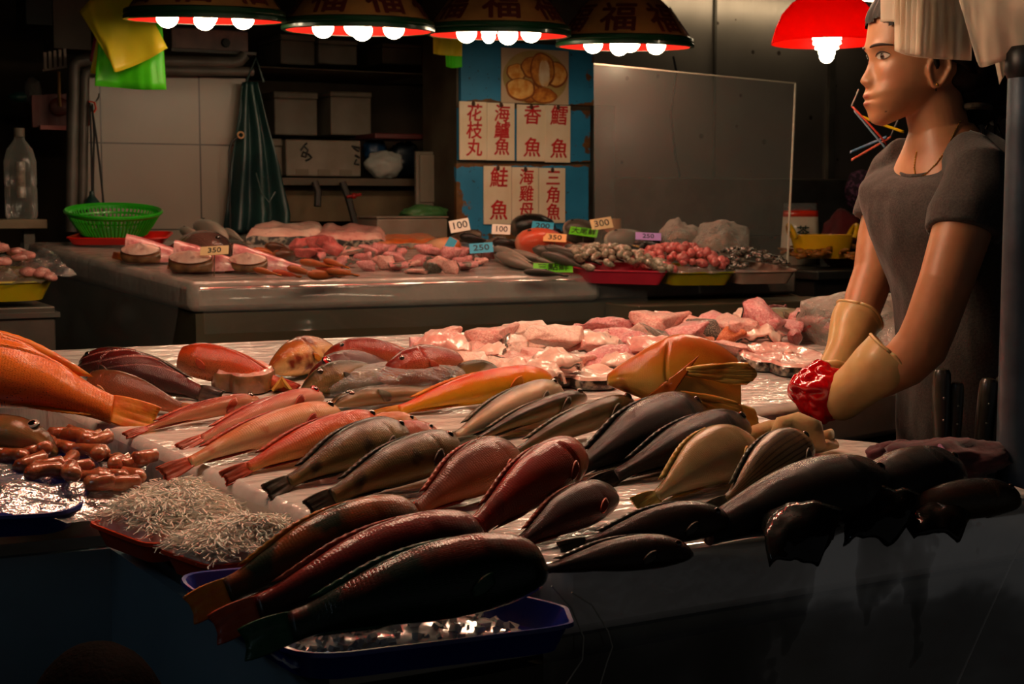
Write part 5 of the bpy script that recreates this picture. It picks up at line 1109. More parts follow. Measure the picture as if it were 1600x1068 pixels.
r = empty('dustpan', onv(76, 175, 5.36), label='dull pink dustpan hanging in the dark corner', cat='dustpan'); M_DPINK = mat('dull pink plastic', '7a4440', '5e322e', .5)
MB().slab([[Vector((-.06 + .12 * i / 6, -.01 + .01 * math.sin(i), -.055 + .11 * j / 5 + .01 * i / 6)) for j in range(6)] for i in range(7)], .006).build('pan', M_DPINK, r); MB().box((.01, -.02, -.055), (.09, .02, .015)).build('lip', mat('pink plastic', 'a85a54', None, .5), r, smooth=False)
r = empty('lid', onv(93, 167, 5.32), label='round brown lid with a yellow stick handle in the dark corner', cat='lid'); MB().ball((0, 0, 0), .036, 20, 10, (1, .3, .9)).build('disc', mat('red brown lid', '6a2a18', '4a1c10', .5), r); MB().tube([(0, -.012, 0), (-.002, -.012, .05), (0, -.008, .12)], .005, 8).build('handle', mat('yellow stick', '9a6a24', None, .5), r)
lump('rag', 'pale grey rag tucked behind the dustpan', 'rag', 52, 142, 5.40, .028, .02, .045, mat('grey rag', '5a5450', '403b38', .8), 4); lump('bowl', 'dark teal bowl in the dark corner above the dustpan', 'bowl', 32, 152, 5.42, .04, .03, .018, mat('teal plastic', '1a4038', None, .4), 6, .05)
# ---------------------------------------------------------------- green basket on the red tray
Z = Matrix.Translation(R(177, 372, .0)) @ (Vector((0, 0, 1)).rotation_difference(NR)).to_matrix().to_4x4()
c = R(190, 380, .002); dd = depth(c); s = pxm(dd)
T4 = [c + RT * (s * a) + Vector((0, .0, 0)) + (Vector((FW.x, FW.y, RS * .9)) * b) for a, b in ((-72, -.15), (84, -.15), (74, .06), (-66, .06))]
make_tray('red_tray', 'red plastic tray under the green basket on the back counter', [q + NR * .026 for q in T4], mat('red plastic tray', 'c4180c', 'aa120a', .35, coat=.2), .024, N=NR)
cb_ = R(178, 365, .030); rad = 74 * pxm(depth(cb_)); Q = Vector((0, 0, 1)).rotation_difference((NR - Vector((FW.x, FW.y, 0)) * .06).normalized()).to_matrix().to_4x4()
bk = empty('basket', label='bright green plastic colander basket holding small silver fish', cat='basket', M=Matrix.Translation(cb_) @ Q)
M_GRN = mat('bright green plastic', '2aa81c', '239418', .35, coat=.2)
MB().lathe([(rad * .70, .002), (rad * .66, .0), (.005, .0), (.005, .004), (rad * .66, .004)], 48).build('base', M_GRN, bk)
MB().lathe([(rad * .93, .062), (rad * .94, .072), (rad * .99, .080), (rad * 1.02, .076), (rad * 1.01, .070), (rad * .97, .066), (rad * .93, .062)], 56).build('rim', M_GRN, bk)
MB().lathe([(rad * .86, .046), (rad * .875, .051), (rad * .865, .053), (rad * .85, .048), (rad * .86, .046)], 56).build('hoop', M_GRN, bk)
mb = MB()
for k in range(64):
    a = 2 * math.pi * k / 64; d = Vector((math.cos(a), math.sin(a), 0)); mb.tube([d * rad * .67 + Vector((0, 0, .002)), d * rad * .80 + Vector((0, 0, .030)), d * rad * .95 + Vector((0, 0, .068))], .0030, 5)
mb.build('side_ribs', M_GRN, bk)
S_SILV2 = fish_skin('bright silver', '6a6460', 'a39a92', 'c9c0b8', scale_n=60, bumpk=.15, metal=.3)
for i in range(11):
    a = RNG.uniform(-.5, .5); pc = cb_ + NR * (.046 + .004 * (i % 3)) + RT * RNG.uniform(-.07, .07) + Vector((FW.x, FW.y, 0)) * RNG.uniform(-.05, .05); dv = (RT * math.cos(a) + Vector((FW.x, FW.y, 0)) * math.sin(a)) * .045 * (1 if i % 2 else -1)
    A_, B_ = pc - dv, pc + dv
    simple_fish('small_fish', 'small silver fish heaped in the green basket', A_, B_, S_SILV2, FG, NR, .18, 'silver fish in the green basket', i)
# ---------------------------------------------------------------- cut fish, fish and cards on the back counter
IDN = lambda x, y, z: Vector((x, y, z))
def rfish(name, label, tl, hd, skin, fin, w=.22, th=.12, group=None, lh=.02, lift=0.0, seed=0, roll=.3):
    return simple_fish(name, label, R(tl[0], tl[1], .010 + lift), R(hd[0], hd[1], lh + lift), skin, fin, NR, w, group, seed, th, roll)
S_GREYB = fish_skin('back grey', '4a443c', '7a7066', 'b0a494', scale_n=50); S_DKB = fish_skin('back dark', '15130f', '2a2620', '6a5e50', scale_n=50, bumpk=.5)
S_SILB = fish_skin('back silver', '7a746a', 'b8ac9c', 'd4c8b6', scale_n=50, metal=.2); S_ORB = fish_skin('back orange', 'a8552a', 'c08458', 'd4aa84', scale_n=40); S_BRB = fish_skin('back brown', '4a2c1a', '7a4426', '94603c', scale_n=40, patch='3a2216', patch_t=.6)
S_CORAL = fish_skin('back coral', 'b84a30', 'c06048', 'c88468', scale_n=40); S_WRINK = fish_skin('back wrinkled', '3a2a26', '5a4038', '6e5248', scale_n=20, bumpk=1.0)
# three cut grouper pieces at the near corner: curved fillet side, cut face, brown skin, orange fin
def cut_piece(label, px, py, w, tail_px, seed):
    c = R(px, py, .004); s = pxm(depth(c)); W_ = w * s; root = empty('cut_grouper', label=label, cat='fish piece', group='cut grouper pieces at the counter corner', M=mat4(frame(RT, NR), c))
    P = []; n, m = 22, 16                                     # arched fillet, tapering towards its far end
    for i in range(n + 1):
        t = i / n; row = []
        for j in range(m + 1):
            a = math.pi * j / m; r = (1 - .75 * t ** 1.6); row.append(Vector((W_ * (-.45 + 1.75 * t) + .0, W_ * .32 * math.cos(a) * r + .03 * t + .01, max(0, W_ * .74 * math.sin(a) * r * (1 - .35 * t) + .002 * nz((t * 9, a * 4, seed), 1)))))
        P.append(row)
    MB().grid(P).build('fillet', F_ROSE, root, sharp=None)
    O = [Vector((W_ * (-.02 + .50 * math.cos(a)), W_ * (-.34 + .12 * (1 + math.sin(a))), W_ * (.24 + .14 * (1 + math.sin(a))))) for a in (2 * math.pi * k / 30 for k in range(30))]
    cen = sum(O, Vector()) / 30
    MB().grid([[cen + (o_ - cen) * q + Vector((0, -.012 - .004 * nz(o_ * 30, 1, seed) * (1 - q) - (.006 if q < .96 else 0), .02 * (1 - q))) for o_ in O] for q in (1, .95, .7, .4, .02)], wrap=True).build('cut_face', F_PALE, root)
    Hf = [Vector((W_ * (-.02 + .50 * math.cos(a)), W_ * (-.34 + .12 * (1 + math.sin(a))), W_ * (.24 + .14 * (1 + math.sin(a))))) for a in (math.pi * (.85 + 1.3 * k / 24) for k in range(25))]
    MB().grid([[Vector((p.x * f, p.y - g_ * W_ + (.0 if f > .9 else .02), p.z * h_)) for p in Hf] for f, g_, h_ in ((1.0, .0, 1.0), (1.05, .05, .85), (1.05, .06, .5), (.96, .02, .12), (.9, -.05, .0))]).build('skin', SK_BROWN, root, sharp=None)
    tp = root.matrix_basis.inverted() @ R(tail_px[0], tail_px[1], .008); b0 = Vector((-W_ * .40, 0, .012))
    MB().slab([[b0 + (tp - b0) * t + Vector((0, .012 * q * t, .012 * q * (1 - .3 * t))) for q in (-1, -.5, 0, .5, 1)] for t in (0, .3, .6, 1)], .003).build('fin', FO, root, sharp=None)
cut_piece('cut grouper piece with pink face and brown skin nearest the red tray', 226, 410, 60, (176, 398), 1)
cut_piece('cut grouper piece with pink face and brown skin in the middle of the three', 304, 424, 66, (262, 414), 2)
cut_piece('cut grouper piece with pink face and brown skin under the 350 card', 392, 424, 58, (352, 420), 3)
rfish('brown_fish', 'wrinkled brown fish behind the cut grouper pieces', (262, 384), (345, 398), S_WRINK, FD, .32, .3, lh=.035)
for k, (a, b, lab) in enumerate((((330, 384), (285, 358), 'pale silver fish next to the red tray'), ((362, 388), (318, 352), 'pale silver fish in the middle of the three behind the 350 card'), ((384, 380), (352, 358), 'pale silver fish behind the 350 card, nearest the apron'))):
    rfish('silver_fish', lab, a, b, S_SILB, FG, .30, .2, 'pale silver fish behind the 350 card', .045, seed=k)
for k, (a, b, lab) in enumerate((((405, 396), (356, 388), 'brown rockfish just beside the 350 card'), ((440, 402), (392, 392), 'brown orange rockfish in the middle of its row on the back counter'), ((462, 394), (415, 384), 'brown rockfish behind its row on the back counter'), ((468, 404), (430, 398), 'brown rockfish next to the red scraps on the back counter'))):
    rfish('rockfish', lab, a, b, S_BRB if k != 1 else S_ORB, FD, .34, .24, 'small rockfish on the back counter', .04, seed=k)
OR_ = [((470, 420), (415, 408)), ((500, 430), (448, 418)), ((520, 416), (468, 408)), ((548, 424), (490, 414)), ((440, 430), (395, 420)), ((560, 430), (510, 422)), ((470, 432), (425, 424)), ((534, 432), (480, 428)), ((545, 418), (505, 406))]
for k, (a, b) in enumerate(OR_): rfish('orange_fish', 'slim orange pink fish in the loose pile along the ice edge of the back counter', a, b, S_ORB if k % 3 else S_CORAL, FO, .27, .24, 'slim orange fish on the back counter', .026, lift=.008 * (k % 3), seed=k)
# flat pink fillets with dark skin along the back
def slab_piece(name, label, c4, th, flesh, skinm, seed=1, cat='fish fillet', group=None):
    P = []
    for i in range(15):
        a = i / 14; row = []
        for j in range(9):
            b = j / 8; p = (c4[0] * (1 - a) + c4[1] * a) * (1 - b) + (c4[3] * (1 - a) + c4[2] * a) * b
            e = min(1, 14 * a * (1 - a), 9 * b * (1 - b) + .25); row.append(p + NR * (th * (.45 + .55 * e) * (1 + .35 * nz((a * 5, b * 4, seed), 1))) + RT * .008 * nz((b * 6, a, seed), 1.2))
        P.append(row)
    base = sum(c4, Vector()) / 4; r = empty(name, base, label=label, cat=cat, group=group)
    MB().slab([[p - base for p in q] for q in P], .003).build('flesh', flesh, r, sharp=60)
    E_ = [[p - base + NR * (.001 - (th * .9) * k) - FW * .004 * (1 if k else 0) for p in [row[0] for row in P]] for k in (0, .5, 1.0)]
    MB().slab(E_, .003).build('skin', skinm, r, sharp=60)
    return r
slab_piece('fillet', 'long pale pink fillet with dark skin at the back, nearer the apron', [R(385, 382), R(505, 383), R(505, 366), R(400, 366)], .045, F_PALE, SK_DARK, 3)
slab_piece('fillet', 'long pink fillet with dark skin at the back, before the grey foam block', [R(490, 386), R(602, 386), R(600, 368), R(505, 367)], .04, F_PINK, SK_DARK, 5)
slab_piece('fillet', 'bright orange salmon fillet before the black fish', [R(585, 388), R(690, 386), R(672, 372), R(600, 374)], .022, F_SALMON, SK_SILV, 7)
slab_piece('fillet', 'pink fillet lying behind the 250 card on blue', [R(770, 402), R(850, 396), R(836, 386), R(760, 388)], .02, F_PALE, SK_SILV, 9)
rfish('orange_fish', 'orange and white fish body with blue card stuck in it', (650, 384), (712, 388), S_ORB, FO, .34, .24, None, .035)
# chunks
RED_ = [flesh_mat('bright red', 'a8383a', 'c85a58', 'd88a80', 24), F_ROSE]
VAR2 = [chunk_mesh('chunk', 400 + i, (RED_[0] if i < 2 else F_ROSE if i < 5 else F_PINK), 1.1, .9, .7, .10, (SK_DARK, (-.5, -.7, .2)) if i in (2, 5, 7) else (SK_SILV, (.6, -.6, .2)) if i in (3, 6) else None) for i in range(8)]
CH = [(468, 392, 30, 0), (490, 386, 34, 1), (508, 392, 34, 0), (478, 402, 28, 1), (520, 396, 28, 0), (530, 404, 28, 5), (548, 398, 30, 6), (572, 394, 30, 3), (596, 394, 30, 4), (618, 392, 28, 3), (560, 408, 34, 2), (586, 408, 36, 5), (540, 414, 30, 3), (612, 406, 32, 3), (636, 400, 30, 2), (660, 396, 30, 4), (682, 398, 30, 3), (640, 412, 34, 5), (662, 412, 34, 3), (690, 414, 32, 6), (705, 402, 34, 4), (728, 400, 34, 3), (716, 414, 34, 2), (742, 410, 36, 5), (752, 402, 32, 4), (600, 418, 30, 7), (622, 420, 28, 3), (676, 422, 30, 2), (700, 424, 28, 7), (730, 420, 30, 3), (568, 420, 28, 4), (650, 424, 28, 5), (510, 404, 26, 2), (494, 400, 26, 1)]
for i, (px, py, s, k) in enumerate(CH):
    p = R(px, py + 3); me, sk = VAR2[k]; o = bpy.data.objects.new('fish_chunk', me); link(o)
    kd = 'bright red' if k < 2 else 'dark-skinned' if k in (2, 5, 7) else 'silver-skinned' if k in (3, 6) else 'rosy bare'
    tag(o, '%s chunk of fish in the pile on the ice of the back counter' % kd, 'fish chunk', '%s fish chunks on the back counter' % kd); z = s * pxm(depth(p)) * 1.25
    o.matrix_basis = Matrix.Translation(p - NR * .004) @ Matrix.Rotation(i * 2.1, 4, 'Z') @ Matrix.Diagonal((z, z, z, 1))
    if sk: link(bpy.data.objects.new('skin', sk), o)
# dark fish by the white cards
for k, (a, b, lab) in enumerate((((690, 374), (752, 366), 'black fish under the tilted white 100 card'), ((778, 384), (718, 368), 'curled black and tan fish between the two white 100 cards'), ((832, 392), (770, 378), 'black fish before the second white 100 card'), ((744, 384), (792, 374), 'dark fish half hidden below the second white 100 card'))):
    rfish('black_fish', lab, a, b, S_DKB, FB, .30, .26, 'black fish by the white cards', .045, seed=k)
rfish('dark_fish', 'large dark fish head propped below the 三角魚 sign card', (880, 364), (806, 352), S_DKB, FD, .44, .3, None, .06); rfish('coral_fish', 'coral red snapper under the peach 350 card', (905, 386), (812, 378), S_CORAL, FR, .42, .3, None, .05)
rfish('grey_fish', 'grey fish under the cream 300 card', (965, 372), (882, 356), S_GREYB, FG, .36, .3, None, .06); slab_piece('fillet', 'red fillet under the green card at the back', [R(878, 378), R(960, 378), R(950, 366), R(885, 366)], .03, F_RED, SK_SILV, 13)
SV = [((846, 424), (782, 400)), ((870, 412), (800, 394)), ((888, 430), (818, 424)), ((836, 412), (776, 390)), ((858, 404), (822, 398)), ((880, 418), (840, 404))]
for k, (a, b) in enumerate(SV): rfish('silver_fish', 'small silver bream in the pile beside the green card at the ice edge', a, b, S_SILB if k != 2 else S_GREYB, FG, .34, .16, 'small silver bream by the green card', .024, lift=.008 * (k % 2), seed=k)
GL = [((930, 416), (832, 388)), ((940, 412), (850, 386)), ((960, 410), (882, 384)), ((975, 408), (900, 382)), ((920, 420), (846, 396)), ((990, 408), (920, 384)), ((905, 414), (862, 396))]
for k, (a, b) in enumerate(GL): rfish('grey_fish', 'long grey silvery fish in the row under the pink zigzag card', a, b, S_GREYB, FG, .20, .2, 'long grey fish under the pink card', .05, lift=.012 + .008 * (k % 2), seed=k)
rfish('silver_fish', 'broad silver fish under the purple 250 card', (1042, 384), (948, 374), S_SILB, FG, .36, .26, None, .05)
DK = [((1040, 404), (958, 384)), ((1072, 400), (990, 380)), ((1100, 397), (1020, 376)), ((1124, 395), (1050, 376)), ((1060, 396), (1000, 386)), ((1010, 406), (945, 388))]
for k, (a, b) in enumerate(DK): rfish('dark_fish', 'long dark fish lying behind the shellfish trays', a, b, S_DKB, FB, .17, .18, 'long dark fish behind the shellfish trays', .05, lift=.012 + .006 * (k % 2), seed=k)
# price cards
def card(px, py, w, h, text, m, label, rot=0.0, lift=.05, lean=.9, ink='15130f', zig=False, tsz=.8):
    c = R(px, py, lift); s = pxm(depth(c)); w *= s; h *= s
    fwd = Vector((FW.x, FW.y, 0)).normalized(); up_ = (Vector((0, 0, 1)) * math.cos(lean) + fwd * math.sin(lean)); X = RT * math.cos(rot) + up_ * math.sin(rot); U = up_ * math.cos(rot) - RT * math.sin(rot); h /= max(.25, math.cos(lean) + .05)
    M_ = mat4(Matrix((X, U, X.cross(U))).transposed(), c); r = empty('price_card', label=label, cat='price card', M=M_)
    if zig:
        n = 16; top = [(-w / 2 + w * k / n, h / 2 + (.004 if k % 2 else 0)) for k in range(n + 1)]; bot = [(x, -y) for x, y in top[::-1]]; MB().prism(top[::-1] + bot[::-1], -.0012, 0).build('card', m, r, smooth=False)
    else: MB().box((0, 0, -.0006), (w, h, .0014)).build('card', m, r, smooth=False)
    if text:
        V, F = text_mesh(text, h * tsz, .0003); k = min(1, w * .86 / (max(v.x for v in V) - min(v.x for v in V)))
        mobj('lettering', [Vector((v.x * k, v.y, v.z + .0006)) for v in V], F, mat('ink ' + ink, ink, None, .6), r, smooth=False)
    q = r.matrix_basis.inverted() @ (c + NR * -lift); MB().tube([Vector((0, -h * .3, -.003)), q], .0015, 6).build('pick', M_WOOD, r)
C_W, C_B, C_T, C_G, C_P, C_V, C_K = [mat('card ' + a, a, None, .55) for a in ('e2dccf', '2f9cc0', 'dcc38c', '62c41e', 'd85a6e', '9a7ac0', '2a2214')]
card(718, 352, 31, 20, '100', C_W, 'white card with 100 tilted at the top of the black fish', -.22 + .42, .075, .5)
card(783, 358, 29, 16, '100', C_W, 'white card with 100 nearer the 鮭魚 sign', -.05, .065, .5)
card(848, 353, 34, 14, '200', C_B, 'blue card with 200 on the large dark fish', -.12, .08, .8); card(867, 371, 36, 13, '350', mat('card peach', 'd8a468', None, .55), 'peach card with 350 on the coral red fish', -.08, .07, .85)
card(940, 349, 34, 18, '300', C_T, 'cream card with 300 on the grey fish', .18, .09, .6); card(912, 362, 44, 13, '大尾鮮', C_G, 'green card with black writing between the peach and cream cards', -.2, .06, .9)
card(752, 387, 37, 16, '250', C_B, 'blue card with 250 among the silver fish and pink chunks', .1, .045, .8); card(704, 381, 14, 20, '', C_B, 'small blue card seen nearly edge on in the orange and white fish', -.5, .05, .3)
card(889, 391, 72, 13, '蚵.100隻', C_P, 'pink zigzag edged card with black writing', .06, .045, .8, zig=True, tsz=.7); card(864, 418, 62, 14, '三點鮮', C_G, 'green card with black writing at the ice edge', -.02, .022, .9)
card(1013, 369, 40, 12, '250', C_V, 'purple card with 250 on the broad silver fish', -.06, .08, .75); card(1012, 391, 60, 13, '龍膽石斑', C_K, 'dark card with gold writing on the long dark fish', -.2, .05, .85, ink='a07a24')
card(335, 391, 44, 14, '350', C_T, 'cream card with 350 on the cut grouper pieces', .08, .074, .75)
# ---------------------------------------------------------------- shellfish trays
def rtray(pxs, m, label, lift=.012):
    q = [R(x, y, 0) for x, y in pxs]; a, b = q[0], q[1]; back = Vector((-.02, .22, .22 * RS)); c4 = [a, b, b + back, a + back]; c4 = [p + Vector((0, 0, lift)) for p in c4]
    make_tray('shell_tray', label, c4, m, .045, .028, .012, group='shellfish trays', N=NR); return c4
TR1 = rtray(((920, 433), (1055, 436)), M_PINKT, 'pink red tray of grey shrimp'); TR2 = rtray(((1052, 436), (1158, 435)), M_YELT, 'olive yellow tray of pink shelled meat'); TR3 = rtray(((1156, 434), (1254, 432)), M_WHITET, 'dirty white tray of dark clams')
BODY_ = MB().prism([(2.36, 3.70), (3.10, 3.66), (3.12, 3.855), (2.36, 3.895)], 0, .90).build('tray_stand', M_BODY, smooth=False, bevel=.004); tag(BODY_, 'dark steel stand under the three shellfish trays', 'stand')
def pile(c4, n, mes, name, label, cat, group, hgt, size, seed, ext=(0, 1, 0, 1)):
    r = random.Random(seed); c4 = [Vector(c) for c in c4]
    for i in range(n):
        a, b = r.uniform(ext[0], ext[1]), r.uniform(ext[2], ext[3]); p = (c4[0] * (1 - a) + c4[1] * a) * (1 - b) + (c4[3] * (1 - a) + c4[2] * a) * b
        e = max(0, 1 - ((a - .5) / .62) ** 2) * max(0, 1 - ((b - .62) / .72) ** 2); p.z += -.006 + hgt * e + r.uniform(0, .006)
        o = bpy.data.objects.new(name, mes[i % len(mes)]); COL.objects.link(o); s = size * r.uniform(.8, 1.2)
        o.matrix_basis = Matrix.Translation(p) @ Matrix.Rotation(r.uniform(0, 6.28), 4, 'Z') @ Matrix.Rotation(r.uniform(-.5, .5), 4, 'X') @ Matrix.Diagonal((s, s, s, 1)); tag(o, label, cat, group)
def curl_mesh(nm, m, k, bend=1.2, r0=.28):
    b = MB(); pts = [Vector((.5 * math.cos(t), .5 * math.sin(t) * .9, .25)) for t in [(-bend + 2 * bend * i / 7) for i in range(8)]]; b.tube(pts, [r0 * f for f in (.35, .8, 1, 1, .95, .8, .55, .25)], 9)
    for i in range(len(b.V)): b.V[i] = b.V[i] * 1.0 + Vector((nz(b.V[i], 5, k), nz(b.V[i], 5, k + 1), nz(b.V[i], 5, k + 2))) * .06 - Vector((.35, 0, 0))
    return meshdata(nm, b.V, b.F, m)
def shell_mesh(nm, m, k):
    b = MB().ball((0, 0, .22), .5, 14, 9, (1.0, .7, .45))
    for i in range(len(b.V)): b.V[i] = b.V[i] + Vector((.18 * b.V[i].y ** 2, 0, 0)) + Vector((nz(b.V[i], 4, k),) * 3) * .05
    return meshdata(nm, b.V, b.F, m)
M_SHR = mat('grey raw shrimp', '7a6c58', 'a89a84', .25, scale=6, coat=.7); M_MEAT = mat('pink shelled meat', 'a83a3c', 'c87068', .28, scale=5, coat=.6); M_CLAM = mat('dark clam shell', '1c1a18', '8a7e70', .25, scale=5, mid=(.45, .7), coat=.6)
pile(TR1, 95, [curl_mesh('shrimp', M_SHR, k, 1.0 + .2 * k) for k in range(3)], 'shrimp', 'small grey raw shrimp heaped in the pink red tray', 'shrimp', 'grey shrimp in the pink red tray', .062, .040, 1, (.0, 1.0, .06, 1.05))
pile(TR2, 95, [curl_mesh('shelled_meat', M_MEAT, k + 5, .7 + .2 * k, .34) for k in range(3)], 'shelled_meat', 'small pink red piece of shelled meat heaped in the olive yellow tray', 'shellfish meat', 'pink shelled meat in the yellow tray', .065, .040, 2, (-.10, 1.0, .06, 1.05))
pile(TR3, 90, [shell_mesh('clam', M_CLAM, k) for k in range(3)], 'clam', 'small dark clam heaped in the dirty white tray', 'clam', 'dark clams in the white tray', .055, .038, 3, (-.2, 1.0, .06, 1.05))
tag(MB().grid([[TR2[0] + (TR2[1] - TR2[0]) * (a * 1.5 - .2) + Vector((0, -.01 + .10 * b, .008 + .016 * b + .008 * nz((a * 9, b * 4, 3), 1))) for b in (0, .25, .5, .75, 1)] for a in [i / 24 for i in range(25)]]).build('plastic_wrap', M_WRAP, sharp=None), 'clear film lining showing over the rim of the olive yellow tray', 'plastic wrap')
# ---------------------------------------------------------------- acrylic screen and things at the far end
A1, A2 = at(928, 100, 4.98), at(1243, 130, 5.20); B1, B2 = at(930, 398, 4.98), at(1230, 418, 5.20)
nrm = (A2 - A1).cross(B1 - A1).normalized(); r = empty('acrylic_screen', (B1 + B2) / 2, label='hazy clear acrylic screen standing behind the shellfish trays', cat='screen'); mi_ = -((B1 + B2) / 2)
M_ACR = film('scratched hazy acrylic', (.62, .58, .52), .085, .28, .04, 3, .08, .22)
MB().slab([[A1 + mi_, B1 + mi_], [A2 + mi_, B2 + mi_]], .004).build('sheet', M_ACR, r, smooth=False)
M_EDGE = mat('bright cut acrylic edge', 'c2b8a4', None, .3, coat=.5); MB().tube([A2 + mi_, B2 + mi_], .004, 6).build('side_edge', M_EDGE, r); MB().tube([A1 + mi_, A2 + mi_], .003, 6).build('top_edge', M_EDGE, r)
M_BAGC = film('crinkled fish bag film', (.72, .66, .58), .30, .10, 1.0, 20, .35); M_FISHY = mat('bag contents', '6a4a38', '94705a', .4, scale=12)
for k, (x0_, y0_, x1_, y1_, rx, rz, lab) in enumerate(((1034, 390, 1092, 328, .075, .085, 'knotted clear bag with brownish contents behind the acrylic, nearer the sign cabinet'), (1086, 394, 1166, 330, .098, .088, 'larger knotted clear bag with brownish contents behind the acrylic screen'))):
    c = R((x0_ + x1_) / 2, y1_ + (y0_ - y1_) * .62 + 18, .045); lump('filled_bag', lab, 'plastic bag', 0, 0, 0, rx, .07, rz, M_BAGC, 4 + k, .32, c)
    b = bpy.data.objects[-1] if False else None
    o = lump('bag_contents', ('brownish fish bundle inside the smaller knotted bag', 'brownish fish bundle inside the larger knotted bag')[k], 'fish bundle', 0, 0, 0, rx * .72, .045, rz * .66, M_FISHY, 8 + k, .2, c - Vector((0, 0, .008)))
c = R(962, 372, 0); tag(MB().lathe([(.0, .075), (.030, .075), (.032, .07), (.032, .0), (.0, 0)], 24, c + Vector((0, .02, 0))).build('cardboard_roll', mat('tan cardboard', '9a6a3a', '845830', .6)), 'tan cardboard roll standing at the foot of the sign cabinet', 'roll')
x0, x1 = onz(1262, 428, .97), onz(1450, 428, .97); sc_ = empty('side_counter', (3.75, 4.4, 0), label='dark side counter beyond the shellfish trays carrying the yellow basket', cat='counter')
ch(MB().box((3.85, 4.50, .955), (1.1, .95, .03)), 'top', mat('dark steel rim', '3a3936', '2a2926', .35, .6), sc_, smooth=False, bevel=.004); ch(MB().box((3.85, 4.52, .47), (1.06, .9, .94)), 'body', mat('dark cabinet', '1c1a17', '14120f', .6), sc_, smooth=False)
q = at(1284, 403, 5.38); s = pxm(depth(q)); yb = empty('yellow_basket', q, label='yellow plastic basket with looped handle beside the white package', cat='basket'); M_YB = mat('yellow plastic', 'd8a60c', 'c4940a', .4, coat=.2)
a_, b_ = 50 * s, .07
def oval(k, z, f=1.0): return [Vector((RT.x * a_ * k * math.cos(t) + FW.x * b_ * k * f * math.sin(t), RT.y * a_ * k * math.cos(t) + FW.y * b_ * k * f * math.sin(t), z)) for t in (2 * math.pi * i / 40 for i in range(40))]
MB().grid([oval(.02, .0), oval(.80, .0), oval(1.0, .085), oval(.975, .086), oval(.78, .006), oval(.02, .006)], wrap=True).build('body', M_YB, yb)
for sg in (1, -1):
    b = MB(); pts = [RT * (a_ * sg * (.98 + .0)) * .92 + Vector((0, 0, .075)) + (Vector((FW.x, FW.y, 0)) * (.05 * math.cos(t)) + RT * (sg * .018 * math.sin(t)) + Vector((0, 0, .045 * math.sin(t)))) for t in [math.pi * i / 12 for i in range(13)]]; b.tube(pts, .009, 8).build('handle', M_YB, yb)
q = at(1250, 385, 5.62); q.z = .972; wp = empty('package', q, label='white and red plastic package with a green print behind the yellow basket', cat='package'); w_ = 64 * pxm(depth(q)); Mp = mat4(frame(RT, (0, 0, 1)), (0, 0, 0)).to_3x3()
h_ = .235; PP = [[Mp @ Vector((w_ * (-.5 + i / 8) * (1 - .18 * t), -.03 * math.sin(math.pi * i / 8) * (1 - t * .8), h_ * t)) for i in range(9)] for t in (0, .3, .6, .78)]
MB().slab(PP, .02).build('pouch', mat('white package', 'cfc4b0', 'bcb09a', .25, coat=.6), wp, sharp=None); MB().slab([[Mp @ Vector((w_ * (-.5 + i / 8) * (1 - .18 * t), -.031 * math.sin(math.pi * i / 8) * (1 - t * .8), h_ * t)) for i in range(9)] for t in (.78, .83, .88)], .012).build('red_band', mat('red package band', 'c83014', None, .25, coat=.6), wp, sharp=None)
MB().slab([[Mp @ Vector((w_ * (-.42 + i / 10), -.006, h_ * t)) for i in range(9)] for t in (.88, .94, 1.0)], .003).build('clear_top', M_WRAP, wp, sharp=None)
V, F = text_mesh('茶', .05, .001); mobj('print', [Mp @ Vector((v.x + .004, -.034 - v.z, h_ * .52 + v.y)) for v in V], [f[::-1] for f in F], mat('dark green print', '16281a', None, .5), wp, smooth=False)
M_DRY = mat('dried brown seafood', '6a3c10', 'a4661e', .5, scale=6, bump=.3); DRY = [curl_mesh('dried_seafood', M_DRY, k + 9, .9 + .3 * k, .16) for k in range(4)]
qa = [Vector((3.335, 4.15, .97)), Vector((3.66, 4.05, .97)), Vector((3.80, 4.35, .97)), Vector((3.45, 4.45, .97))]; pile([p + Vector((0, 0, .02)) for p in qa], 70, DRY, 'dried_seafood', 'curled brown dried seafood piece in the heap before the yellow basket', 'dried seafood', 'dried seafood before the yellow basket', .06, .055, 7)
lump('cloth', 'dark red cloth bundle behind the yellow basket', 'cloth', 0, 0, 0, .09, .06, .11, mat('dark red cloth', '5a1418', '3a0c10', .8, scale=8), 3, .25, Vector((at(1318, 352, 5.5).x, at(1318, 352, 5.5).y, 1.065))); lump('spotted_bag', 'purple spotted fabric bag hanging by the steel ledge', 'bag', 1345, 300, 5.31, .08, .06, .10, mat('purple spotted fabric', '2a0f24', '6a3a58', .8, scale=60, mid=(.5, .6)), 5, .12)
# tray and box at the near end of the back counter
q = at(0, 478, 3.55); zb = q.z; e_ = at(86, 478, 3.55)
st = empty('steel_stand', (e_.x - .35, e_.y + .3, 0), label='dull steel box stand with the yellow tray of pink pieces', cat='stand'); ch(MB().box((e_.x - .42, e_.y + .30, zb / 2), (.84, .6, zb)), 'body', M_DSTEEL, st, smooth=False, bevel=.004); ch(MB().box((e_.x - .42, e_.y + .30, zb - .02), (.86, .62, .012)), 'top_rim', M_STEEL, st, smooth=False)
c4 = [Vector((e_.x - .5, e_.y - .01, zb + .052)), Vector((e_.x + .012, e_.y - .01, zb + .052)), Vector((e_.x + .0, e_.y + .34, zb + .075)), Vector((e_.x - .5, e_.y + .34, zb + .075))]
make_tray('yellow_tray', 'olive yellow tray with pink shellfish meat on the steel stand', c4, mat('yellow tray plastic', 'b8a312', 'a8940e', .35, coat=.2), .05, .03, .012)
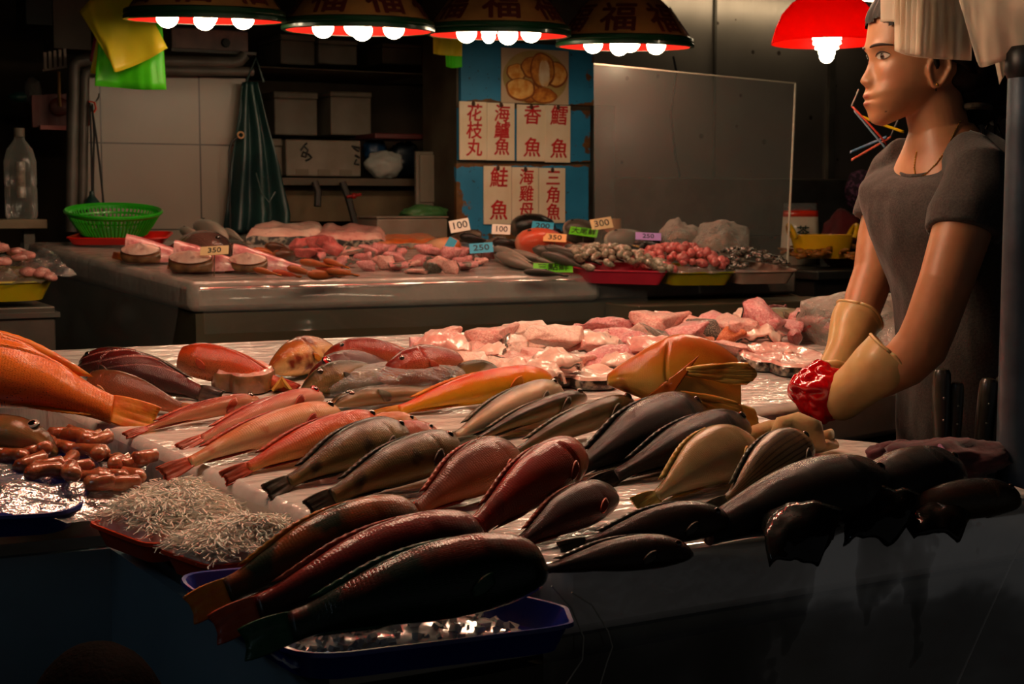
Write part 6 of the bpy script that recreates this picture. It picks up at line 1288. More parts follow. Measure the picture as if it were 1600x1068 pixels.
M_MEAT2 = flesh_mat('pink meat', 'a8484a', 'c87a70', 'd8a090', 20); pile(c4, 60, [shell_mesh('shelled_meat', M_MEAT2, k + 20) for k in range(3)], 'shelled_meat', 'pink shellfish meat piece heaped in the tray on the steel stand', 'shellfish meat', 'pink meat pieces on the steel stand', .09, .045, 9, (.3, 1.0, .0, 1))
tag(MB().grid([[Vector((e_.x - .12 + .17 * a, e_.y - .02 + .34 * b, zb + .055 + .05 * b + .02 * nz((a * 5, b * 5, 2), 1) + .02 * a)) for b in [j / 12 for j in range(13)]] for a in [i / 10 for i in range(11)]]).build('plastic_wrap', M_WRAP, sharp=None), 'clear wrap sticking out at the corner of the yellow tray', 'plastic wrap')
tag(MB().tube([at(0, 430, 3.62), at(14, 428, 3.62), at(26, 434, 3.62)], [.014, .016, .005], 10).build('grey_shrimp', M_SHR), 'grey shellfish lying on top of the pink meat', 'shellfish')
# ---------------------------------------------------------------- things at the woman's side of the counter
M_POLE = mat('galvanised steel pole', '6a7480', '545c66', .35, .7, scale=14, bump=.25, bscale=24)
pt = at(1604, 300, 2.12); pl = empty('pole', (pt.x, pt.y, 0), label='grey galvanised steel pole beside the woman', cat='pole')
MB().tube([(0, 0, 0), (0, 0, 1.405)], .031, 28).build('shaft', M_POLE, pl); MB().lathe([(.0, 1.425), (.028, 1.425), (.035, 1.415), (.036, 1.39), (.0315, 1.38)], 28).build('cap', mat('dark pole cap', '2a2c2e', None, .4, .5), pl); MB().lathe([(.0, 0), (.07, 0), (.07, .008), (.032, .012)], 28).build('base_plate', M_POLE, pl)
# bundle of white plastic bags hanging in front of her
M_WB = None
M_WB = bag_material('white bag plastic', 'f6ece0', .8)
def hang_sheet(name, label, top, bot, d, m, fold=.006, fr=20, group=None, seed=0, n=40, dd=0.0, thick=.0008, cat='plastic bag'):
    """a hanging sheet between an upper and a lower outline (pixel polylines of equal length)"""
    rows = []; k = len(top); ks = [i / (k - 1) for i in range(k)]
    for i in range(n + 1):
        s = i / n; a = (interp(ks, [p[0] for p in top], s), interp(ks, [p[1] for p in top], s)); b = (interp(ks, [p[0] for p in bot], s), interp(ks, [p[1] for p in bot], s)); row = []
        for j in range(15):
            t = j / 14; f = fold * (math.sin(s * fr + seed) * (.4 + .6 * t) + .7 * nz((s * 6, t * 3, seed), 1.2)); row.append(at(a[0] + (b[0] - a[0]) * t, a[1] + (b[1] - a[1]) * t, d + dd * s + f))
        rows.append(row)
    c = sum((p for r in rows for p in r), Vector()) / (len(rows) * 15); return tag(MB().slab(rows, thick).build(name, m, sharp=None), label, cat, group)
GB = 'white plastic bags hanging by the pole'
hang_sheet('plastic_bag', 'white plastic bag at the front of the hanging bundle, its corner over her forehead', [(1376, -30), (1400, -30), (1430, -30), (1470, -30)], [(1376, 34), (1402, 36), (1428, 60), (1470, 62)], 2.26, M_WB, .002, 8, seed=1)
for k in range(5): hang_sheet('plastic_bag', 'white plastic bag with tight upright folds in the hanging bundle before her hair', [(1398 + 9 * k, -30), (1420 + 10 * k, -30), (1450 + 10 * k, -30), (1490 + 8 * k, -30)], [(1398 + 8 * k, 79 + 1.5 * k), (1416 + 9 * k, 86 + k), (1450 + 9 * k, 91 + .5 * k), (1490 + 7 * k, 93 + .4 * k)], 2.24 - .010 * k, M_WB, .0028, 10 + 3 * k, GB, seed=k * 1.3)
hang_sheet('plastic_bag', 'broad white plastic bag with a slanting fold hanging nearest the pole', [(1490, -30), (1520, -30), (1560, -30), (1640, -30)], [(1526, 96), (1536, 105), (1580, 92), (1650, 82)], 2.10, M_WB, .005, 8, seed=3)
hang_sheet('plastic_bag', 'narrow white bag strip hanging just beside the pole', [(1548, 60), (1560, 60), (1572, 60), (1582, 60)], [(1562, 132), (1568, 120), (1576, 112), (1582, 100)], 2.16, M_WB, .004, 9, seed=6)
pb = at(1480, -36, 2.2); tag(MB().tube([at(1340, -32, 2.27), at(1680, -34, 2.08)], .008, 10).build('hanging_rail', M_STEEL), 'steel rail carrying the white plastic bags above her head', 'rail')
# yellow and green bags on the other side
M_YB2 = bag_material('yellow bag plastic', 'eedc3c', .62); M_GB2 = bag_material('green bag plastic', '62e82c', .6)
hang_sheet('plastic_bag', 'yellow translucent plastic bag hanging over a green one by the tiles', [(124, 18), (150, -8), (180, -20), (208, -30)], [(178, 106), (183, 112), (225, 96), (262, 75)], 4.46, M_YB2, .010, 10, seed=2)
hang_sheet('plastic_bag', 'bright green plastic bag hanging under the yellow one', [(160, -20), (190, -20), (220, -20), (250, -20)], [(148, 134), (185, 137), (222, 140), (260, 140)], 4.52, M_GB2, .010, 8, seed=5)
hang_sheet('plastic_bag', 'second yellow bag, a narrow strip behind the green bag', [(166, -18), (170, -18), (176, -18), (182, -18)], [(141, 114), (146, 115), (152, 116), (158, 116)], 4.56, M_YB2, .004, 6, seed=7); hang_sheet('plastic_bag', 'narrow pink bag strip beside the green hanging bag', [(160, -18), (163, -18), (166, -18), (170, -18)], [(140, 95), (143, 96), (146, 96), (149, 96)], 4.58, bag_material('pink bag plastic', 'b83a5e', .4), .002, 6, seed=9)
hang_sheet('plastic_bag', 'small yellow bag hanging between the lamps and the sign cabinet', [(676, 40), (690, 40), (705, 40), (722, 40)], [(677, 84), (690, 86), (705, 87), (722, 88)], 5.3, M_YB2, .006, 7, seed=4); hang_sheet('plastic_bag', 'small green bag hanging below the small yellow one', [(693, 36), (702, 36), (712, 36), (722, 36)], [(697, 104), (704, 106), (712, 106), (722, 105)], 5.322, M_GB2, .005, 7, seed=8)
for (a, b, d_), lab in ((((150, -24), (262, -24), 4.52), 'thin rail carrying the yellow and green bags'), (((670, 38), (725, 38), 5.32), 'thin rail carrying the small yellow and green bags')): tag(MB().tube([at(*a, d_), at(*b, d_)], .005, 8).build('hanging_rail', M_STEEL), lab, 'rail')
# coloured plastic ribbons behind her shoulder
for k, (a, b, c_, colr, lab) in enumerate((((1330, 165), (1360, 195), (1386, 226), 'c84a3a', 'red and white plastic ribbon behind her shoulder'), ((1334, 172), (1362, 206), (1384, 232), '8aa4b8', 'pale blue plastic ribbon behind her shoulder'), ((1346, 182), (1380, 196), (1412, 206), 'd8b418', 'yellow plastic ribbon passing behind her chin'), ((1330, 250), (1362, 232), (1392, 214), 'b05038', 'rusty red plastic ribbon below the yellow one'), ((1328, 238), (1355, 226), (1385, 214), '5a7a98', 'dull blue plastic ribbon pointing at the steel wall'))):
    A_, B_, C_ = at(*a, 3.3), at(*b, 3.28 + .01 * k), at(*c_, 3.3); pts = [A_ * (1 - t) ** 2 + B_ * 2 * t * (1 - t) + C_ * t * t for t in [i / 12 for i in range(13)]]
    tag(MB().slab([[p - ZA_ * .003, p, p + ZA_ * .003] for p in pts for ZA_ in [Vector((.2, .2, 1))]], .0008).build('ribbon', bag_material('ribbon ' + colr, colr, .3), sharp=None), lab, 'ribbon')
tag(MB().tube([at(1392, 214, 3.31), at(1420, 150, 3.33), at(1440, -40, 3.34)], .003, 6).build('ribbon_string', M_CORD), 'thin string holding the coloured ribbons', 'string'); tag(MB().tube([at(1331, 166, 3.3), at(1338, 150, 3.3), at(1342, 140, 3.3)], .0025, 6).build('wire_end', M_STEEL), 'thin wire end sticking up from the ribbons', 'wire')
# wires on the steel wall
tag(MB().tube([onv(x, y, 5.43) for x, y in ((1052, 88), (1057, 112), (1052, 150), (1048, 180), (1052, 215), (1056, 250), (1062, 272), (1058, 295), (1040, 330), (1032, 370))], .005, 6).build('cable', M_CORD), 'dark cable hanging down the steel wall from the lamp', 'cable')
# clear bag behind the gloves
bg = T(1340, 500, .05); lump('plastic_bag', 'crumpled clear plastic bag lying behind her forearms', 'plastic bag', 0, 0, 0, .13, .09, .062, M_BAGC, 15, .34, bg)
# knives in a rack, cloth, beige gloves, steel tray
kr = at(1515, 690, 2.28); rk = empty('knife_rack', (kr.x, kr.y, kr.z - .16), label='dark knife rack at the corner of the slab below the woman', cat='rack', M=mat4(frame(RT, (0, 0, 1)), (kr.x, kr.y, kr.z - .16)))
MB().box((0, 0, .08), (.15, .05, .16)).build('body', mat('dark rack plastic', '171614', None, .4), rk, smooth=False, bevel=.004); MB().box((0, .03, -(kr.z - .16) / 2 + .01), (.04, .02, kr.z - .14)).build('bracket', M_DSTEEL, rk, smooth=False)
M_HAND = mat('worn black knife handle', '2a2620', '3a342a', .32, coat=.4)
for k, (tx, ty, bx_, by, r, lab) in enumerate(((1472, 575, 1470, 690, .0135, 'tallest dark knife handle standing in the rack'), (1496, 596, 1492, 690, .010, 'slim dark knife handle second from the tallest'), (1546, 590, 1534, 690, .0135, 'thick dark knife handle leaning towards the pole'), (1566, 588, 1556, 690, .010, 'slim dark knife handle nearest the pole'))):
    a, b = at(tx, ty, 2.27), at(bx_, by, 2.28); kn = empty('knife', b, label=lab, cat='knife'); L = (a - b)
    MB().tube([L * t for t in (-.02, .1, .4, .75, .93, .985, 1.0)], [r * .85, r * .9, r, r * 1.05, r * 1.0, r * .75, r * .25], 16).build('handle', M_HAND, kn); MB().box(-L.normalized() * .07, (.003, .026, .13)).build('blade', M_STEEL, kn, smooth=False)
    for t in (.3, .6): MB().ball(L * t - FW * r, .0022, 8, 6).build('rivet', M_STEEL, kn)
M_BEIGE = mat('beige cotton glove', 'b08a54', 'c49e68', .85, scale=30, bump=.3, bscale=120, sheen=.2)
wg = T(1232, 694, .0); gl = empty('work_gloves', wg, label='crumpled beige cotton work gloves lying before the red plastic', cat='gloves'); Mi = gl.matrix_basis.inverted()
def fold_tube(pts, rr, par, m, nm, seed=0):
    g = MB().tube([Mi @ T(x, y, o) for x, y, o in pts], rr, 20)
    for i in range(len(g.V)): g.V[i] += Vector((nz(g.V[i] * 28, 1, seed), nz(g.V[i] * 28, 1, seed + 1), nz(g.V[i] * 28, 1, seed + 2))) * .008
    return g.build(nm, m, par, sharp=None)
fold_tube([(1164, 690, .012), (1180, 682, .016), (1205, 672, .02), (1225, 676, .022), (1240, 684, .018)], [.010, .016, .018, .018, .012], gl, M_BEIGE, 'cuff', 1)
fold_tube([(1212, 690, .02), (1222, 672, .038), (1244, 664, .044), (1266, 676, .040), (1276, 692, .022)], [.014, .022, .025, .022, .014], gl, M_BEIGE, 'palm', 3)
for k, pts in enumerate((((1255, 694, .012), (1275, 688, .016), (1292, 686, .02), (1300, 682, .02)), ((1235, 700, .010), (1260, 700, .013), (1285, 696, .014), (1302, 692, .012)), ((1200, 702, .009), (1222, 700, .012), (1246, 702, .010), (1262, 704, .008)), ((1172, 700, .009), (1190, 704, .010), (1205, 702, .012), (1222, 690, .02)))): fold_tube(pts, [.010, .0105, .010, .007], gl, M_BEIGE, 'finger', 6 + k)
M_RCLOTH = mat('dark red cotton cloth', '3c141a', '52202a', .9, scale=40, bump=.5, bscale=60, sheen=.2)
lump('cloth', 'crumpled dark red cloth lying behind the black fish heads', 'cloth', 0, 0, 0, .105, .055, .030, M_RCLOTH, 5, .45, T(1470, 722, .016)); lump('cloth', 'small dark red cloth roll beside the crumpled dark red cloth', 'cloth', 0, 0, 0, .045, .02, .018, M_RCLOTH, 9, .3, T(1396, 706, .012))
tag(MB().tube([T(x, y, o) for x, y, o in ((1461, 690, .03), (1470, 698, .05), (1482, 716, .052), (1494, 732, .05))], .0035, 8).build('purple_cord', mat('purple cord', '6e4468', None, .8)), 'purple cord lying over the dark red cloth', 'cord')
# dark hole: sink between the two slab arms
sk = empty('sink', (1.72, 1.90, zT(1.9, -.30)), label='dark sink below her gloved hands', cat='sink'); Mi = sk.matrix_basis.inverted()
c4 = [Vector((1.53, 1.79, zT(1.8, -.10))), Vector((1.72, 1.775, zT(1.8, -.10))), Vector((1.76, 2.04, zT(2.0, -.10))), Vector((1.53, 1.99, zT(2.0, -.10)))]
Pq = round_poly([Mi @ c for c in c4]); cen = sum(Pq, Vector()) / len(Pq); MB().grid([[p for p in Pq], [cen + (p - cen) * .94 - ZA_v * .18 for p in Pq for ZA_v in [Vector((0, 0, 1))]], [cen + (p - cen) * .02 - ZA_v * .19 for p in Pq for ZA_v in [Vector((0, 0, 1))]]], wrap=True).build('basin', M_DSTEEL, sk, sharp=None)
MB().tube([Pq[i] for i in range(len(Pq))] + [Pq[0]], .006, 8).build('rim', M_STEEL, sk)
# the back of a head of a passer-by low in the near corner
hp = at(152, 1060, 1.62); hd = empty('person', (hp.x, hp.y, 0), label='top of a dark-haired head of a passer-by before the counter', cat='person'); V = MB()
V.ball((0, 0, hp.z - .09), 1, 36, 24, (.075, .09, .115)); V.tube([(0, 0, hp.z - .18), (0, 0, hp.z - .27)], [.05, .055], 20); V.tube([(0, 0, hp.z - .24), (0, 0, hp.z - .30), (0, 0, .62), (0, 0, .3), (0, 0, .0)], [.06, .13, .13, .11, .09], 24)
o = V.build('body', mat('dark clothing', '0a0a08', '100e0c', .9), hd, sharp=None); d = o.modifiers.new('union', 'REMESH'); d.mode = 'VOXEL'; d.voxel_size = .01; d.use_smooth_shade = True
h = MB().ball((0, 0, hp.z - .08), 1, 60, 30, (.083, .098, .120)); 
for i in range(len(h.V)): h.V[i] += Vector((1, 1, 0)) * (.0012 * nz(h.V[i] * 60, 1, 2))
h.F = [f for f in h.F if sum(h.V[i].z for i in f) / 4 > hp.z - .15]; h.build('hair', mat('dull dark brown hair', '080504', '0e0a07', .9, scale=90, spec=.05, bump=.8, bscale=160), hd, sharp=None)
# ---------------------------------------------------------------- the fishmonger
from mathutils.bvhtree import BVHTree
PD = 2.55; FWH = Vector((math.sin(YAW), math.cos(YAW), 0)); ZA = Vector((0, 0, 1))
def PP(px, py, dd=0.0): return at(px, py, PD + dd)
def skin_material():
    m, g, b = newmat('skin'); ob = g.new('ShaderNodeTexCoord').outputs['Object']
    n = g.noise(ob, 30, 4); col = g.ramp(n, [(.3, lin('a8724e')), (.7, lin('b6805a'))])
    def blob(c, r, colr, k):
        nonlocal col
        v = g.new('ShaderNodeVectorMath'); v.operation = 'SUBTRACT'; g.link(ob, v.inputs[0]); v.inputs[1].default_value = c
        s = g.new('ShaderNodeVectorMath'); s.operation = 'DIVIDE'; g.link(v.outputs[0], s.inputs[0]); s.inputs[1].default_value = r
        l = g.new('ShaderNodeVectorMath'); l.operation = 'LENGTH'; g.link(s.outputs[0], l.inputs[0])
        f = g.ramp(l.outputs['Value'], [(.55, (k, k, k, 1)), (1.0, (0, 0, 0, 1))]); col = g.mix(f, col, lin(colr))
    SKIN_BLOBS(blob)
    g.link(col, b.inputs['Base Color']); setp(b, Roughness=.42); b.inputs['Specular IOR Level'].default_value = .4
    b.inputs['Subsurface Weight'].default_value = .18; b.inputs['Subsurface Radius'].default_value = (.012, .005, .003); b.inputs['Subsurface Scale'].default_value = .5
    g.link(g.bump(g.noise(ob, 380, 2), .06, .001), b.inputs['Normal']); return m
# head frame: x towards the face, y towards the aisle side, z up
HC = PP(1455, 110, .0); HA = math.radians(7); S_ = PD / FPX
HX = (-RT * math.cos(HA) - FWH * math.sin(HA)); HY = ZA.cross(HX)
def hw(x, y, z): return HC + HX * x + HY * y + ZA * z
KS = list(range(19))
K_pyf = [-30, -24, -8, 15, 40, 62, 76, 86, 100, 115, 128, 138, 148, 157, 166, 176, 186, 193, 197]
K_pxf = [1440, 1408, 1378, 1362, 1356, 1353, 1351, 1354.5, 1358, 1359, 1358, 1354, 1350.5, 1351.5, 1352, 1356, 1358.5, 1364, 1378]
K_pyb = [-30, -26, -14, 5, 30, 50, 65, 78, 92, 104, 115, 122, 130, 136, 142, 148, 153, 157, 160]
K_pxb = [1442, 1470, 1500, 1520, 1528, 1530, 1530, 1528, 1524, 1518, 1510, 1502, 1494, 1486, 1480, 1474, 1468, 1462, 1455]
K_w = [.001, .036, .056, .068, .073, .074, .0735, .072, .070, .068, .0655, .0625, .0595, .056, .0525, .048, .042, .033, .020]
N_py = [78, 88, 97, 105, 115, 122, 127, 131, 135, 139]; N_h = [0, .002, .005, .0085, .0140, .0185, .0200, .0175, .0085, 0]
def ga(d, s): return math.exp(-(d / s) ** 2)
def head_pt(s, th, off=0.0):
    pyf, pxf, pyb, pxb, w = [interp(KS, K, s) for K in (K_pyf, K_pxf, K_pyb, K_pxb, K_w)]
    xf, xb = (1455 - pxf) * S_, (1455 - pxb) * S_; c, sn = math.cos(th), math.sin(th)
    xm = xb + (xf - xb) * .46; x = xm + ((xf - xm) if c > 0 else (xm - xb)) * math.copysign(abs(c) ** (.86 if c > 0 else 1.0), c)
    y = w * math.copysign(abs(sn) ** .88, sn); py = pyf + (pyb - pyf) * (1 - c) / 2; z = (110 - py) * S_
    if c > 0 and off == 0.0:
        nh = interp(N_py, N_h, py) if 78 < py < 139 else 0; sy = .0055 + .0050 * min(1, max(0, (py - 95) / 28)); x += nh * ga(y, sy)
        for q in (1, -1):
            x += .0075 * ga(y - q * .0125, .0055) * ga(py - 129, 6.0)                     # nostril wings
            x -= .0085 * ga(y - q * .031, .0150) * ga(py - 92, 10) ; x += .0045 * ga(y - q * .031, .0125) * ga(py - 91, 6)
            x += .0030 * ga(y - q * .034, .020) * ga(py - 77, 6); x += .0035 * ga(y - q * .040, .020) * ga(py - 118, 16)
            x -= .0012 * ga(y - q * .0245, .005) * ga(py - 156, 5)
        x += .0048 * ga(y, .0170) * ga(py - 150.5, 4.2) + .0054 * ga(y, .0155) * ga(py - 162.5, 4.6) - .0050 * ga(y, .017) * ga(py - 156.8, 1.9) * .8 - .0015 * ga(y, .004) * ga(py - 143, 5)
    return x, y, z
def head_grid(ns, nt, off=0.0):
    rows = []
    for i in range(ns + 1):
        s = 18 * i / ns; rows.append([head_pt(s, 2 * math.pi * k / nt, off) for k in range(nt)])
    return rows
HG = head_grid(120, 120); body = MB()
P = [[hw(*p) for p in r] for r in HG]; body.grid(P, wrap=True); n_ = len(body.V); body.F += [tuple(range(119, -1, -1)), tuple(n_ - 120 + k for k in range(120))]
HB = BVHTree.FromPolygons([tuple(v) for v in body.V], [f for f in body.F])
# ear on the aisle side (and its twin)
for sd in (1, -1):
    e = MB(); cx, cz, y0 = (1455 - 1440) * S_, (110 - 115) * S_, .0655
    def ear(u, v, yy): return hw(cx + u * .0175 * (1 - .18 * max(0, -v)) - v * .004, sd * (y0 - .002 + yy), cz + v * .0275)
    EP = [[ear(rr_ * math.cos(t) * (1 if math.sin(t) > -.2 else .86), rr_ * math.sin(t), yy) for t in [2 * math.pi * k / 32 for k in range(32)]] for rr_, yy in ((.98, -.012), (1.02, .004), (1.0, .011), (.90, .012), (.80, .009), (.62, .010), (.45, .008), (.25, .006), (.02, .006))]
    body.grid(EP, wrap=True); k0 = len(body.V) - 9 * 32; body.F.append(tuple(k0 + 31 - k for k in range(32))); body.F.append(tuple(k0 + 8 * 32 + k for k in range(32)))
    rim = [ear(math.cos(t) * (1 if math.sin(t) > -.2 else .88), math.sin(t), .008 + .006 * max(0, -math.cos(t))) for t in [2 * math.pi * k / 28 for k in range(28)]]
    body.tube(rim + [rim[0]], .0042, 8); body.tube([ear(-.1, .45, .004), ear(.25, .2, .008), ear(.25, -.2, .008), ear(-.2, -.5, .006)], .0035, 8)
    body.ball(ear(0, -.02, .002), 1, 18, 10, (.0168, .0095, .0265), Matrix((HX, HY, ZA)).transposed()); body.ball(ear(.12, -.93, .006), .0062, 12, 8); body.ball(ear(.85, -.15, .004), .0055, 10, 8)
# neck, chest
def limb(pts, seg=64): body.tube([PP(*p[:3]) for p in pts], [p[3] for p in pts], seg)
limb([(1452, 120, .0, .050), (1459, 165, 0, .050), (1468, 205, 0, .050), (1478, 238, 0, .056), (1490, 280, .0, .07)], 32)
SA = (RT * .5 - FWH * .87).normalized(); FA = (-RT * .87 - FWH * .5).normalized()
def torso_rings(levels, seg=48, folds=0.0, seed=0):
    rows = []; n = 70; ks = list(range(len(levels)))
    for i in range(n + 1):
        s = (len(levels) - 1) * i / n; pb, pf, cx, dd, a, b = [interp(ks, [l[j] for l in levels], s) for j in range(6)]; row = []
        for k in range(seg):
            t = 2 * math.pi * k / seg; c, sn = math.cos(t), math.sin(t); py = pb + (pf - pb) * (1 + c) / 2
            base = PP(cx, py, dd); r = 1.0
            if folds: r += folds * (nz((c * 2.2 + s * .35, sn * 2.2, s * .8 + seed), 1.3) + .6 * nz((c * 5, sn * 5, s * .9), 1.3, seed))
            row.append(base + FA * (b * math.copysign(abs(c) ** .9, c) * r) + SA * (a * math.copysign(abs(sn) ** .85, sn) * r))
        rows.append(row)
    return rows
R_ = torso_rings([(190, 205, 1470, 0, .052, .050), (205, 238, 1472, 0, .070, .058), (222, 266, 1474, 0, .088, .068), (252, 294, 1476, 0, .105, .076), (300, 326, 1482, 0, .120, .086), (345, 356, 1488, 0, .12, .080)])
body.grid(R_, wrap=True); n_ = len(body.V); body.F += [tuple(n_ - 48 + k for k in range(48)), tuple(range(n_ - len(R_) * 48 + 47, n_ - len(R_) * 48 - 1, -1))]
limb([(1526, 276, -.13, .040), (1519, 310, -.15, .046), (1503, 360, -.17, .047), (1478, 440, -.18, .043), (1455, 505, -.17, .042), (1440, 540, -.16, .043), (1412, 568, -.145, .040), (1375, 590, -.12, .034), (1335, 608, -.09, .028)])
limb([(1401, 280, .13, .034), (1386, 315, .14, .039), (1373, 370, .13, .038), (1366, 425, .11, .037), (1352, 465, .09, .036), (1338, 510, .06, .031), (1320, 560, .03, .027)])
def SKIN_BLOBS(blob):
    o = BODY_O
    for y in (0,):
        blob(hw((1455 - 1349) * S_, 0, (110 - 151) * S_) - o, (.014, .022, .0046) if False else (.02, .02, .0048), '8e4a3c', .85); blob(hw((1455 - 1350) * S_, 0, (110 - 163) * S_) - o, (.019, .019, .0052), '96503f', .85)
    for q in (1, -1): blob(hw((1455 - 1378) * S_, q * .045, (110 - 122) * S_) - o, (.03, .03, .024), 'b8704e', .35)
    blob(hw((1455 - 1374) * S_, .04, (110 - 176) * S_) - o, (.0016, .03, .0016), '3a2014', .8)
lo = [min(v[i] for v in body.V) for i in range(3)]; BODY_O = Vector((PP(1490, 300).x, PP(1490, 300).y, 0))
M_SKIN = skin_material()
woman = empty('person', BODY_O, label='woman in a grey t-shirt with tied-back dark hair and rubber gloves, looking across the stall', cat='person')
bo = mobj('body', [v - BODY_O for v in body.V], body.F, M_SKIN, woman)
d = bo.modifiers.new('union', 'REMESH'); d.mode = 'VOXEL'; d.voxel_size = .0023; d.use_smooth_shade = True
d = bo.modifiers.new('soft', 'SMOOTH'); d.factor = .5; d.iterations = 5
def wc(mb, name, m, **kw): mb.V = [v - BODY_O for v in mb.V]; return mb.build(name, m, woman, **kw)
# eyes, lashes, brows
M_EYE = mat('eye white', 'cfc3b4', None, .15, coat=.8); M_IRIS = mat('dark brown iris', '140a06', None, .08, coat=1.0); M_HAIR = mat('black brown hair', '0e0906', '1c130d', .6, scale=60, bump=.35, bscale=120, spec=.2)
M_BROW = mat('dark brow', '2c1c13', None, .7)
def face(px, py, y):                       # a place on the face surface, from the side coordinate y and the height py
    h = HB.ray_cast(hw(.30, y, (110 - py) * S_), -HX); return h[0] if h[0] is not None else hw((1455 - px) * S_, y, (110 - py) * S_)
for sd in (1, -1):
    w_, h_ = .0135, .0052; rows = []
    for i in range(13):
        u = -1 + i / 6; row = []
        for j in range(7):
            v = -1 + j / 3; hh = h_ * (1 - abs(u) ** 2.2) ** .8 * (1.0 if v < 0 else 1.15); row.append(face(0, 91.5 - (v * hh + .0012 * u * sd * sd) / S_, sd * (.0315 + u * w_)) + HX * (.0012 + .0012 * (1 - u * u)))
        rows.append(row)
    wc(MB().grid(rows), 'eye', M_EYE)
    ci = face(0, 91.2, sd * .030) + HX * .0024; wc(MB().ball(ci, 1, 16, 8, (.0014, .0052, .0052), Matrix((HX, HY, ZA)).transposed()), 'iris', M_IRIS)
    lid = [r[-1] + HX * .0012 + ZA * .0006 for r in rows]; wc(MB().tube(lid, [.0006 + .0010 * math.sin(math.pi * i / 12) for i in range(13)], 6), 'lashes', M_BROW)
    fold = [r[-1] + HX * .0008 + ZA * (.0042) for r in rows]
    br = [face(0, 78.5 - 5.5 * math.sin(math.pi * (.1 + .62 * t)) + 2.5 * t, sd * (.013 + .040 * t)) + HX * .0004 for t in [i / 14 for i in range(15)]]
    wc(MB().tube(br, [.0010 + .0015 * math.sin(math.pi * min(1, .12 + .88 * i / 14)) for i in range(15)], 8), 'eyebrow', M_BROW)
# hair: shell over the crown, temple strands, knot at the back
def line(px, a, b): return a[1] + (b[1] - a[1]) * (px - a[0]) / (b[0] - a[0])
hv, hf, keep = [], [], {}
rows = [[head_pt(18 * i / 90, 2 * math.pi * k / 120, .01) for k in range(120)] for i in range(91)]
def hairy(x, y, z):
    px, py = 1455 - x / S_, 110 - z / S_; 
    if px < 1448: return py < 42 + (px - 1362) * .70 + 3 * math.sin(px * .4)
    if px < 1478: return py < 98
    return py < 172
H = MB(); C0 = Vector(((1455 - 1445) * S_, 0, (110 - 60) * S_))
VV = [[None] * 120 for _ in rows]
for i, r in enumerate(rows):
    for k, p in enumerate(r):
        v = Vector(p); o_ = (v - C0).normalized(); q = .0055 + .0025 * math.sin(k * 1.7 + i * .12) * .6 + .002 * nz(v * 40, 1, 3); VV[i][k] = hw(*(v + o_ * q))
ids = {}
for i in range(90):
    for k in range(120):
        cs = ((i, k), (i, (k + 1) % 120), (i + 1, (k + 1) % 120), (i + 1, k))
        if all(hairy(*rows[a][b]) for a, b in cs):
            f = []
            for a, b in cs:
                if (a, b) not in ids: ids[(a, b)] = len(H.V); H.V.append(VV[a][b])
                f.append(ids[(a, b)])
            H.F.append(tuple(f))
for sd in (1, -1):
    H.tube([hw((1455 - a) * S_, sd * y, (110 - b) * S_) for a, b, y in ((1412, 62, .070), (1430, 86, .073), (1437, 108, .071), (1436, 128, .067), (1441, 146, .060))], [.007, .008, .0055, .004, .001], 8)
    H.tube([hw((1455 - a) * S_, sd * y, (110 - b) * S_) for a, b, y in ((1380, 40, .052), (1405, 55, .066), (1440, 84, .074), (1478, 100, .075), (1500, 118, .066))], [.004, .008, .010, .010, .008], 8)
for px, py, dd, r_ in ((1510, 105, -.02, .050), (1518, 135, .0, .045), (1540, 148, 0, .040), (1552, 165, .01, .032), (1530, 170, .0, .030), (1556, 140, .0, .030)):
    b = MB().ball((0, 0, 0), r_, 24, 16); H.add([PP(px, py, dd) + v * (1 + .10 * nz(v * 40, 1, px) + .05 * math.sin(v.x * 260 + v.z * 200)) for v in b.V], b.F)
for k in range(14): 
    a0 = RNG.uniform(-.5, 2.6); c = PP(1548, 158); H.tube([c + (RT * math.cos(a0) - ZA * math.sin(a0)) * (.03 + .008 * j) + FWH * RNG.uniform(-.02, .02) - ZA * .002 * j * j for j in range(4)], [.004, .003, .002, .0006], 5)
wc(H, 'hair', M_HAIR, sharp=None)
wc(MB().tube([PP(1527, 168 + 3 * math.sin(t), -.02 + .03 * math.sin(t)) + RT * .022 * math.cos(t) for t in [2 * math.pi * k / 16 for k in range(17)]], .006, 8), 'hair_tie', mat('beige hair tie', '4e4334', '352b20', .8, scale=60))
M_GOLD = mat('gold jewellery', 'd8a850', None, .25, 1.0)
wc(MB().ball(hw((1455 - 1440) * S_ + .0045, .0655 + .0125, (110 - 115) * S_ - .0250), .0026, 10, 8), 'earring', M_GOLD)
nb = MB(); NK = [(1500, 190, -.048), (1492, 205, -.060), (1484, 222, -.066), (1474, 240, -.072), (1462, 256, -.082), (1448, 270, -.085), (1436, 279, -.078), (1430, 274, -.062), (1428, 262, -.045), (1430, 246, -.02), (1432, 236, .0)]
NB = BVHTree.FromPolygons([tuple(v) for v in body.V], [f for f in body.F]); pts = []
for a, b, c in NK:
    h = NB.ray_cast(PP(a, b, -.6), (PP(a, b, 0) - PP(a, b, -.6)).normalized()); pts.append((h[0] - FWH * .0015) if h[0] is not None else PP(a, b, c))
for i in range(len(pts) - 1):
    for t in (0, .25, .5, .75): nb.ball(pts[i].lerp(pts[i + 1], t), .0017, 6, 4)
nb.tube(pts, .0008, 5); wc(nb, 'necklace', M_GOLD)
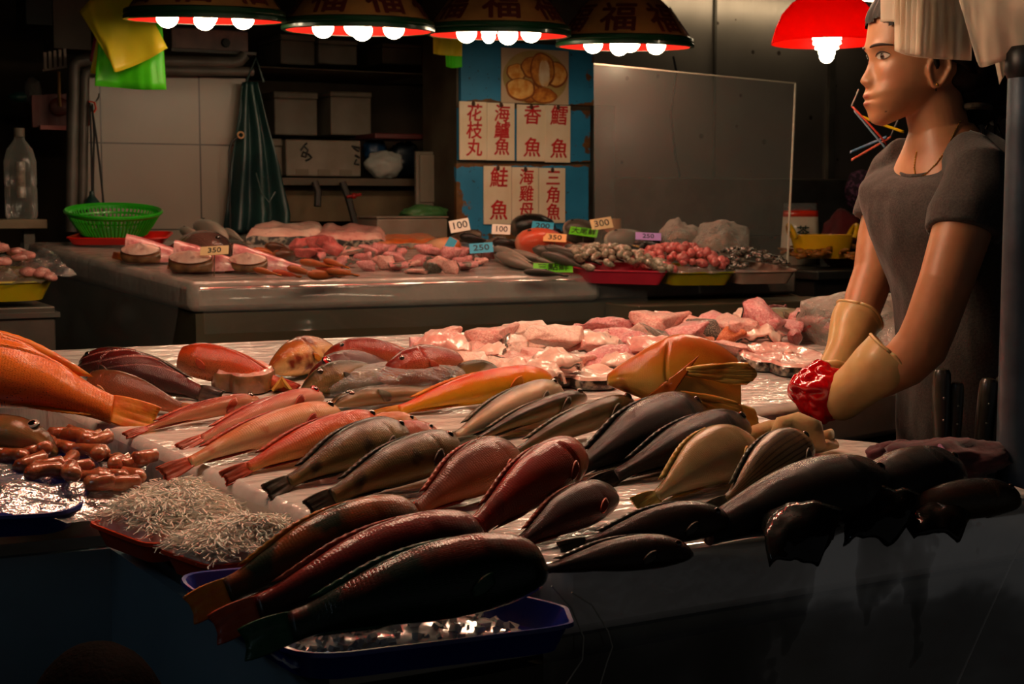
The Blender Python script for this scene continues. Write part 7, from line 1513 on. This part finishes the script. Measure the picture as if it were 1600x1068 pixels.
# t-shirt
def cloth_material(name, c1, c2, k=.7):
    m, g, b = newmat(name); ob = g.new('ShaderNodeTexCoord').outputs['Object']
    mp = g.new('ShaderNodeMapping'); mp.inputs['Rotation'].default_value = (.3, .5, .2); mp.inputs['Scale'].default_value = (1.0, 1.0, .55); g.link(ob, mp.inputs[0])
    col = g.ramp(g.noise(ob, 260, 2), [(.35, lin(c1)), (.65, lin(c2))]); g.link(col, b.inputs['Base Color']); setp(b, Roughness=.9); b.inputs['Sheen Weight'].default_value = .15; b.inputs['Specular IOR Level'].default_value = .2
    h = g.math('ADD', g.noise(mp.outputs[0], 9, 2, .45), g.math('MULTIPLY', g.noise(ob, 400, 2), .03)); g.link(g.bump(h, k, .03), b.inputs['Normal']); return m
M_SHIRT = cloth_material('charcoal jersey', '2e2b29', '3e3a37'); T_ = MB()
R_ = torso_rings([(192, 274, 1470, 0, .060, .062), (195, 277, 1471, 0, .072, .068), (208, 282, 1472, 0, .112, .080), (240, 298, 1473, 0, .168, .094), (290, 318, 1478, 0, .172, .106), (350, 362, 1490, 0, .160, .118), (410, 412, 1505, 0, .150, .116), (470, 470, 1518, 0, .145, .108), (550, 550, 1528, 0, .150, .112), (640, 640, 1540, 0, .165, .118), (735, 735, 1545, 0, .17, .12)], 64, .035, 3)
T_.grid(R_, wrap=True); n_ = len(T_.V); T_.F += [tuple(n_ - 64 + k for k in range(64)), tuple(range(63, -1, -1))]
def sleeve(pts, seed): 
    b = MB().tube([PP(*p[:3]) for p in pts], [p[3] for p in pts], 28)
    for i in range(len(b.V)): b.V[i] += Vector((nz(b.V[i] * 14, 1, seed), nz(b.V[i] * 14, 1, seed + 1), nz(b.V[i] * 14, 1, seed + 2))) * .008
    T_.add(b.V, b.F)
sleeve([(1508, 240, -.09, .044), (1528, 268, -.13, .056), (1522, 305, -.15, .061), (1511, 340, -.165, .062), (1506, 362, -.17, .060)], 4)
sleeve([(1418, 240, .08, .038), (1400, 268, .125, .049), (1385, 308, .14, .049), (1374, 345, .135, .047)], 8)
so = wc(T_, 'shirt', M_SHIRT, sharp=None); d = so.modifiers.new('union', 'REMESH'); d.mode = 'VOXEL'; d.voxel_size = .0045; d.use_smooth_shade = True
d = so.modifiers.new('soft', 'SMOOTH'); d.factor = .5; d.iterations = 3
# collar band following the neckline
cr = [p + (p - R_[0][0].lerp(R_[0][32], .5)).normalized() * .004 for p in R_[0]]; wc(MB().tube(cr + [cr[0]], .0045, 8), 'collar', M_SHIRT)
# trousers and shoes behind the counter
TR_ = MB()
for sg in (1, -1):
    h_ = PP(1545, 730) + SA * (.085 * sg); TR_.tube([Vector((h_.x, h_.y, z)) for z in (.82, .70, .46, .30, .06)], [.095, .088, .066, .062, .06], 20)
wc(TR_, 'trousers', mat('dark denim', '16181e', '22252c', .85, scale=30))
for sg in (1, -1):
    h_ = PP(1545, 730) + SA * (.085 * sg); wc(MB().ball(Vector((h_.x, h_.y, .05)) + FA * .05, 1, 20, 12, (.13, .05, .05), Matrix((FA, SA, ZA)).transposed()), 'boot', mat('black rubber boot', '101010', None, .35))
# gloves
M_GLOVE = mat('cream rubber glove', 'b8935a', 'cdab72', .40, scale=14, bump=.15, bscale=30, coat=.12)
def glove(pts, name, fing, seed):
    g = MB(); n = 26; V = []; path = []; ks = list(range(len(pts)))
    for i in range(n + 1):
        s = (len(pts) - 1) * i / n; path.append((PP(*[interp(ks, [p[j] for p in pts], s) for j in range(3)]), interp(ks, [p[3] for p in pts], s)))
    g.tube([p for p, r in path], [r for p, r in path], 32, cap=False)
    for i in range(len(g.V)): g.V[i] += Vector((nz(g.V[i] * 16, 1, seed), nz(g.V[i] * 16, 1, seed + 1), nz(g.V[i] * 16, 1, seed + 2))) * .006
    k = len(g.V); g.F.append(tuple(k - 32 + j for j in range(32)))
    for f in fing: g.tube([PP(*q[:3]) for q in f], [q[3] for q in f], 12)
    r0 = [g.V[j] for j in range(32)]; g.tube(r0 + [r0[0]], .0022, 6)
    return wc(g, name, M_GLOVE, solid=.0016, sharp=None)
def fingers(cx, cy, dd, dx, dy, ddd, sg):
    out = []
    for k, (ln, off) in enumerate(((.9, -.024), (1.0, -.008), (.95, .008), (.75, .023))):
        pts = []
        for j in range(5):
            t = j / 4 * ln; cur = t * t * 26; pts.append((cx + dx * t - cur * .25, cy + dy * t + cur * sg + off * 420 * .6, dd + ddd * t + off * .7, .0098 - .0022 * j / 4))
        out.append(pts)
    out.append([(cx + 22, cy - 14, dd - .03, .012), (cx + 4, cy - 20, dd - .045, .011), (cx - 16, cy - 20, dd - .05, .0095), (cx - 28, cy - 12, dd - .045, .007)])
    return out
glove([(1396, 556, -.135, .050), (1380, 570, -.13, .047), (1352, 592, -.105, .042), (1325, 610, -.08, .038), (1305, 622, -.06, .036), (1292, 628, -.045, .026)], 'glove', fingers(1300, 620, -.03, -42, 4, .03, .2), 5)
glove([(1345, 490, .075, .046), (1337, 505, .07, .043), (1325, 540, .05, .037), (1315, 565, .035, .034), (1304, 588, .02, .031), (1296, 604, .01, .022)], 'glove', fingers(1302, 592, .02, -34, 16, .0, .3), 9)
# the red plastic she is wringing
rb = MB().ball((0, 0, 0), 1, 90, 60); c = PP(1281, 604, -.055); V = []
for q in rb.V:
    k = 1.08 + .34 * nz(q, 1.3, 11) + .26 * abs(nz(q, 2.0, 12)) + .05 * nz(q, 4, 13); V.append(c + RT * (q.x * .043 * k) + FWH * (q.y * .034 * k) + ZA * (q.z * .038 * k) + ZA * (-.020 * max(0, -q.z) * max(0, q.x + .6)))
tag(mobj('plastic_bag', V, rb.F, mat('glossy red plastic', 'b4060c', 'c80a12', .16, scale=8, coat=1.0, bump=.08, bscale=26)), 'crumpled glossy red plastic held in the rubber gloves', 'plastic bag')
